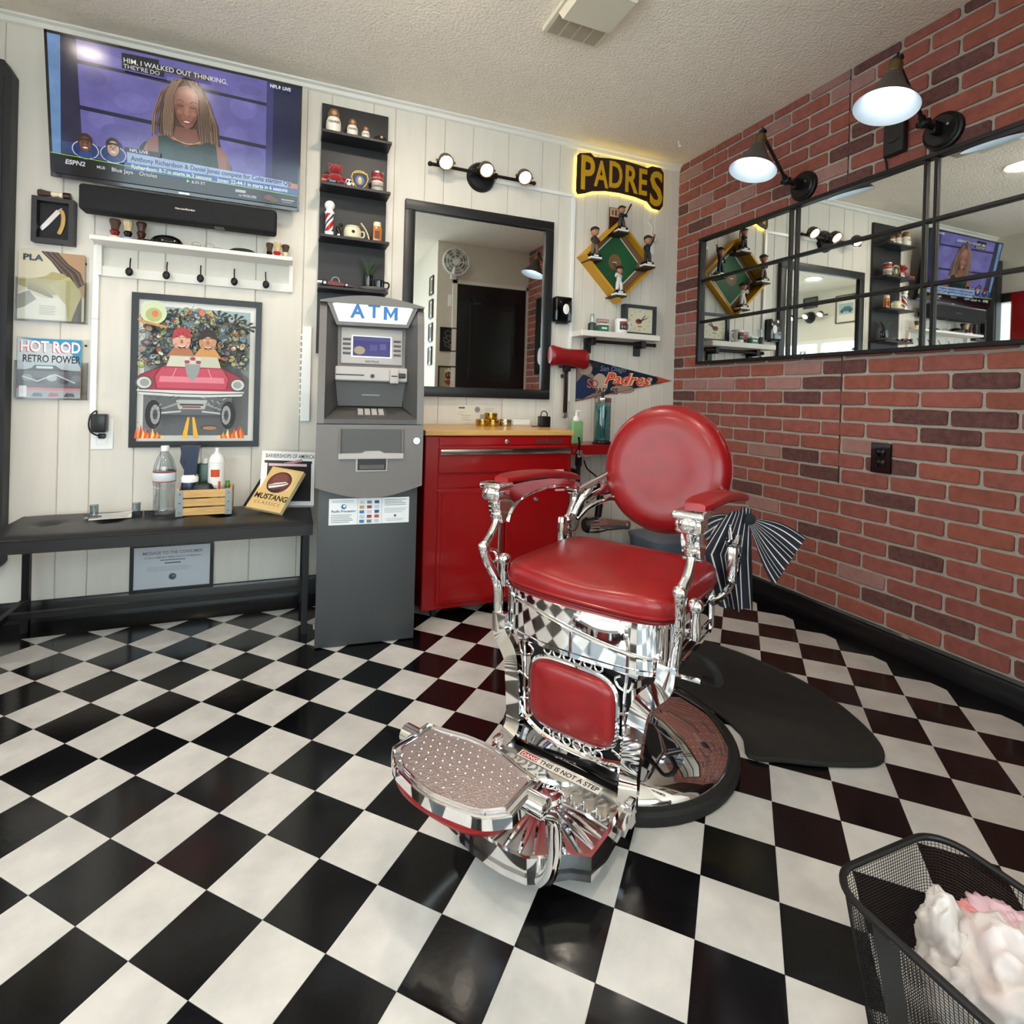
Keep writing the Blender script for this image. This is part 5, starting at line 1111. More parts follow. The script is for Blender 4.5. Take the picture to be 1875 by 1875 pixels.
# arched hood with sign
hp = [(-.205, 1.30), (-.205, 1.372)] + [(-.205 + .41 * k / 14, 1.372 + .030 * math.sin(PI * k / 14)) for k in range(1, 14)] + [(.205, 1.372), (.205, 1.30)]
LM = T(0, .012, 0) @ Matrix.Rotation(math.radians(-3), 4, 'X') @ BK
b = MB(T(0, .03, 0) @ BK)
top = [(-.205 + .41 * k / 14, 1.372 + .030 * math.sin(PI * k / 14)) for k in range(15)]
b.prism(top + [(.165, 1.358), (-.165, 1.358)] if False else [(-.205, 1.365)] + top + [(.205, 1.365)], -.37, .012); b.build('hood_top', 'grey_plastic', am, smooth=50)
sgn = [(-.158, 1.36)] + [(-.158 + .316 * k / 12, 1.362 + .022 * math.sin(PI * k / 12)) for k in range(13)] + [(.132, 1.295), (-.132, 1.292)]
b = MB(T(0, .028, 0) @ BK); b.prism([(-.18, 1.368)] + [(-.18 + .36 * k / 12, 1.368 + .026 * math.sin(PI * k / 12)) for k in range(13)] + [(.14, 1.282), (-.14, 1.278)], -.06, .004); b.build('sign_frame', 'grey_plastic', am, smooth=0)
b = MB(T(0, .028, 0) @ BK); b.prism(sgn, .004, .0065); b.build('sign_panel', mat('sign_white', '#dfe4e8', .3, emit=.06), am, smooth=0)
b = MB(T(0, .028, 0) @ BK)
mx, my, mw, mh, st = .040, 1.309, .056, .052, .013
b.prism([(mx, my), (mx + st, my), (mx + st, my + mh * .62), (mx + mw / 2, my + mh * .12), (mx + mw - st, my + mh * .62), (mx + mw - st, my), (mx + mw, my), (mx + mw, my + mh), (mx + mw - st, my + mh), (mx + mw / 2, my + mh * .46), (mx + st, my + mh), (mx, my + mh)], .0066, .0078)
for ch, xx, yy in (('A', -.062, 1.311), ('T', .002, 1.315)): b.text(ch, xx, yy, .052, align='CENTER', bold=.03, depth=.0005, z=.0072, sx=1.0)
o = b.build('sign_lettering', mat('atm_blue', '#1d64a8', .4), am, smooth=0)
# recessed face: bezel, screen, keys, ledge, slanted panel, keypad shelf
FM = T(0, .068, 1.28) @ Matrix.Rotation(math.radians(-6), 4, 'X') @ BK     # y down from here (negative)
b = MB(FM); b.box(-.14, .14, -.215, .02, -.03, 0); b.build('face_panel', 'grey_plastic', am, smooth=0)
b = MB(FM); b.rbox(-.122, .122, -.155, -.008, 0, .012, .004, 2); b.build('screen_bezel', 'grey_light_plastic', am)
b = MB(FM); b.box(-.082, .078, -.128, -.038, .012, .0135); b.build('screen_rim', 'steel', am, smooth=0)
s = Print(FM @ T(0, 0, .0135)); s.rect(-.076, -.123, .072, -.043, '#4b4785'); s.rect(-.076, -.06, .072, -.043, '#5a5794'); s.ell(-.05, -.1, .022, .017, '#b9a98a'); s.rect(-.01, -.10, .02, -.075, '#5f5b9a'); s.rect(.03, -.095, .055, -.07, '#6a66a4')
s.build('screen', mat('atm_screen', '#000000', .15, attr=True, emit=.5, emit_only=True), am, smooth=0)
for s_ in (-1, 1):
    for k in range(4): MB(FM).rbox(s_ * .1 - .015, s_ * .1 + .015, -.118 + k * .019, -.109 + k * .019, .012, .016, .0015, 1).build('side_key', 'grey_dark_plastic', am, smooth=0)
MB(FM @ T(0, -.148, .0125)).text('NAUTILUS', 0, 0, .008, align='CENTER', bold=.015).build('maker_badge', mat('ink_dark', '#2c2a2c', .6), am, smooth=0)
b = MB(FM); b.rbox(-.142, .142, -.225, -.168, 0, .022, .004, 1); b.build('reader_ledge', 'grey_light_plastic', am, smooth=0)
b = MB(FM); b.box(-.14, -.03, -.205, -.2, .022, .0228); b.build('receipt_slot', 'black_satin', am, smooth=0)
MB(FM).cyl((.002, -.205, .022), (.002, -.205, .026), .008, n=16).build('audio_jack', 'black_satin', am)
b = MB(FM); b.rbox(.07, .105, -.235, -.178, .02, .045, .004, 2); b.build('card_reader', 'grey_light_plastic', am); b = MB(FM); b.box(.075, .1, -.208, -.203, .045, .0458); b.build('card_slot', 'black_satin', am, smooth=0)
b = MB(FM); b.rbox(.105, .135, -.21, -.19, .02, .03, .003, 1); b.build('card_lamp', 'black_satin', am)
SLM = [(-.14, .066, 1.06), (.14, .066, 1.06), (.128, .075, .955), (-.128, .075, .955)]
MB().add(SLM + [(x, y + .03, z) for x, y, z in SLM], [(0, 3, 2, 1), (4, 5, 6, 7), (0, 1, 5, 4), (2, 3, 7, 6), (1, 2, 6, 5), (3, 0, 4, 7)]).build('slanted_panel', 'grey_dark_plastic', am, smooth=0)
MB().box(-.035, .035, .066, .072, 1.0, 1.003).build('receipt_lip', 'grey_light_plastic', am, smooth=0)
SH_ = [(-.178, -.035, .888), (.178, -.035, .888), (.178, -.035, .905), (-.178, -.035, .905), (-.14, .1, .955), (.14, .1, .955), (-.14, .1, .888), (.14, .1, .888)]
MB().add(SH_, [(0, 1, 2, 3), (3, 2, 5, 4), (4, 5, 7, 6), (0, 3, 4, 6), (1, 7, 5, 2), (0, 6, 7, 1)]).build('keypad_shelf', 'grey_dark_plastic', am, smooth=0)
KM = T(0, -.035, .905) @ Matrix.Rotation(math.atan2(.05, .135), 4, 'X')
MB(KM).rbox(-.062, .062, .03, .105, 0, .004, .002, 1).build('keypad_plate', 'grey_dark_plastic', am, smooth=0)
for r_ in range(4):
    for c_ in range(4): MB(KM).rbox(-.052 + c_ * .027, -.03 + c_ * .027, .036 + r_ * .017, .048 + r_ * .017, .004, .008, .002, 1).build('key', 'grey_light_plastic', am, smooth=0)
# sticker sheet on pedestal
s = Print(T(.004, 0, .537) @ BK); w, h = .156, .052
s.rect(-w, -h, w, h, '#dcdee0'); s.rect(-.048, -h, -.046, h, '#a8abae'); s.rect(.046, -h, .048, h, '#a8abae')
s.ell(-.1, .02, .010, .010, '#2d5f99'); s.ell(-.098, .022, .005, .005, '#dcdee0'); s.txt('Pacific Processing', -.101, -.002, .009, '#27292c', align='CENTER', bold=.02); s.lines(-.145, -.06, .045, 2, .006, .0018, '#8a8d90'); s.lines(-.148, -.055, -.012, 5, .007, .0018, '#55585c')
s.lines(.058, .148, .044, 4, .007, .0018, '#55585c'); s.lines(.056, .148, .008, 3, .007, .0018, '#8a8d90'); s.ell(.1, -.022, .005, .005, '#55585c'); s.lines(.065, .14, -.034, 2, .006, .0015, '#8a8d90')
cl5 = ['#2f6fa5', '#b04a3a', '#6d7175', '#c08a3a', '#27507c', '#8f2f2c']
for r_ in range(5):
    for c_ in range(3): s.rect(-.040 + c_ * .029, .036 - r_ * .019 - .006, -.022 + c_ * .029, .036 - r_ * .019 + .006, cl5[(r_ * 3 + c_ * 2) % 6] if (r_ + c_) % 3 else '#b9bcbf')
s.build('network_stickers', 'print', am, smooth=0)
MB().rbox(-.20, -.193, .02, .035, .07, .09, .002, 1).build('hinge_pin', 'steel', am)
tb = thing('wall_rail', 'white toothed rail on the wall just left of the cash machine', 'rail', (.205, YW - .001, 0)); MB(BK).rbox(-.022, .022, .86, 1.33, 0, .02, .003, 1).build('rail_body', 'white_gloss', tb, smooth=0)
for k in range(14): MB(BK).box(-.030, -.020, .89 + k * .03, .9 + k * .03, .004, .016).build('tooth', 'white_gloss', tb, smooth=0)

# ================================================================== bench
bn = thing('bench', 'long black tufted leather bench with a black metal frame', 'bench', (-.315, .295, 0))
BW, BD, BZ = .55, .205, .474
rows = []
def tuft(x, y):
    d = 0
    for tx in (-.4, -.2, 0, .2, .4): d += .020 * math.exp(-((x - tx) ** 2 + y ** 2) / .0012)
    return d
N1, N2 = 56, 22
for i in range(N1 + 1):
    u = -1 + 2 * i / N1; row = []
    for j in range(N2 + 1):
        w_ = -1 + 2 * j / N2; ed_ = (1 - abs(u) ** 14) * (1 - abs(w_) ** 8)
        row.append((u * BW, w_ * BD, BZ - .012 + .012 * ed_ ** .5 - tuft(u * BW, w_ * BD)))
    rows.append(row)
b = MB(); b.surf(rows); b.box(-BW, BW, -BD, BD, .413, BZ - .012); b.build('seat_cushion', 'black_leather', bn, smooth=50)
MB().tube([(-BW, -BD, BZ - .014), (BW, -BD, BZ - .014), (BW, BD, BZ - .014), (-BW, BD, BZ - .014)], .004, 6, closed=True).build('piping', 'black_leather', bn)
for xx in (-.525, .525):
    for yy in (-.19, .175): MB().rbox(xx - .0125, xx + .0125, yy - .0125, yy + .0125, 0, .413, .001, 1).build('leg', 'black_metal', bn, smooth=0)
    MB().rbox(xx - .0115, xx + .0115, -.177, .162, .115, .138, .001, 1).build('side_stretcher', 'black_metal', bn, smooth=0)
MB().rbox(-.513, .513, -.012, .012, .115, .138, .001, 1).build('long_stretcher', 'black_metal', bn, smooth=0)
nt = thing('framed_notice', 'black framed consumer notice hung low on the wall behind the bench', 'frame', (-.345, YW, .19))
w, h = .165, .11
b = MB(BK); b.box(-w, w, h - .014, h, 0, .014); b.box(-w, w, -h, -h + .016, 0, .014); b.box(-w, -w + .014, -h + .016, h - .014, 0, .014); b.box(w - .014, w, -h + .016, h - .014, 0, .014); b.build('frame', 'frame_black', nt, smooth=0)
s = Print(BK @ T(0, 0, .006)); s.rect(-w + .014, -h + .016, w - .014, h - .014, '#c9cdd4')
s.txt('MESSAGE TO THE CONSUMER', 0, .06, .013, '#6b6e75', align='CENTER', bold=.01, sx=.93); s.txt('TO FILE A COMPLAINT, PLEASE CONTACT THE BOARD OF', 0, .042, .0065, '#54575e', align='CENTER', bold=.015, sx=.9); s.rect(-.05, .030, .05, .034, '#6a6d74'); s.rect(-.032, .016, .032, .021, '#54575e'); s.lines(-.1, .1, .002, 3, .008, .0015, '#868991', .3)
s.ell(0, -.045, .016, .016, '#6d7884'); s.ell(0, -.045, .011, .011, '#3b4a5a'); s.ell(.003, -.043, .005, .004, '#8d979f'); s.build('notice_print', 'print', nt, smooth=0)
MB(BK).box(-w + .01, w - .01, -h + .01, h - .01, 0, .0058).build('backing_card', 'paper_white', nt, smooth=0)

# things on the bench
wb = thing('water_bottle', 'large clear plastic water bottle beside the wooden crate', 'bottle', (-.352, .385, BZ))
pr_ = [(0, .002), (.034, 0), (.040, .008)]
for k in range(9): z = .02 + k * .011; pr_ += [(.041, z), (.0385, z + .0055)]
pr_ += [(.042, .125), (.042, .135), (.0425, .185), (.041, .20), (.030, .235), (.018, .255), (.0135, .262), (.0135, .272), (0, .272)]
MB().lathe(pr_, 32).build('bottle_body', 'bottle_clear', wb, smooth=60); MB().lathe([(.0155, .266), (.016, .268), (.016, .286), (.013, .288), (0, .288)], 24).build('cap', 'white_gloss', wb)
b = MB()
for z0, z1, c in ((.136, .141, '#a9443f'), (.141, .176, '#c9d4da'), (.176, .182, '#8d3a36')): b.lathe([(.0427, z0), (.0429, z0 + .0003), (.0429, z1 - .0003), (.0427, z1)], 32, col=c, caps=False)
b.build('label_wrap', 'print', wb)
cr = thing('wooden_crate', 'small wooden slat crate with metal corner straps on the bench', 'crate', (-.192, .362, BZ), math.radians(1.5))
CW, CD, CH = .098, .062, .112
for k in range(3):
    z0 = .002 + k * .037
    MB().rbox(-CW, CW, -CD, -CD + .009, z0, z0 + .032, .0015, 1).build('slat', 'wood_pale', cr, smooth=0); MB().rbox(-CW, CW, CD - .009, CD, z0, z0 + .032, .0015, 1).build('slat', 'wood_pale', cr, smooth=0)
for s_ in (-1, 1):
    MB().rbox(s_ * CW - .0045, s_ * CW + .0045, -CD + .0095, CD - .0095, .002, CH, .0015, 1).build('end_panel', 'wood_pale', cr, smooth=0)
    for t_ in (-1, 1):
        o = MB().box(min(s_ * (CW + .006), s_ * (CW - .02)), max(s_ * (CW + .006), s_ * (CW - .02)), t_ * (CD + .0008) - .0006, t_ * (CD + .0008) + .0006, .0, .108).build('corner_strap', mat('zinc', '#8b8d8e', .4, .9), cr, smooth=0)
        for k in range(3): MB().sphere((s_ * (CW - .008), t_ * (CD + .0016), .018 + k * .037), .003, nu=8, nv=6).build('rivet', 'bronze', o)
MB().box(-CW + .005, CW - .005, -CD + .01, CD - .01, .002, .008).build('floor_board', 'wood_pale', cr, smooth=0)
CB = BZ + .009
sp = thing('spray_bottle', 'navy blue trigger mist bottle standing in the wooden crate', 'bottle', (-.255, .365, CB)); sp.scale = (1.05, 1.05, 1.28)
MB().lathe([(0, 0), (.029, 0), (.031, .004), (.031, .085), (.030, .10), (.022, .11), (.02, .118), (0, .118)], 28).build('tank', mat('navy', '#15213f', .3), sp); MB().lathe([(.0312, .098), (.0315, .1), (.0315, .112), (.025, .122)], 28).build('collar', 'white_gloss', sp)
MB(BK).prism([(-.02, .118), (.024, .118), (.026, .17), (.034, .218), (-.034, .218), (-.03, .19), (-.018, .165)], -.017, .017).build('head', 'navy', sp, smooth=30); MB(BK).prism([(-.032, .195), (-.036, .165), (-.022, .14), (-.016, .15), (-.024, .168), (-.02, .195)], -.008, .008).build('trigger', 'navy', sp, smooth=0); MB().lathe([(.006, .118), (.01, .12), (.013, .14), (.012, .155), (0, .16)], 12).build('spring_tube', 'steel', sp)
sc_ = can('spray_can', 'white aerosol spray can with orange lettering in the wooden crate', (-.155, .372, CB), .031, .165, [(.02, .98, '#dcdcda'), (.3, .52, '#d5dbe2')], 'spray can', lid=mat('aero_white', '#e2e2e0', .25)); sc_.scale = (1.1, 1.1, 1.27)
MB().lathe([(.0305, .164), (.027, .178), (.018, .19), (.012, .193), (.0125, .2), (0, .2)], 24).build('shoulder', 'aero_white', sc_); MB().cyl((0, 0, .198), (0, 0, .212), .006).build('nozzle', 'white_gloss', sc_)
b = MB()
for k in range(8):
    a0 = -PI / 2 - .6 + k * .15; r_ = .0312
    for z0, z1, c, on_ in ((.115, .14, '#c2431f', k < 7), (.03, .10, '#c8501f', k > 5), (.06, .078, '#33456b', k in (1, 2, 3, 4))):
        if on_: b.add([(r_ * math.cos(a0), r_ * math.sin(a0), z0), (r_ * math.cos(a0 + .15), r_ * math.sin(a0 + .15), z0), (r_ * math.cos(a0 + .15), r_ * math.sin(a0 + .15), z1), (r_ * math.cos(a0), r_ * math.sin(a0), z1)], [(0, 1, 2, 3)], c)
b.build('can_print', 'print', sc_)
gb = thing('green_bottle', 'dark green square bottle with white cap behind the mist bottle', 'bottle', (-.203, .40, CB)); gb.scale = (1, 1, 1.33); MB().rbox(-.028, .028, -.014, .014, 0, .15, .005).build('bottle_body', mat('bottle_green', '#173a28', .25), gb); MB().cyl((0, 0, .15), (0, 0, .168), .013).build('cap', mat('cap_white', '#cfd0cd', .4), gb)
cb = thing('round_brush', 'black rounded palm brush lying in the front of the crate', 'brush', (-.200, .332, CB)); MB().cushion((0, 0, .08), .042, .02, [(.8, -.012), (1, .0), (.98, .02), (.75, .038), (.35, .045)], 2.2, n=28).build('back', 'black_satin', cb); MB().cushion((0, 0, 0), .036, .017, [(.9, 0), (1, .03), (.95, .058)], 2.2, n=28).build('bristles', 'black_rubber', cb)
lp = thing('small_vial', 'tiny green capped vial at the right end of the crate', 'bottle', (-.112, .385, CB)); MB().lathe([(0, 0), (.011, 0), (.011, .095), (.008, .1), (0, .1)], 16).build('vial', 'bottle_clear', lp); MB().cyl((0, 0, .1), (0, 0, .122), .009).build('cap', mat('cap_green', '#4d8f43', .4), lp); MB().lathe([(.0113, .02), (.0113, .09)], 16, caps=False).build('label_wrap', 'white_gloss', lp)
# books
s = Print(); w, h = .115, .265
s.rect(-w, 0, w, h, '#e4e4e4'); s.txt('BARBERSHOPS OF AMERICA', -.1, .232, .019, '#24262a', bold=.012, sx=.62); s.rect(-w + .012, .205, w - .012, .218, '#23262b'); s.line([(-.02, .2), (.06, .222)], .012, '#c08a94'); s.rect(-.09, .02, w - .015, .205, '#1d2024'); s.rect(-.085, .19, .08, .203, '#d9b9bd'); s.rect(.0, .03, .09, .12, '#15181b')
t = book('book', 'tall white barbershop picture book leaning against the wall', 'book', T(.132, .325, BZ + .020) @ Matrix.Rotation(math.radians(6), 4, 'Z') @ Matrix.Rotation(math.radians(-30), 4, 'X') @ BK @ Matrix.Rotation(math.radians(-4), 4, 'Z'), w, h, .020, 'paper_white', s)
MB().box(-w, w, 0, h, -.022, -.0202).build('back_cover', 'white_gloss', t, smooth=0)
s = Print(); w, h = .075, .205; KX = 1.30; s.M = Matrix.Diagonal((KX, 1.03, 1, 1))
s.rect(-w, 0, w, h, '#d9b679'); s.rect(-w, 0, -w + .012, h, '#15140f'); s.rect(-.005, .1, .06, .195, '#dfc088'); s.ell(.006, .135, .046, .052, '#3a1f1b', 28); s.ell(.006, .135, .042, .048, '#6f3a34', 28); s.ell(.004, .148, .03, .03, '#7d4a44')
s.poly([(-.03, .115), (-.005, .13), (.03, .142), (.044, .135), (.03, .122), (.0, .108), (-.02, .1)], '#e6e2da'); s.line([(-.028, .112), (.0, .122), (.036, .136)], .004, '#2b2b2c'); s.poly([(-.03, .1), (0, .095), (.03, .108), (.02, .09), (-.015, .088)], '#252a33')
s.txt('MUSTANG', -.057, .05, .024, '#1f1a14', bold=.025, sx=.80); s.txt('CLASSICS', -.045, .025, .014, '#8a6a3a', sx=1.0, space=1.25)
t = book('book', 'tan car picture book leaning in front of the tall white book', 'book', T(.03, .27, BZ + .019) @ Matrix.Rotation(math.radians(-35), 4, 'Z') @ Matrix.Rotation(math.radians(-40), 4, 'X') @ BK @ Matrix.Rotation(math.radians(-6), 4, 'Z'), w * KX, h * 1.03, .018, 'cream', s)
MB().box(-w * KX, w * KX, 0, h * 1.03, -.020, -.0182).build('back_cover', mat('tan_cover', '#b8934f', .6), t, smooth=0)
t.matrix_world = t.matrix_world
# loose papers and cup
lpap = thing('loose_papers', 'stack of clear sleeves and papers lying on the bench', 'papers', (-.53, .36, BZ), math.radians(8))
for k, (dx, dy, a, m_) in enumerate(((0, 0, 0, 'paper_white'), (.02, .008, 12, 'paper_white'), (-.01, -.006, -8, 'acrylic'))):
    MB(T(dx, dy, .0015 + k * .003) @ Matrix.Rotation(math.radians(a), 4, 'Z')).box(-.07, .07, -.045, .045, 0, .002).build('sheet', m_, lpap, smooth=0)
MB().tube([(-.09, .03, .012), (-.06, -.02, .012), (-.03, -.04, .014)], .003).build('pen', 'grey_dark_plastic', lpap)
for x_, y_, lab in ((-.60, .40, 'small clear plastic cup standing behind the loose papers'), (-.455, .41, 'small clear plastic cup nearer the water bottle')):
    c = thing('clear_cup', lab, 'cup', (x_, y_, BZ), 0); MB().lathe([(.012, 0), (.012, .002), (.0145, .045), (.016, .045), (.0135, 0)], 20, caps=False).build('cup_wall', 'bottle_clear', c); MB().lathe([(0, .001), (.012, .001)], 20).build('cup_bottom', 'bottle_clear', c)
sg2 = thing('sunglasses', 'black sunglasses lying folded on the bench by the water bottle', 'glasses', (-.415, .335, BZ)); 
for s_ in (-1, 1): MB().rbox(s_ * .022 - .018, s_ * .022 + .018, -.002, .002, .001, .024, .0018, 1).build('lens', 'black_gloss', sg2); MB().tube([(s_ * .04, 0, .018), (s_ * .038, .04, .012), (s_ * .02, .05, .004)], .002).build('temple', 'black_satin', sg2)

# ================================================================== red tool cabinet
cb = thing('tool_cabinet', 'red steel tool cabinet with a wide drawer and two doors', 'cabinet', (1.06, .06, 0)); CX = .367
MB().rbox(-CX, CX, .002, .50, .045, .826, .004, 1).build('body', 'red_paint', cb, smooth=0)
MB().rbox(-CX - .004, CX + .004, -.012, .508, .828, .852, .003, 1).build('wood_top', mat('maple', '#c79a5a', .4, noise=(8, .2, (1, 10, 10)), coat=.2), cb, smooth=0)
MB().rbox(-.305, .345, -.006, .004, .784, .822, .002, 1).build('top_fascia', 'red_paint', cb, smooth=0)
dr = MB().rbox(-.307, .347, -.010, .004, .659, .779, .003, 1).build('drawer', 'red_paint', cb, smooth=0)
MB(YZ).prism([(-.010, .772), (-.03, .768), (-.033, .756), (-.026, .742), (-.010, .738)], -.303, .345).build('handle', 'chrome_soft', dr, smooth=60)
for x0_, x1_ in ((-.307, -.062), (-.056, .104), (.110, .347)):
    pass
for x0_, x1_ in ((-.307, .017), (.023, .347)):
    d_ = MB().rbox(x0_, x1_, -.010, .004, .07, .585, .003, 1).build('door', 'red_paint', cb, smooth=0)
    MB().tube([(x0_ + .02, -.0105, .085), (x1_ - .02, -.0105, .085), (x1_ - .02, -.0105, .57), (x0_ + .02, -.0105, .57)], .003, 6, closed=True).build('door_bead', 'red_paint', d_)
MB().rbox(-.307, .347, -.004, .004, .592, .652, .002, 1).build('drawer_rail', 'red_paint', cb, smooth=0)
MB(T(.018, -.011, .33)).rbox(-.035, -.02, -.012, 0, -.24, .24, .003, 1).build('door_handle', 'chrome_soft', cb, smooth=0)
MB(T(.019, -.007, .80) @ BK).lathe([(0, .006), (.007, .006), (.011, .003), (.012, 0)], 20).build('drawer_lock', 'steel', cb); MB(T(.174, -.011, .523) @ BK).lathe([(0, .004), (.005, .004), (.006, .007), (.010, .006), (.012, 0)], 20).build('door_lock', 'steel', cb)
b = MB(T(.165, -.0065, .789) @ BK); b.text('HUSKY', .03, 0, .021, bold=.03, depth=.0006, sx=1.25, z=.0006); b.prism([(.0, .01), (.012, .022), (.024, .018), (.018, .012), (.024, .006), (.012, .0)], 0, .001); b.build('maker_badge', 'ink_dark', cb, smooth=0)
for xx, zz in ((.264, .657), (.275, .565)): MB(T(xx, -.0112, zz) @ BK).box(0, .055, -.006, .006, 0, .0006).build('label_sticker', mat('label_pink', '#d9b5b5', .5), cb, smooth=0)
for xx in (-.30, .30):
    for yy in (.05, .44):
        o = MB().cyl((xx - .012, yy, .022), (xx + .012, yy, .022), .022, n=20).build('caster', 'black_rubber', cb); MB().box(xx - .016, xx + .016, yy - .014, yy + .014, .03, .046).build('fork', 'black_metal', o, smooth=0)
CT = .852
def tin(label, x, y, z, r, h, m_):
    t = thing('pomade_tin', label, 'tin', (x, y, z), 0, 'round pomade tins'); MB().lathe([(0, 0), (r * .97, 0), (r, .002), (r, h * .48), (r * .985, h * .5)], 28).build('base', m_, t); MB().lathe([(r * 1.02, h * .45), (r * 1.03, h * .5), (r * 1.03, h * .95), (r, h), (r * .92, h), (r * .9, h - .0015), (0, h - .0015)], 28).build('lid', m_, t)
    b = MB()
    for k in range(6): a0 = -PI / 2 - .5 + k * .17; b.add([(r * 1.035 * math.cos(a0), r * 1.035 * math.sin(a0), h * .6), (r * 1.035 * math.cos(a0 + .12), r * 1.035 * math.sin(a0 + .12), h * .6), (r * 1.035 * math.cos(a0 + .12), r * 1.035 * math.sin(a0 + .12), h * .85), (r * 1.035 * math.cos(a0), r * 1.035 * math.sin(a0), h * .85)], [(0, 1, 2, 3)])
    b.build('lettering', 'ink_dark', t, smooth=0)
mat('tin_silver', '#c9c3b2', .25, 1.0)
tin('left gold pomade tin of the lower pair on the wood top', 1.075, .40, CT, .034, .034, 'gold'); tin('middle gold pomade tin under the stacked tin', 1.122, .37, CT, .034, .036, 'gold'); tin('gold pomade tin stacked on top of the others', 1.115, .382, CT + .037, .034, .032, 'gold'); tin('silver pomade tin at the right of the stack', 1.198, .385, CT, .034, .036, 'tin_silver')
ch_ = thing('charger', 'black cube charger with looped cord on the wood top', 'charger', (1.535, .41, .79), 0)
ch_.location = (1.40, .33, CT); MB().rbox(-.028, .028, -.025, .025, 0, .058, .004).build('cube_body', 'plastic_black', ch_); MB().tube(smoothpath([(-.02, 0, .056), (-.016, 0, .078), (0, 0, .086), (.016, 0, .076), (.018, 0, .056)]), .0028, 8).build('cord_loop', 'plastic_black', ch_); MB().tube(smoothpath([(-.028, 0, .006), (-.05, .01, .003), (-.065, .02, .003)]), .003, 8).build('cord', 'plastic_black', ch_)
bxw = thing('wall_box', 'low white box against the wall on the wood top', 'box', (1.335, .52, CT)); MB().rbox(-.045, .055, -.03, .03, 0, .028, .003, 1).build('box_body', 'white_gloss', bxw, smooth=0); MB().rbox(-.046, .056, -.031, .031, .020, .030, .003, 1).build('lid', 'white_gloss', bxw, smooth=0)

# side shelf on the wall right of the cabinet
ss = thing('side_shelf', 'red side shelf on the wall right of the tool cabinet', 'shelf', (1.78, YW, 0)); SZ = .752
MB().rbox(-.22, .22, -.27, 0, SZ - .012, SZ, .002, 1).build('tray', 'red_paint', ss, smooth=0); MB().rbox(-.22, .22, -.275, -.265, SZ - .05, SZ + .004, .002, 1).build('front_lip', 'red_paint', ss, smooth=0)
for xx in (-.19, .19): MB(YZ).prism([(0, SZ - .012), (-.2, SZ - .012), (0, SZ - .16)], xx - .006, xx + .006).build('bracket', 'red_paint', ss, smooth=0)
sp_ = thing('soap_bottle', 'green pump soap bottle on the red side shelf', 'bottle', (1.635, .40, SZ + .001))
MB().rbox(-.036, .036, -.022, .022, 0, .132, .01, 3).build('bottle_body', mat('soap_green', '#8fbf88', .25, trans=.25), sp_); MB().lathe([(.02, .13), (.021, .135), (.018, .15), (.01, .156), (.006, .16), (.005, .185), (0, .186)], 20).build('pump', 'white_gloss', sp_); MB().rbox(-.006, .024, -.006, .006, .182, .192, .003).build('spout', 'white_gloss', sp_)
jar = thing('disinfectant_jar', 'tall glass jar of blue disinfectant with combs and a steel lid', 'jar', (1.805, .40, SZ + .001))
MB().lathe([(0, 0), (.055, 0), (.057, .008), (.05, .018), (.047, .02)], 32).build('foot', 'black_gloss', jar); MB().lathe([(0, .02), (.047, .02), (.0485, .03), (.0485, .235), (.047, .24)], 32).build('glass_wall', 'jar_blue', jar); MB().lathe([(.05, .238), (.051, .24), (.051, .262), (.046, .266), (0, .267)], 32).build('lid', 'chrome_soft', jar); MB().cyl((0, 0, .267), (0, 0, .285), .008).sphere((0, 0, .287), .010).build('lid_knob', 'black_satin', jar)
MB().lathe([(0, .022), (.046, .022), (.046, .215), (0, .215)], 28).build('liquid', mat('barbicide', '#5fa3a8', .1, alpha=.32), jar)
for k, (a, t_) in enumerate(((-.2, .12), (.15, .05), (.02, -.2))): MB(T(0, -.01 + .008 * k, .03) @ Matrix.Rotation(a, 4, 'Y') @ Matrix.Rotation(t_, 4, 'Z')).rbox(-.008, .008, -.002, .002, .005, .17, .001, 1).build('comb', 'black_satin', jar, smooth=0)
MB(T(.005, -.03, .03) @ Matrix.Rotation(-.12, 4, 'Y')).tube([(0, 0, .0), (0, 0, .2)], .0022).build('lift_rod', 'chrome', jar)
ls = thing('clipper_stand', 'black clamp stand with a steel lever hanging beside the side shelf', 'stand', (1.665, .37, 0))
ls.location = (1.60, .30, 0)
MB().tube([(0, 0, .45), (0, 0, .70)], .012, 10).rbox(-.016, .016, -.012, .012, .64, .72, .004).build('post', 'black_metal', ls); MB().tube(smoothpath([(0, 0, .70), (.004, 0, .76), (-.002, 0, .80)]), .006).build('grip', 'plastic_black', ls); MB().tube(smoothpath([(-.02, -.014, .715), (.01, -.014, .71), (.04, -.014, .695), (.075, -.014, .70)]), .004).rbox(-.014, .014, -.02, -.004, .69, .73, .004).build('lever', 'chrome', ls); MB().rbox(-.012, .012, .0, .24, .60, .62, .003, 1).build('wall_arm', 'black_metal', ls, smooth=0)
hdry = thing('hair_dryer', 'chrome hair dryer hanging by its black handle behind the chair seat', 'hair dryer', (1.81, .41, .285)); hdry.scale = (1.18, 1.1, 1.18)
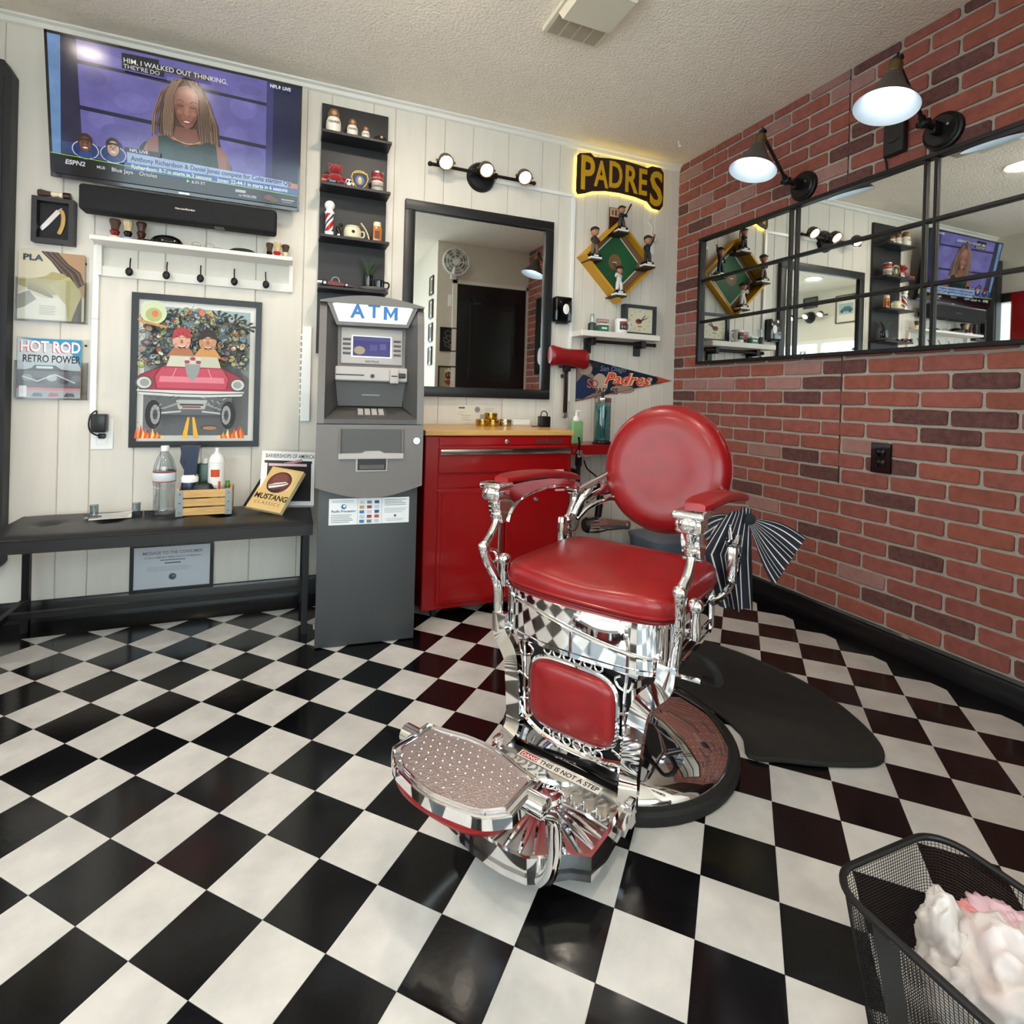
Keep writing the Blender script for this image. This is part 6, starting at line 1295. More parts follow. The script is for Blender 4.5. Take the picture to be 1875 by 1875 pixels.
b = MB(); b.cyl((-.07, 0, 0), (-.02, 0, 0), .038, .043, n=24).cyl((-.02, 0, 0), (.03, 0, 0), .043, .036, n=24).build('motor_body', 'chrome', hdry); MB().cyl((-.085, 0, 0), (-.07, 0, 0), .030, .039, n=24).build('rear_grille', 'black_satin', hdry); MB().cyl((.03, 0, 0), (.15, 0, -.012), .034, .022, n=24).cyl((.15, 0, -.012), (.17, 0, -.013), .024, .024, n=24).build('barrel', 'chrome_soft', hdry); MB().tube([(-.01, 0, .03), (-.002, 0, .09), (.004, 0, .16)], [.017, .018, .016], 14).build('handle', 'plastic_black', hdry); MB().tube(smoothpath([(.004, 0, .16), (.01, .05, .22), (-.02, .1, .26), (-.03, .12, .30)]), .004).build('cord', 'plastic_black', hdry)
MB().tube([(.02, .0, .155), (.02, .145, .155)], .004).tube([(-.02, .0, .155), (-.02, .145, .155)], .004).build('hanger', 'black_metal', hdry)['kind'] = 'stuff'
tag(MB().tube(smoothpath([(1.56, .45, .70), (1.62, .43, .50), (1.70, .45, .36), (1.66, .42, .26), (1.58, .40, .30), (1.60, .42, .42)]), .0035).build('cable', mat('red_cord', '#8c1f1c', .5)), 'red power cord dangling behind the left chair arm', 'cable')
tag(MB().tube(smoothpath([(1.60, .50, .62), (1.66, .48, .48), (1.64, .46, .34), (1.60, .44, .24), (1.56, .44, .30)]), .003).build('cable', 'plastic_black'), 'black power cord dangling beside the red cord', 'cable')
bn2 = thing('waste_bin', 'blue grey plastic bin in the corner behind the chair', 'bin', (2.235, .33, 0)); bn2.scale = (1, 1, .9)
MB().cushion((0, 0, 0), .19, .17, [(.82, 0.002), (.84, .01), (.97, .20), (1.0, .215), (1.0, .225), (.94, .225), (.9, .12)], 7).build('bin_body', mat('bin_blue', '#5b6472', .4), bn2); MB().cushion((0, 0, .226), .192, .172, [(1.0, 0), (1.0, .01), (.95, .014), (.3, .016)], 7).build('lid', 'bin_blue', bn2)

# ================================================================== floor mat
fmat = thing('floor_mat', 'black half-round anti-fatigue floor mat behind the barber chair', 'mat', (0, 0, 0))
pts = [(1.785, -.562), (1.83, -.67), (1.862, -.80), (1.875, -.93), (1.858, -1.06), (1.81, -1.19), (1.755, -1.265), (1.70, -1.293), (1.64, -1.285), (1.533, -1.242), (1.444, -1.192), (1.37, -1.15), (1.43, -1.06), (1.44, -.9), (1.42, -.76), (1.34, -.63), (1.33, -.54), (1.45, -.48), (1.62, -.475), (1.72, -.50)]
sm = smoothpath([(x, y, 0) for x, y in pts] + [(pts[0][0], pts[0][1], 0)], 4)[:-1]
MB().prism([(p.x, p.y) for p in sm], 0, .010).build('pad', 'mat_rubber', fmat, smooth=0); MB().tube([(p.x, p.y, .007) for p in sm], .007, 6, closed=True).build('bevel_edge', 'mat_rubber', fmat)
fmat['label'] = 'black half-round anti-fatigue floor mat behind the barber chair'

# ================================================================== barber chair
ch = thing('barber_chair', 'vintage red leather and chrome barber chair facing the room', 'barber chair', (1.06, -.94, 0), math.radians(-58))
MB().lathe([(.30, 0), (.338, 0), (.342, .008), (.342, .026), (.334, .034), (.315, .036), (.30, .03)], 64).build('base_ring', 'black_rubber', ch)
MB().lathe([(.318, .030), (.318, .038), (.308, .050), (.275, .070), (.215, .094), (.15, .118), (.105, .145), (.085, .18), (.08, .20)], 64).build('base_dome', 'chrome', ch, smooth=60)
MB().lathe([(.075, .17), (.075, .36), (.10, .365)], 40).build('column', 'chrome_soft', ch); MB().lathe([(.085, .19), (.09, .195), (.09, .215), (.085, .22)], 40).build('column_collar', 'chrome', ch)
# seat box (apron): bowed front, rounded sides
def outline(sx_, yb, yf, bow, p=5, n=64):
    out = []
    for i in range(n):
        t = 2 * PI * i / n; ct, st = math.cos(t), math.sin(t); k = (abs(ct) ** p + abs(st) ** p) ** (-1 / p)
        x, y = ct * k, st * k; yy = (yb + yf) / 2 + (yb - yf) / 2 * y
        if y < 0: yy -= bow * (1 - x * x) * (-y)
        out.append((x * sx_, yy))
    return out
ol = outline(.250, .15, -.276, .040, 8, 160)
rows = []
for sc, z in ((.90, .350), (.94, .354), (.985, .362), (.985, .372), (.972, .374), (.972, .474), (.985, .476), (.985, .484), (.95, .487)):
    rows.append([(x * sc, (y + .05) * sc - .05, z) for x, y in ol])
b = MB(); b.surf(rows, closed=True); b.f.append(list(range(160))[::-1]); b.c.append(None); b.f.append([8 * 160 + i for i in range(160)]); b.c.append(None); b.build('seat_box', 'chrome', ch, smooth=24)
fa = [(x, y) for x, y in outline(.2405, .15, -.272, .040, 8)]
fr_ = sorted([(x, y) for x, y in fa if y < -.24 and abs(x) < .235]); 
MB().tube(smoothpath([(x * .99, y - .001, .432 + .012 * math.cos((x + .23) / .46 * PI) - .022 * (x / .23)) for x, y in fr_], 2), .004, 8).build('front_bead', 'chrome', ch)
for s_ in (-1, 1):
    for yy in (-.225, .08): MB().tube([(s_ * (.236 if yy < -.25 else .243), yy, .372), (s_ * (.236 if yy < -.25 else .243), yy, .48)], .007, 8).build('corner_bead', 'chrome', ch)
    MB().tube([(s_ * .243, -.215, .40), (s_ * .243, .07, .40), (s_ * .243, .07, .455), (s_ * .243, -.215, .455)], .003, 6, closed=True).build('side_panel_bead', 'chrome', ch)
# cushion
b = MB(); rows = []
ol2 = outline(.250, .155, -.268, .022, 8, 72)
for sc, z in ((.95, .486), (.985, .490), (1.0, .500), (1.0, .518), (.992, .530), (.97, .539), (.92, .545), (.78, .551), (.55, .555), (.3, .556), (.1, .556)):
    rows.append([(x * sc, (y + .036) * sc - .036, z - (.010 * math.exp(-(x / .12) ** 2) * (1 if y < -.2 and sc > .7 else 0) if z > .51 else 0)) for x, y in ol2])
b.surf(rows, closed=True); b.f.append([10 * 72 + i for i in range(72)]); b.c.append(None); b.build('seat_cushion', 'red_leather', ch, smooth=60)
MB().tube([(x * .999, y, .497) for x, y in ol2], .0035, 6, closed=True).build('seat_piping', 'red_leather', ch)
# round backrest
LB = T(0, .345, .777) @ Matrix.Rotation(math.radians(-9), 4, 'X') @ BK
prof = [(.0, .040), (.05, .0405), (.10, .044), (.14, .049), (.17, .049), (.195, .043), (.212, .030), (.221, .012), (.222, -.006), (.218, -.02), (.20, -.032)]
MB(LB).lathe(prof, 64).build('backrest', 'red_leather', ch, smooth=60)
MB(LB).tube([(.2215 * math.cos(2 * PI * i / 64), .2215 * math.sin(2 * PI * i / 64), -.008) for i in range(64)], .0035, 6, closed=True).build('backrest_piping', 'red_leather', ch)
MB(LB).lathe([(.205, -.03), (.20, -.036), (.15, -.045), (.0, -.05)], 48).build('backrest_shell', 'chrome', ch)
for s_ in (-1, 1):
    MB().tube(smoothpath([(s_ * .262, .185, .60), (s_ * .245, .215, .655), (s_ * .215, .27, .685), (s_ * .19, .345, .69), (s_ * .15, .395, .70)]), [.018] * 6 + [.022] * 6 + [.026] * 6 + [.024] * 7, 10, flat=.4, up=(0, 0, 1)).build('back_bracket', 'chrome', ch)
    MB().tube(smoothpath([(s_ * .258, .20, .69), (s_ * .235, .25, .712), (s_ * .20, .31, .742), (s_ * .18, .345, .765)]), .008, 8).build('bracket_rail', 'chrome', ch)
    MB().tube(smoothpath([(s_ * .258, .19, .585), (s_ * .235, .24, .625), (s_ * .20, .30, .645), (s_ * .17, .36, .65)]), .008, 8).build('bracket_rail', 'chrome', ch)
    # arm pad
    X0 = s_ * .283
    ys = [-.232 + .447 * k / 16 for k in range(17)]; rows = []
    for k, y in enumerate(ys):
        u = (y + .232) / .447; zt = .780 + .004 * math.sin(PI * u) - .040 * u ** 2.2; e = 1 - abs(2 * u - 1) ** 8 * .35; hw = (.037 - .006 * u) * e; th = .0125 * e
        rows.append([(X0 + hw * math.copysign(abs(math.cos(t)) ** .55, math.cos(t)), y, zt - .012 + th * math.copysign(abs(math.sin(t)) ** .6, math.sin(t))) for t in [2 * PI * i / 24 for i in range(24)]])
    b = MB(); b.surf(rows, closed=True); o = len(b.v); b.f.append(list(range(24))); b.c.append(None); b.f.append([o - 24 + i for i in range(24)][::-1]); b.c.append(None); b.build('arm_pad', 'red_leather', ch, smooth=60)
    # arm frame: arched chrome plate under the pad
    top_ = [(-.265, .748), (-.20, .752), (-.10, .752), (0, .748), (.10, .737), (.18, .720), (.222, .706)]; bot = [(.228, .672), (.205, .668), (.185, .690), (.12, .709), (.02, .720), (-.08, .716), (-.16, .70), (-.205, .675), (-.222, .645), (-.245, .645), (-.262, .69)]
    b = MB(); b.prism(top_ + bot, X0 - .021, X0 + .021, M=YZ); b.build('arm_frame', 'chrome', ch, smooth=40)
    MB().tube(smoothpath([(X0 - s_ * .022, y, z) for y, z in reversed(bot[2:9])]), .005, 8).build('arm_bead', 'chrome', ch)
    # front knob and capital
    b = MB(); b.rbox(X0 - .038, X0 + .038, -.292, -.215, .744, .764, .009, 4); b.rbox(X0 - .031, X0 + .031, -.286, -.222, .712, .746, .010, 4); b.sphere((X0, -.285, .735), .020, (1.1, .6, 1.0)); b.build('arm_knob', 'chrome', ch)
    MB().tube(smoothpath([(X0, -.262, .735), (X0, -.25, .70), (X0, -.243, .672), (X0, -.244, .655)]), [.026, .026, .025, .023, .021, .02, .019, .018, .018, .018, .019, .02, .021, .021, .021, .02, .019, .018, .017], 12).build('arm_capital', 'chrome', ch)
    # front post: S curve
    pth = smoothpath([(X0, -.243, .675), (X0, -.248, .648), (X0, -.272, .615), (X0 * .99, -.300, .590), (X0 * .985, -.306, .570), (X0 * .97, -.292, .535), (X0 * .945, -.268, .495), (X0 * .92, -.262, .455), (X0 * .90, -.266, .40), (X0 * .86, -.272, .345)], 5)
    MB().tube(pth, [.0125 + .004 * math.exp(-((i - 17) / 3) ** 2) + .003 * (i / len(pth)) for i in range(len(pth))], 12, flat=.85).build('arm_post', 'chrome', ch, smooth=60)
    MB().sphere((X0 * .985, -.312, .588), .016).tube(smoothpath([(X0 * .98, -.285, .575), (X0 * .97, -.262, .565), (X0 * .96, -.255, .545), (X0 * .955, -.268, .535)]), .006).build('post_scroll', 'chrome', ch)
    MB().sphere((X0 * 1.0, -.205, .528), .020, (1, 1, .9)).lathe([(.013, .0), (.015, .02), (.011, .05), (.014, .07)], 14, M=T(X0 * 1.0, -.205, .45)).tube([(X0 * .9, -.205, .46), (X0, -.205, .46)], .010).build('side_finial', 'chrome', ch)
    # rear support
    MB().tube(smoothpath([(X0, .205, .69), (X0, .214, .655), (X0, .196, .62), (X0, .168, .588)]), .0125, 12).build('arm_rear_post', 'chrome', ch)
    MB().rbox(X0 - .012, X0 + .012, .118, .148, .50, .60, .005, 2).sphere((X0, .165, .584), .018).build('rear_bracket', 'chrome', ch)
    MB().tube(smoothpath([(X0, .165, .58), (X0, .185, .545), (X0 * .99, .175, .50), (X0 * .95, .12, .465), (X0 * .88, .06, .45)]), .010, 10).build('rear_stay', 'chrome', ch)
    # leg bar
    pth = smoothpath([(s_ * .243, -.270, .40), (s_ * .238, -.272, .352), (s_ * .215, -.276, .322), (s_ * .190, -.283, .292), (s_ * .180, -.288, .25), (s_ * .172, -.291, .18), (s_ * .168, -.294, .13), (s_ * .172, -.308, .10), (s_ * .182, -.345, .078), (s_ * .186, -.40, .066)], 5)
    MB().tube(pth, [.031 if i < 40 else .024 for i in range(len(pth))], 4, flat=.5, up=(1, 0, 0)).build('leg_bar', 'chrome', ch, smooth=30)
    MB().rbox(s_ * .19 - .010, s_ * .19 + .010, -.355, -.315, .045, .10, .004, 2).build('leg_clip', 'chrome', ch)
# calf panel: frame, scrollwork, pad
CY = -.286
def fw(pts, r_=.005, nm='scroll_bar', cl=False): MB().tube([(x, CY, z) for x, z in pts], r_, 8, closed=cl).build(nm, 'chrome', ch)
fw([(-.165, .356), (-.08, .361), (0, .362), (.08, .361), (.18, .357)], .008, 'panel_rail')
fw([(p.x, p.z) for p in smoothpath([(-.172, 0, .20), (-.15, 0, .165), (-.11, 0, .135), (-.05, 0, .118), (.02, 0, .114), (.09, 0, .122), (.165, 0, .142)])], .008, 'panel_rail')
def sel(a, bz, cx, cz, p=4, n=48): return [(cx + a * math.copysign(abs(math.cos(t)) ** (2 / p), math.cos(t)), cz + bz * math.copysign(abs(math.sin(t)) ** (2 / p), math.sin(t))) for t in [2 * PI * i / n for i in range(n)]]
fw(sel(.127, .092, .002, .240), .007, 'pad_surround', True)
for s_ in (-1, 1):
    fw([(s_ * .150, .355), (s_ * .145, .30), (s_ * .145, .20), (s_ * .14, .155)], .005); fw([(s_ * .127, .25), (s_ * .175, .27)], .004); fw([(s_ * .125, .20), (s_ * .17, .19)], .004)
    fw([(p.x, p.z) for p in smoothpath([(s_ * .165, 0, .34), (s_ * .155, 0, .315), (s_ * .13, 0, .318), (s_ * .12, 0, .335), (s_ * .135, 0, .345)])], .004)
for k in range(6):
    xx = -.075 + k * .03; fw([(xx + .011 * math.cos(t), .346 + .0085 * math.sin(t)) for t in [2 * PI * i / 16 for i in range(16)]], .0028, 'scroll_ring', True)
    xx = -.07 + k * .03; fw([(xx + .011 * math.cos(t), .132 + .010 * math.sin(t)) for t in [2 * PI * i / 16 for i in range(16)]], .0028, 'scroll_ring', True)
for s_ in (-1, 1):
    for q in range(3): fw([(s_ * (.10 + .016 * q), .165 - .008 * q), (s_ * (.145 + .008 * q), .15 - .004 * q)], .003)
LC = T(.002, CY - .004, .240) @ BK
MB(LC).cushion((0, 0, 0), .122, .087, [(.95, -.004), (1, .0), (1, .006), (.95, .014), (.8, .021), (.5, .025), (.2, .026)], 4.5, n=56).build('calf_pad', 'red_leather', ch, smooth=60)
MB().box(-.14, .15, CY + .02, CY + .03, .12, .35).build('calf_back', 'black_satin', ch, smooth=0)
# platform
pf = [(-.182, -.302), (.182, -.302), (.190, -.45), (.188, -.525), (.15, -.545), (.11, -.59), (.085, -.61), (.04, -.618), (0, -.62), (-.04, -.618), (-.085, -.61), (-.11, -.59), (-.15, -.545), (-.188, -.525), (-.190, -.45)]
MB().prism(pf, .056, .066).build('platform_plate', 'chrome_soft', ch, smooth=0)
rim = [(x, y) for x, y in pf]
b = MB(); inner = [(x * .955, (y + .46) * .955 - .46) for x, y in pf]; k_ = len(pf)
vs = [(x, y, .042) for x, y in pf] + [(x, y, .094) for x, y in pf] + [(x, y, .094) for x, y in inner] + [(x, y, .066) for x, y in inner]
fs = [[r * k_ + i, r * k_ + (i + 1) % k_, (r + 1) * k_ + (i + 1) % k_, (r + 1) * k_ + i] for r in range(3) for i in range(k_)]
b.add(vs, [f[::-1] for f in fs]); b.build('platform_rim', 'chrome', ch, smooth=30)
for s_ in (-1, 1):
    for k in range(9):
        a = math.radians(s_ * (5 + k * 10.5)); L_ = min(.168 / max(abs(math.sin(a)), .01), .19 if k > 2 else .185)
        p0 = (.05 * math.sin(a), -.405 - .05 * math.cos(a)); p1 = (L_ * math.sin(a), -.405 - L_ * math.cos(a))
        if True: MB().tube([(p0[0], p0[1], .0665), ((p0[0] + p1[0]) / 2, (p0[1] + p1[1]) / 2, .072), (p1[0], p1[1], .067)], [.003, .0065, .004], 6, flat=.7).build('fan_rib', 'chrome', ch)
for k in range(10):
    xx = -.15 + k * .033; MB().tube(smoothpath([(xx, -.365, .070), (xx + .012, -.385, .075), (xx + .004, -.405, .075), (xx - .008, -.39, .070)]), .0028, 6).build('scroll_cast', 'chrome', ch)
MB().lathe([(.045, .066), (.04, .074), (.0, .078)], 24, M=T(0, -.40, 0)).build('fan_boss', 'chrome', ch)
MB().box(-.170, .170, -.358, -.322, .064, .0885).build('sticker_ledge', 'chrome_soft', ch, smooth=0)
s = Print(T(0, -.342, .0888)); s.rect(-.116, -.013, .116, .013, '#d9d4cb'); s.rect(-.112, -.009, -.058, .010, '#9c2a24'); s.txt('DANGER', -.109, -.006, .012, '#f0e6de', bold=.02, sx=.95); s.txt('THIS IS NOT A STEP', -.054, -.007, .0150, '#1b1a19', bold=.022, sx=.86)
s.build('warning_sticker', 'print', ch, smooth=0)
# hinged footrest
FRM = T(0, -.708, .288) @ Matrix.Rotation(math.radians(2), 4, 'X')
def frest(sc, off=0):
    top_e = [(-.148, .052), (-.10, .060), (-.05, .072), (0, .076), (.05, .072), (.10, .060), (.148, .052)]
    bot_e = [(.150, -.045), (.115, -.078), (.07, -.092), (0, -.102), (-.07, -.092), (-.115, -.078), (-.150, -.045)]
    return [(x * sc, y * sc) for x, y in smooth2(top_e) + smooth2(bot_e)]
def smooth2(p): return [(v.x, v.y) for v in smoothpath([(x, y, 0) for x, y in p], 3)]
b = MB(FRM); b.prism(frest(1.0), -.010, .010); b.build('footrest_frame', 'chrome', ch, smooth=40)
b = MB(FRM); b.prism(frest(.88), .010, .0125); b.build('footrest_tread', mat('tread', '#a89a99', .32, .9, bump=(260, .5, .002)), ch, smooth=0)
b = MB(FRM); b.tube([(x * .86, y * .86, .0128) for x, y in frest(1.0)], .0022, 6, closed=True); b.tube([(x * .97, y * .97, .010) for x, y in frest(1.0)], .0035, 6, closed=True); o = b.build('footrest_beads', 'chrome', ch); o['kind'] = 'stuff'
b = MB(FRM)
for r_ in range(8):
    for c_ in range(14):
        xx = -.125 + c_ * .0193 + (r_ % 2) * .0096; yy = -.066 + r_ * .0165
        if abs(xx) < .118 and -.082 + .25 * xx * xx * 4 < yy < .055 - xx * xx * .9: b.sphere((xx, yy, .0125), .0019, (1, 1, .7), 8, 4)
o = b.build('tread_studs', 'chrome', ch); o['kind'] = 'stuff'
MB(FRM @ Matrix.Scale(-1, 4, (0, 0, 1))).cushion((0, -.018, .009), .138, .080, [(.98, 0), (1, .006), (.96, .018), (.82, .029), (.5, .036), (.2, .038)], 2.6, n=48).build('footrest_pad', 'red_leather', ch, smooth=60)
for s_ in (-1, 1):
    MB().cyl((s_ * .140, -.690, .285), (s_ * .178, -.690, .285), .019, n=24).lathe([(.0, .0), (.010, 0), (.017, .004), (.019, .012)], 24, M=T(s_ * .182, -.690, .285) @ Matrix.Rotation(-s_ * PI / 2, 4, 'Y')).build('footrest_knob', 'chrome', ch)
    pth = smoothpath([(s_ * .168, -.690, .275), (s_ * .180, -.665, .255), (s_ * .176, -.650, .19), (s_ * .155, -.63, .12), (s_ * .125, -.605, .07), (s_ * .105, -.59, .045)], 5)
    MB().tube(pth, [.017 - .003 * (i / len(pth)) for i in range(len(pth))], 8, flat=.6).build('footrest_arm', 'chrome', ch, smooth=60)
# lever
MB().tube(smoothpath([(.17, -.05, .345), (.24, -.06, .345), (.285, -.07, .335), (.30, -.05, .30), (.29, -.02, .27), (.25, .0, .26)]), .011, 10).build('lever_grip', 'black_rubber', ch); MB().tube([(.12, -.22, .352), (.30, -.205, .352)], .006, 8).build('lever_rod', 'chrome', ch)

# striped cape draped on the right arm
cp = thing('barber_cape', 'navy and white striped barber cape draped over the chair arm', 'cape', (1.06, -.94, 0), math.radians(-58))
def stripe(i, j): return '#c9c6c4' if j % 6 == 2 else '#181823'
K = Vector((.318, .175, .672)); nJ = 60; rows = []
A0, A1 = Vector((.455, .235, .635)), Vector((.375, .235, .478))
for i in range(13):
    u = i / 12; row = []
    for j in range(nJ + 1):
        w_ = j / nJ; tip = A0.lerp(A1, w_); p = K.lerp(tip, u ** .9); 
        p = p + Vector((-.006, .010, .012 - .03 * w_)) * (0) + Vector((0, .016 * math.sin(w_ * 16) * u * (1 - .3 * u), 0)) + Vector((0, 0, .030 * math.sin(PI * u) * (.5 - w_)))
        p += (A1 - A0).normalized() * (.018 * (w_ - .5)) * (1 - u)
        row.append(p)
    rows.append(row)
mat('cape_cloth', '#ffffff', .85, attr=True)
MB().surf(rows, colf=stripe).build('fan_fold', 'cape_cloth', cp, smooth=60)
rows = []
for i in range(25):
    u = i / 24; row = []
    for j in range(49):
        w_ = j / 48
        xa = .255 - .095 * min(u * 2.0, 1) + .055 * max(0, u - .5) * 2; xb = .318 + .004 * u
        row.append((xa + (xb - xa) * w_ + .006 * math.sin(w_ * 19 + u * 2) * u, .185 + .016 * math.sin(w_ * 15 + 1) * min(u * 2, 1) + .02 * u, .705 - .30 * u - .012 * math.sin(w_ * 3) * u))
    rows.append(row)
MB().surf(rows, colf=stripe).build('hanging_fold', 'cape_cloth', cp, smooth=60)
MB().sphere((.315, .178, .675), .018, (1, 1.2, .9)).build('gathered_knot', mat('cape_dark', '#1a1a24', .9), cp)

# ================================================================== wire basket with plastic bag
wbk = thing('wire_basket', 'black wire mesh wastebasket with a solid corner seam', 'basket', (1.05, -1.90, 0))
BH = .285
def brim(z):
    u = z / BH; hx, hy, r = .098 + .035 * u, .135 + .035 * u, .045 + .01 * u; cxo = .012 * (1 - u)
    pts_ = []
    for qx, qy, a0 in ((1, 1, 0), (-1, 1, PI / 2), (-1, -1, PI), (1, -1, 3 * PI / 2)):
        for k in range(9): a = a0 + k * PI / 16; pts_.append(Vector((qx * (hx - r) + r * math.cos(a) + cxo, qy * (hy - r) + r * math.sin(a), z)))
    return pts_
def resample(P, n):
    L = [0]; 
    for i in range(len(P)): L.append(L[-1] + (P[(i + 1) % len(P)] - P[i]).length)
    out = []; k = 0
    for m in range(n):
        t = L[-1] * m / n
        while L[k + 1] < t: k += 1
        f_ = (t - L[k]) / max(L[k + 1] - L[k], 1e-9); out.append(P[k].lerp(P[(k + 1) % len(P)], f_))
    return out
MB().tube(brim(BH), .0055, 10, closed=True).build('rim', 'black_metal', wbk); MB().tube(brim(.004), .004, 8, closed=True).build('base_rim', 'black_metal', wbk)
b = MB(); NW = 200
tops, bots = resample(brim(BH), NW), resample(brim(.004), NW)
for k in range(NW): b.tube([bots[k], tops[k]], .00055, 3)
for k in range(1, 62): z = k * BH / 62; b.tube(resample(brim(z), 48), .00055, 3, closed=True)
o = b.build('wire_mesh', 'black_metal', wbk, smooth=0); o['kind'] = 'stuff'
bb = brim(.004); MB().prism([(p.x, p.y) for p in bb], .001, .003).build('base_plate', 'black_metal', wbk, smooth=0)
rows = []
for i in range(9):
    z = .01 + (BH - .02) * i / 8; P_ = resample(brim(z), 120); rows.append([P_[q] * 1.0 + Vector((P_[q].x, P_[q].y, 0)).normalized() * .001 for q in range(37, 42)])
MB().surf(rows).build('corner_seam', 'black_satin', wbk, smooth=60)
bag = thing('plastic_bag', 'crumpled translucent white and pink plastic bag in the wire basket', 'bag', (1.085, -1.885, .055))
mb_ = bpy.data.materials.new('bag_film'); mb_.use_nodes = True
n_ = mb_.node_tree.nodes; l_ = mb_.node_tree.links; pb = n_['Principled BSDF']; pb.inputs['Base Color'].default_value = lin('#ddd5d1') + (1,); pb.inputs['Roughness'].default_value = .28; pb.inputs['Alpha'].default_value = .62; pb.inputs['Subsurface Weight'].default_value = 0.0
MATS['bag_film'] = mb_; mat('bag_pink', '#d98f90', .35, alpha=.85)
rb = random.Random(9)
from mathutils import noise as NZ
def crumple(c, r, s, seed, m_, nm, amp=.38, n=26):
    b = MB(); b.sphere(c, r, s, 72, 44); c = Vector(c)
    for q in range(len(b.v)):
        d = b.v[q] - c; k = NZ.noise(d.normalized() * 1.8 + Vector((seed, 0, 0))) * .7 + (.35 - 1.1 * abs(NZ.noise(d.normalized() * 3.2 + Vector((0, seed, 0))))) + (.12 - .4 * abs(NZ.noise(d.normalized() * 7.5 + Vector((0, 0, seed)))))
        b.v[q] = c + d * (1 + amp * k)
    b.build(nm, m_, bag, smooth=180)
crumple((-.01, -.02, .13), .085, (.95, 1.1, 1.15), 1.3, 'bag_film', 'bag_belly'); crumple((-.035, .055, .15), .05, (.6, .75, 1.45), 4.1, 'bag_film', 'bag_ear', .5); crumple((.015, .035, .15), .055, (.9, .8, 1.0), 6.7, 'bag_pink', 'pink_wrap', .5); crumple((.04, -.01, .19), .06, (.9, 1.1, .55), 8.2, mat('bag_lilac', '#d5b3bf', .3, alpha=.85), 'lilac_film', .5); crumple((-.02, -.1, .17), .07, (.9, .9, .9), 11.4, 'bag_film', 'bag_mouth', .5)

# ================================================================== things only the mirrors show
fn = thing('wall_fan', 'white round wall fan beside the black closet door in the mirror', 'fan', (1.62, -1.85, 2.32))
FX = FR
MB(FX).rbox(-.03, .03, -.16, -.05, 0, .03, .006).tube([(0, -.1, .03), (0, -.06, .06), (0, 0, .07)], .016).build('mount', 'white_gloss', fn)
b = MB(FX @ T(0, 0, .09))
for r_ in (.13, .10, .07, .04):
    b.tube([(r_ * math.cos(2 * PI * i / 40), r_ * math.sin(2 * PI * i / 40), .035 - r_ * .1) for i in range(40)], .003, 5, closed=True)
b.tube([(.13 * math.cos(2 * PI * i / 40), .13 * math.sin(2 * PI * i / 40), 0) for i in range(40)], .008, 6, closed=True); b.build('guard', 'white_gloss', fn)['kind'] = 'stuff'
MB(FX @ T(0, 0, .09)).lathe([(0, .03), (.03, .03), (.035, .0), (.03, -.03)], 20).build('hub', 'white_gloss', fn)
for k in range(7):
    a = 2 * PI * k / 7; L = FX @ T(0, 0, .095) @ Matrix.Rotation(a, 4, 'Z'); MB(L).add([(.028, -.01, .008), (.12, -.03, .012), (.122, .03, -.012), (.028, .014, -.008), (.028, -.01, .0095), (.12, -.03, .0135), (.122, .03, -.0105), (.028, .014, -.0065)], [(0, 1, 2, 3), (7, 6, 5, 4), (0, 4, 5, 1), (1, 5, 6, 2), (2, 6, 7, 3), (3, 7, 4, 0)]).build('blade', mat('fan_blade', '#8d9290', .4), fn, smooth=0)
def small_frame(name, label, M, w, h, fill, art=None, fr='frame_black', cat='picture', group=None):
    t = thing(name, label, cat, (0, 0, 0), 0, group); t.matrix_world = M
    b = MB(); b.box(-w, w, h - .012, h, 0, .015); b.box(-w, w, -h, -h + .012, 0, .015); b.box(-w, -w + .012, -h + .012, h - .012, 0, .015); b.box(w - .012, w, -h + .012, h - .012, 0, .015); b.build('frame', fr, t, smooth=0)
    s = Print(T(0, 0, .004)); s.rect(-w + .012, -h + .012, w - .012, h - .012, fill)
    if art: art(s)
    s.build('picture_print', 'print', t, smooth=0); MB().box(-w + .01, w - .01, -h + .01, h - .01, 0, .0038).build('backing', 'paper_white', t, smooth=0); return t
def art1(s):
    for k in range(7): s.ell(-.03 + .06 * ((k * 3) % 5) / 4, -.07 + .022 * k, .035, .028, '#8f8a76', 20); s.ell(-.03 + .06 * ((k * 3) % 5) / 4, -.07 + .022 * k, .030, .023, '#131315', 20)
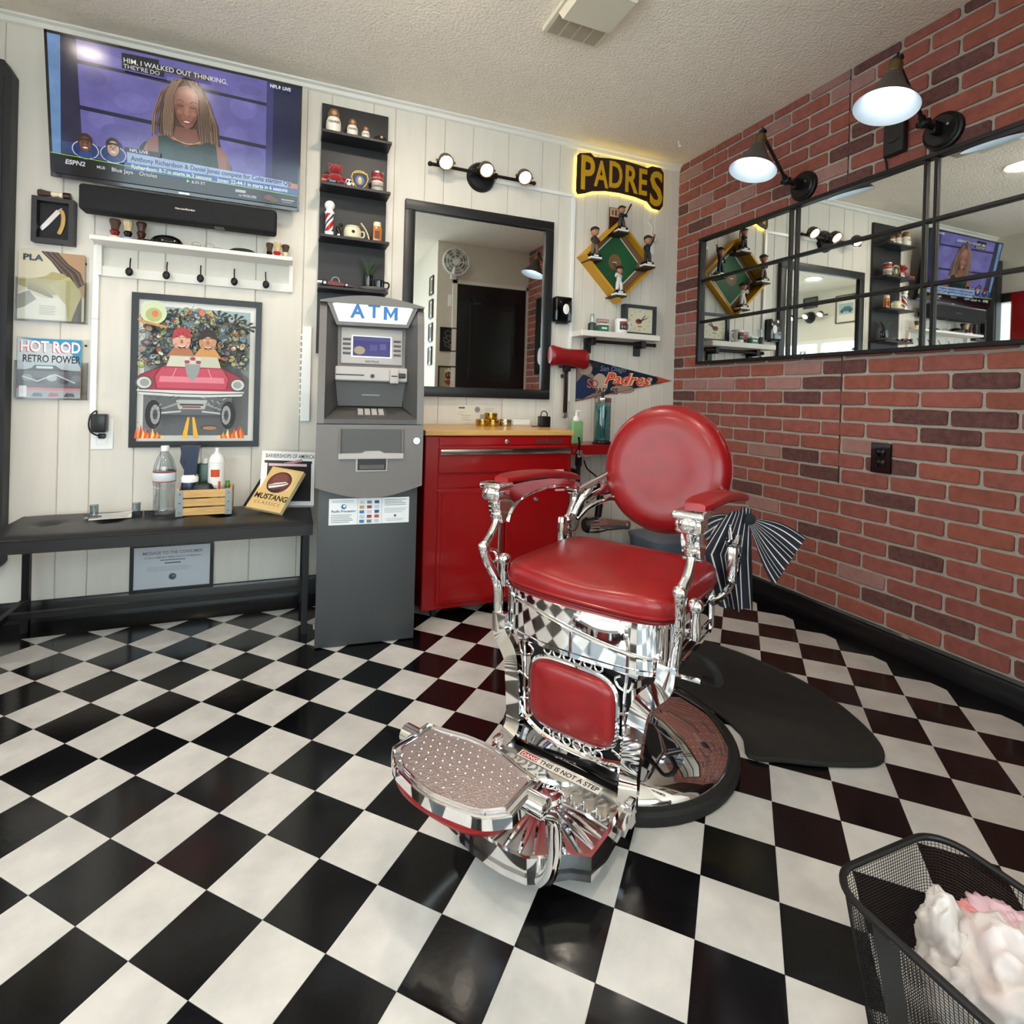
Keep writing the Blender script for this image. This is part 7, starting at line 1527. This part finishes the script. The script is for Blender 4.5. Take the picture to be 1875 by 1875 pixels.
small_frame('lettered_plaque', 'black plaque with looping gold script beside the closet door', T(1.60, -1.849, 1.56) @ FR, .10, .12, '#131315', art1)
def art2(s): s.ell(0, .04, .045, .045, '#c9c4b4'); s.ell(0, .04, .038, .038, '#6a2a24'); s.txt('*', 0, -.02, .12, '#e2ddcc', align='CENTER', bold=.05); s.poly([(-.05, -.02), (0, -.06), (.05, -.02), (0, .0)], '#8f3d30'); s.txt('DIESEL', 0, -.115, .035, '#a33a2e', align='CENTER', bold=.03)
small_frame('diesel_sign', 'square tan DIESEL sign with a star badge below the script plaque', T(1.60, -1.849, 1.16) @ FR, .11, .135, '#a9a684', art2)
sw = thing('light_switch', 'white light switch beside the black closet door', 'switch', (1.615, -1.85, 1.95)); MB(FR).rbox(-.04, .04, -.06, .06, 0, .006, .002, 1).build('cover_plate', 'white_gloss', sw, smooth=0); MB(FR).rbox(-.02, .02, -.03, .03, .006, .012, .002, 1).build('toggle', 'white_gloss', sw, smooth=0)
LW2 = Matrix(((0, 0, -1, 0), (-1, 0, 0, 0), (0, 1, 0, 0), (0, 0, 0, 1)))
cols = ('#6d6a66', '#9c978e', '#55524e', '#8a7f72')
for k in range(4):
    small_frame('framed_photo', ('top', 'second', 'third', 'lowest')[k] + ' small black framed photo in the column on the closet side wall', T(1.459, -2.05, 2.12 - k * .24) @ LW2, .075, .095, '#d8d4cb', (lambda c: (lambda s: s.rect(-.045, -.06, .045, .06, c)))(cols[k]), group='framed photos on the closet side wall')
def art3(s): s.rect(-.10, -.07, .10, .07, '#9fb0b6'); s.poly([(-.09, -.03), (-.06, .0), (-.02, .03), (.05, .03), (.08, .0), (.095, -.01), (.09, -.035)], '#3c6473'); s.ell(-.055, -.035, .016, .016, '#222'[:1] + '222222'); s.ell(.055, -.035, .016, .016, '#222222')
small_frame('car_picture', 'black framed picture of a blue classic car over the lettered window', T(XL, -1.43, 2.25) @ LF, .14, .18, '#d9d4c6', art3)
small_frame('small_picture', 'small dark framed picture above the left-wall vanity light', T(XL, -1.95, 2.40) @ LF, .11, .075, '#4b4d4c')
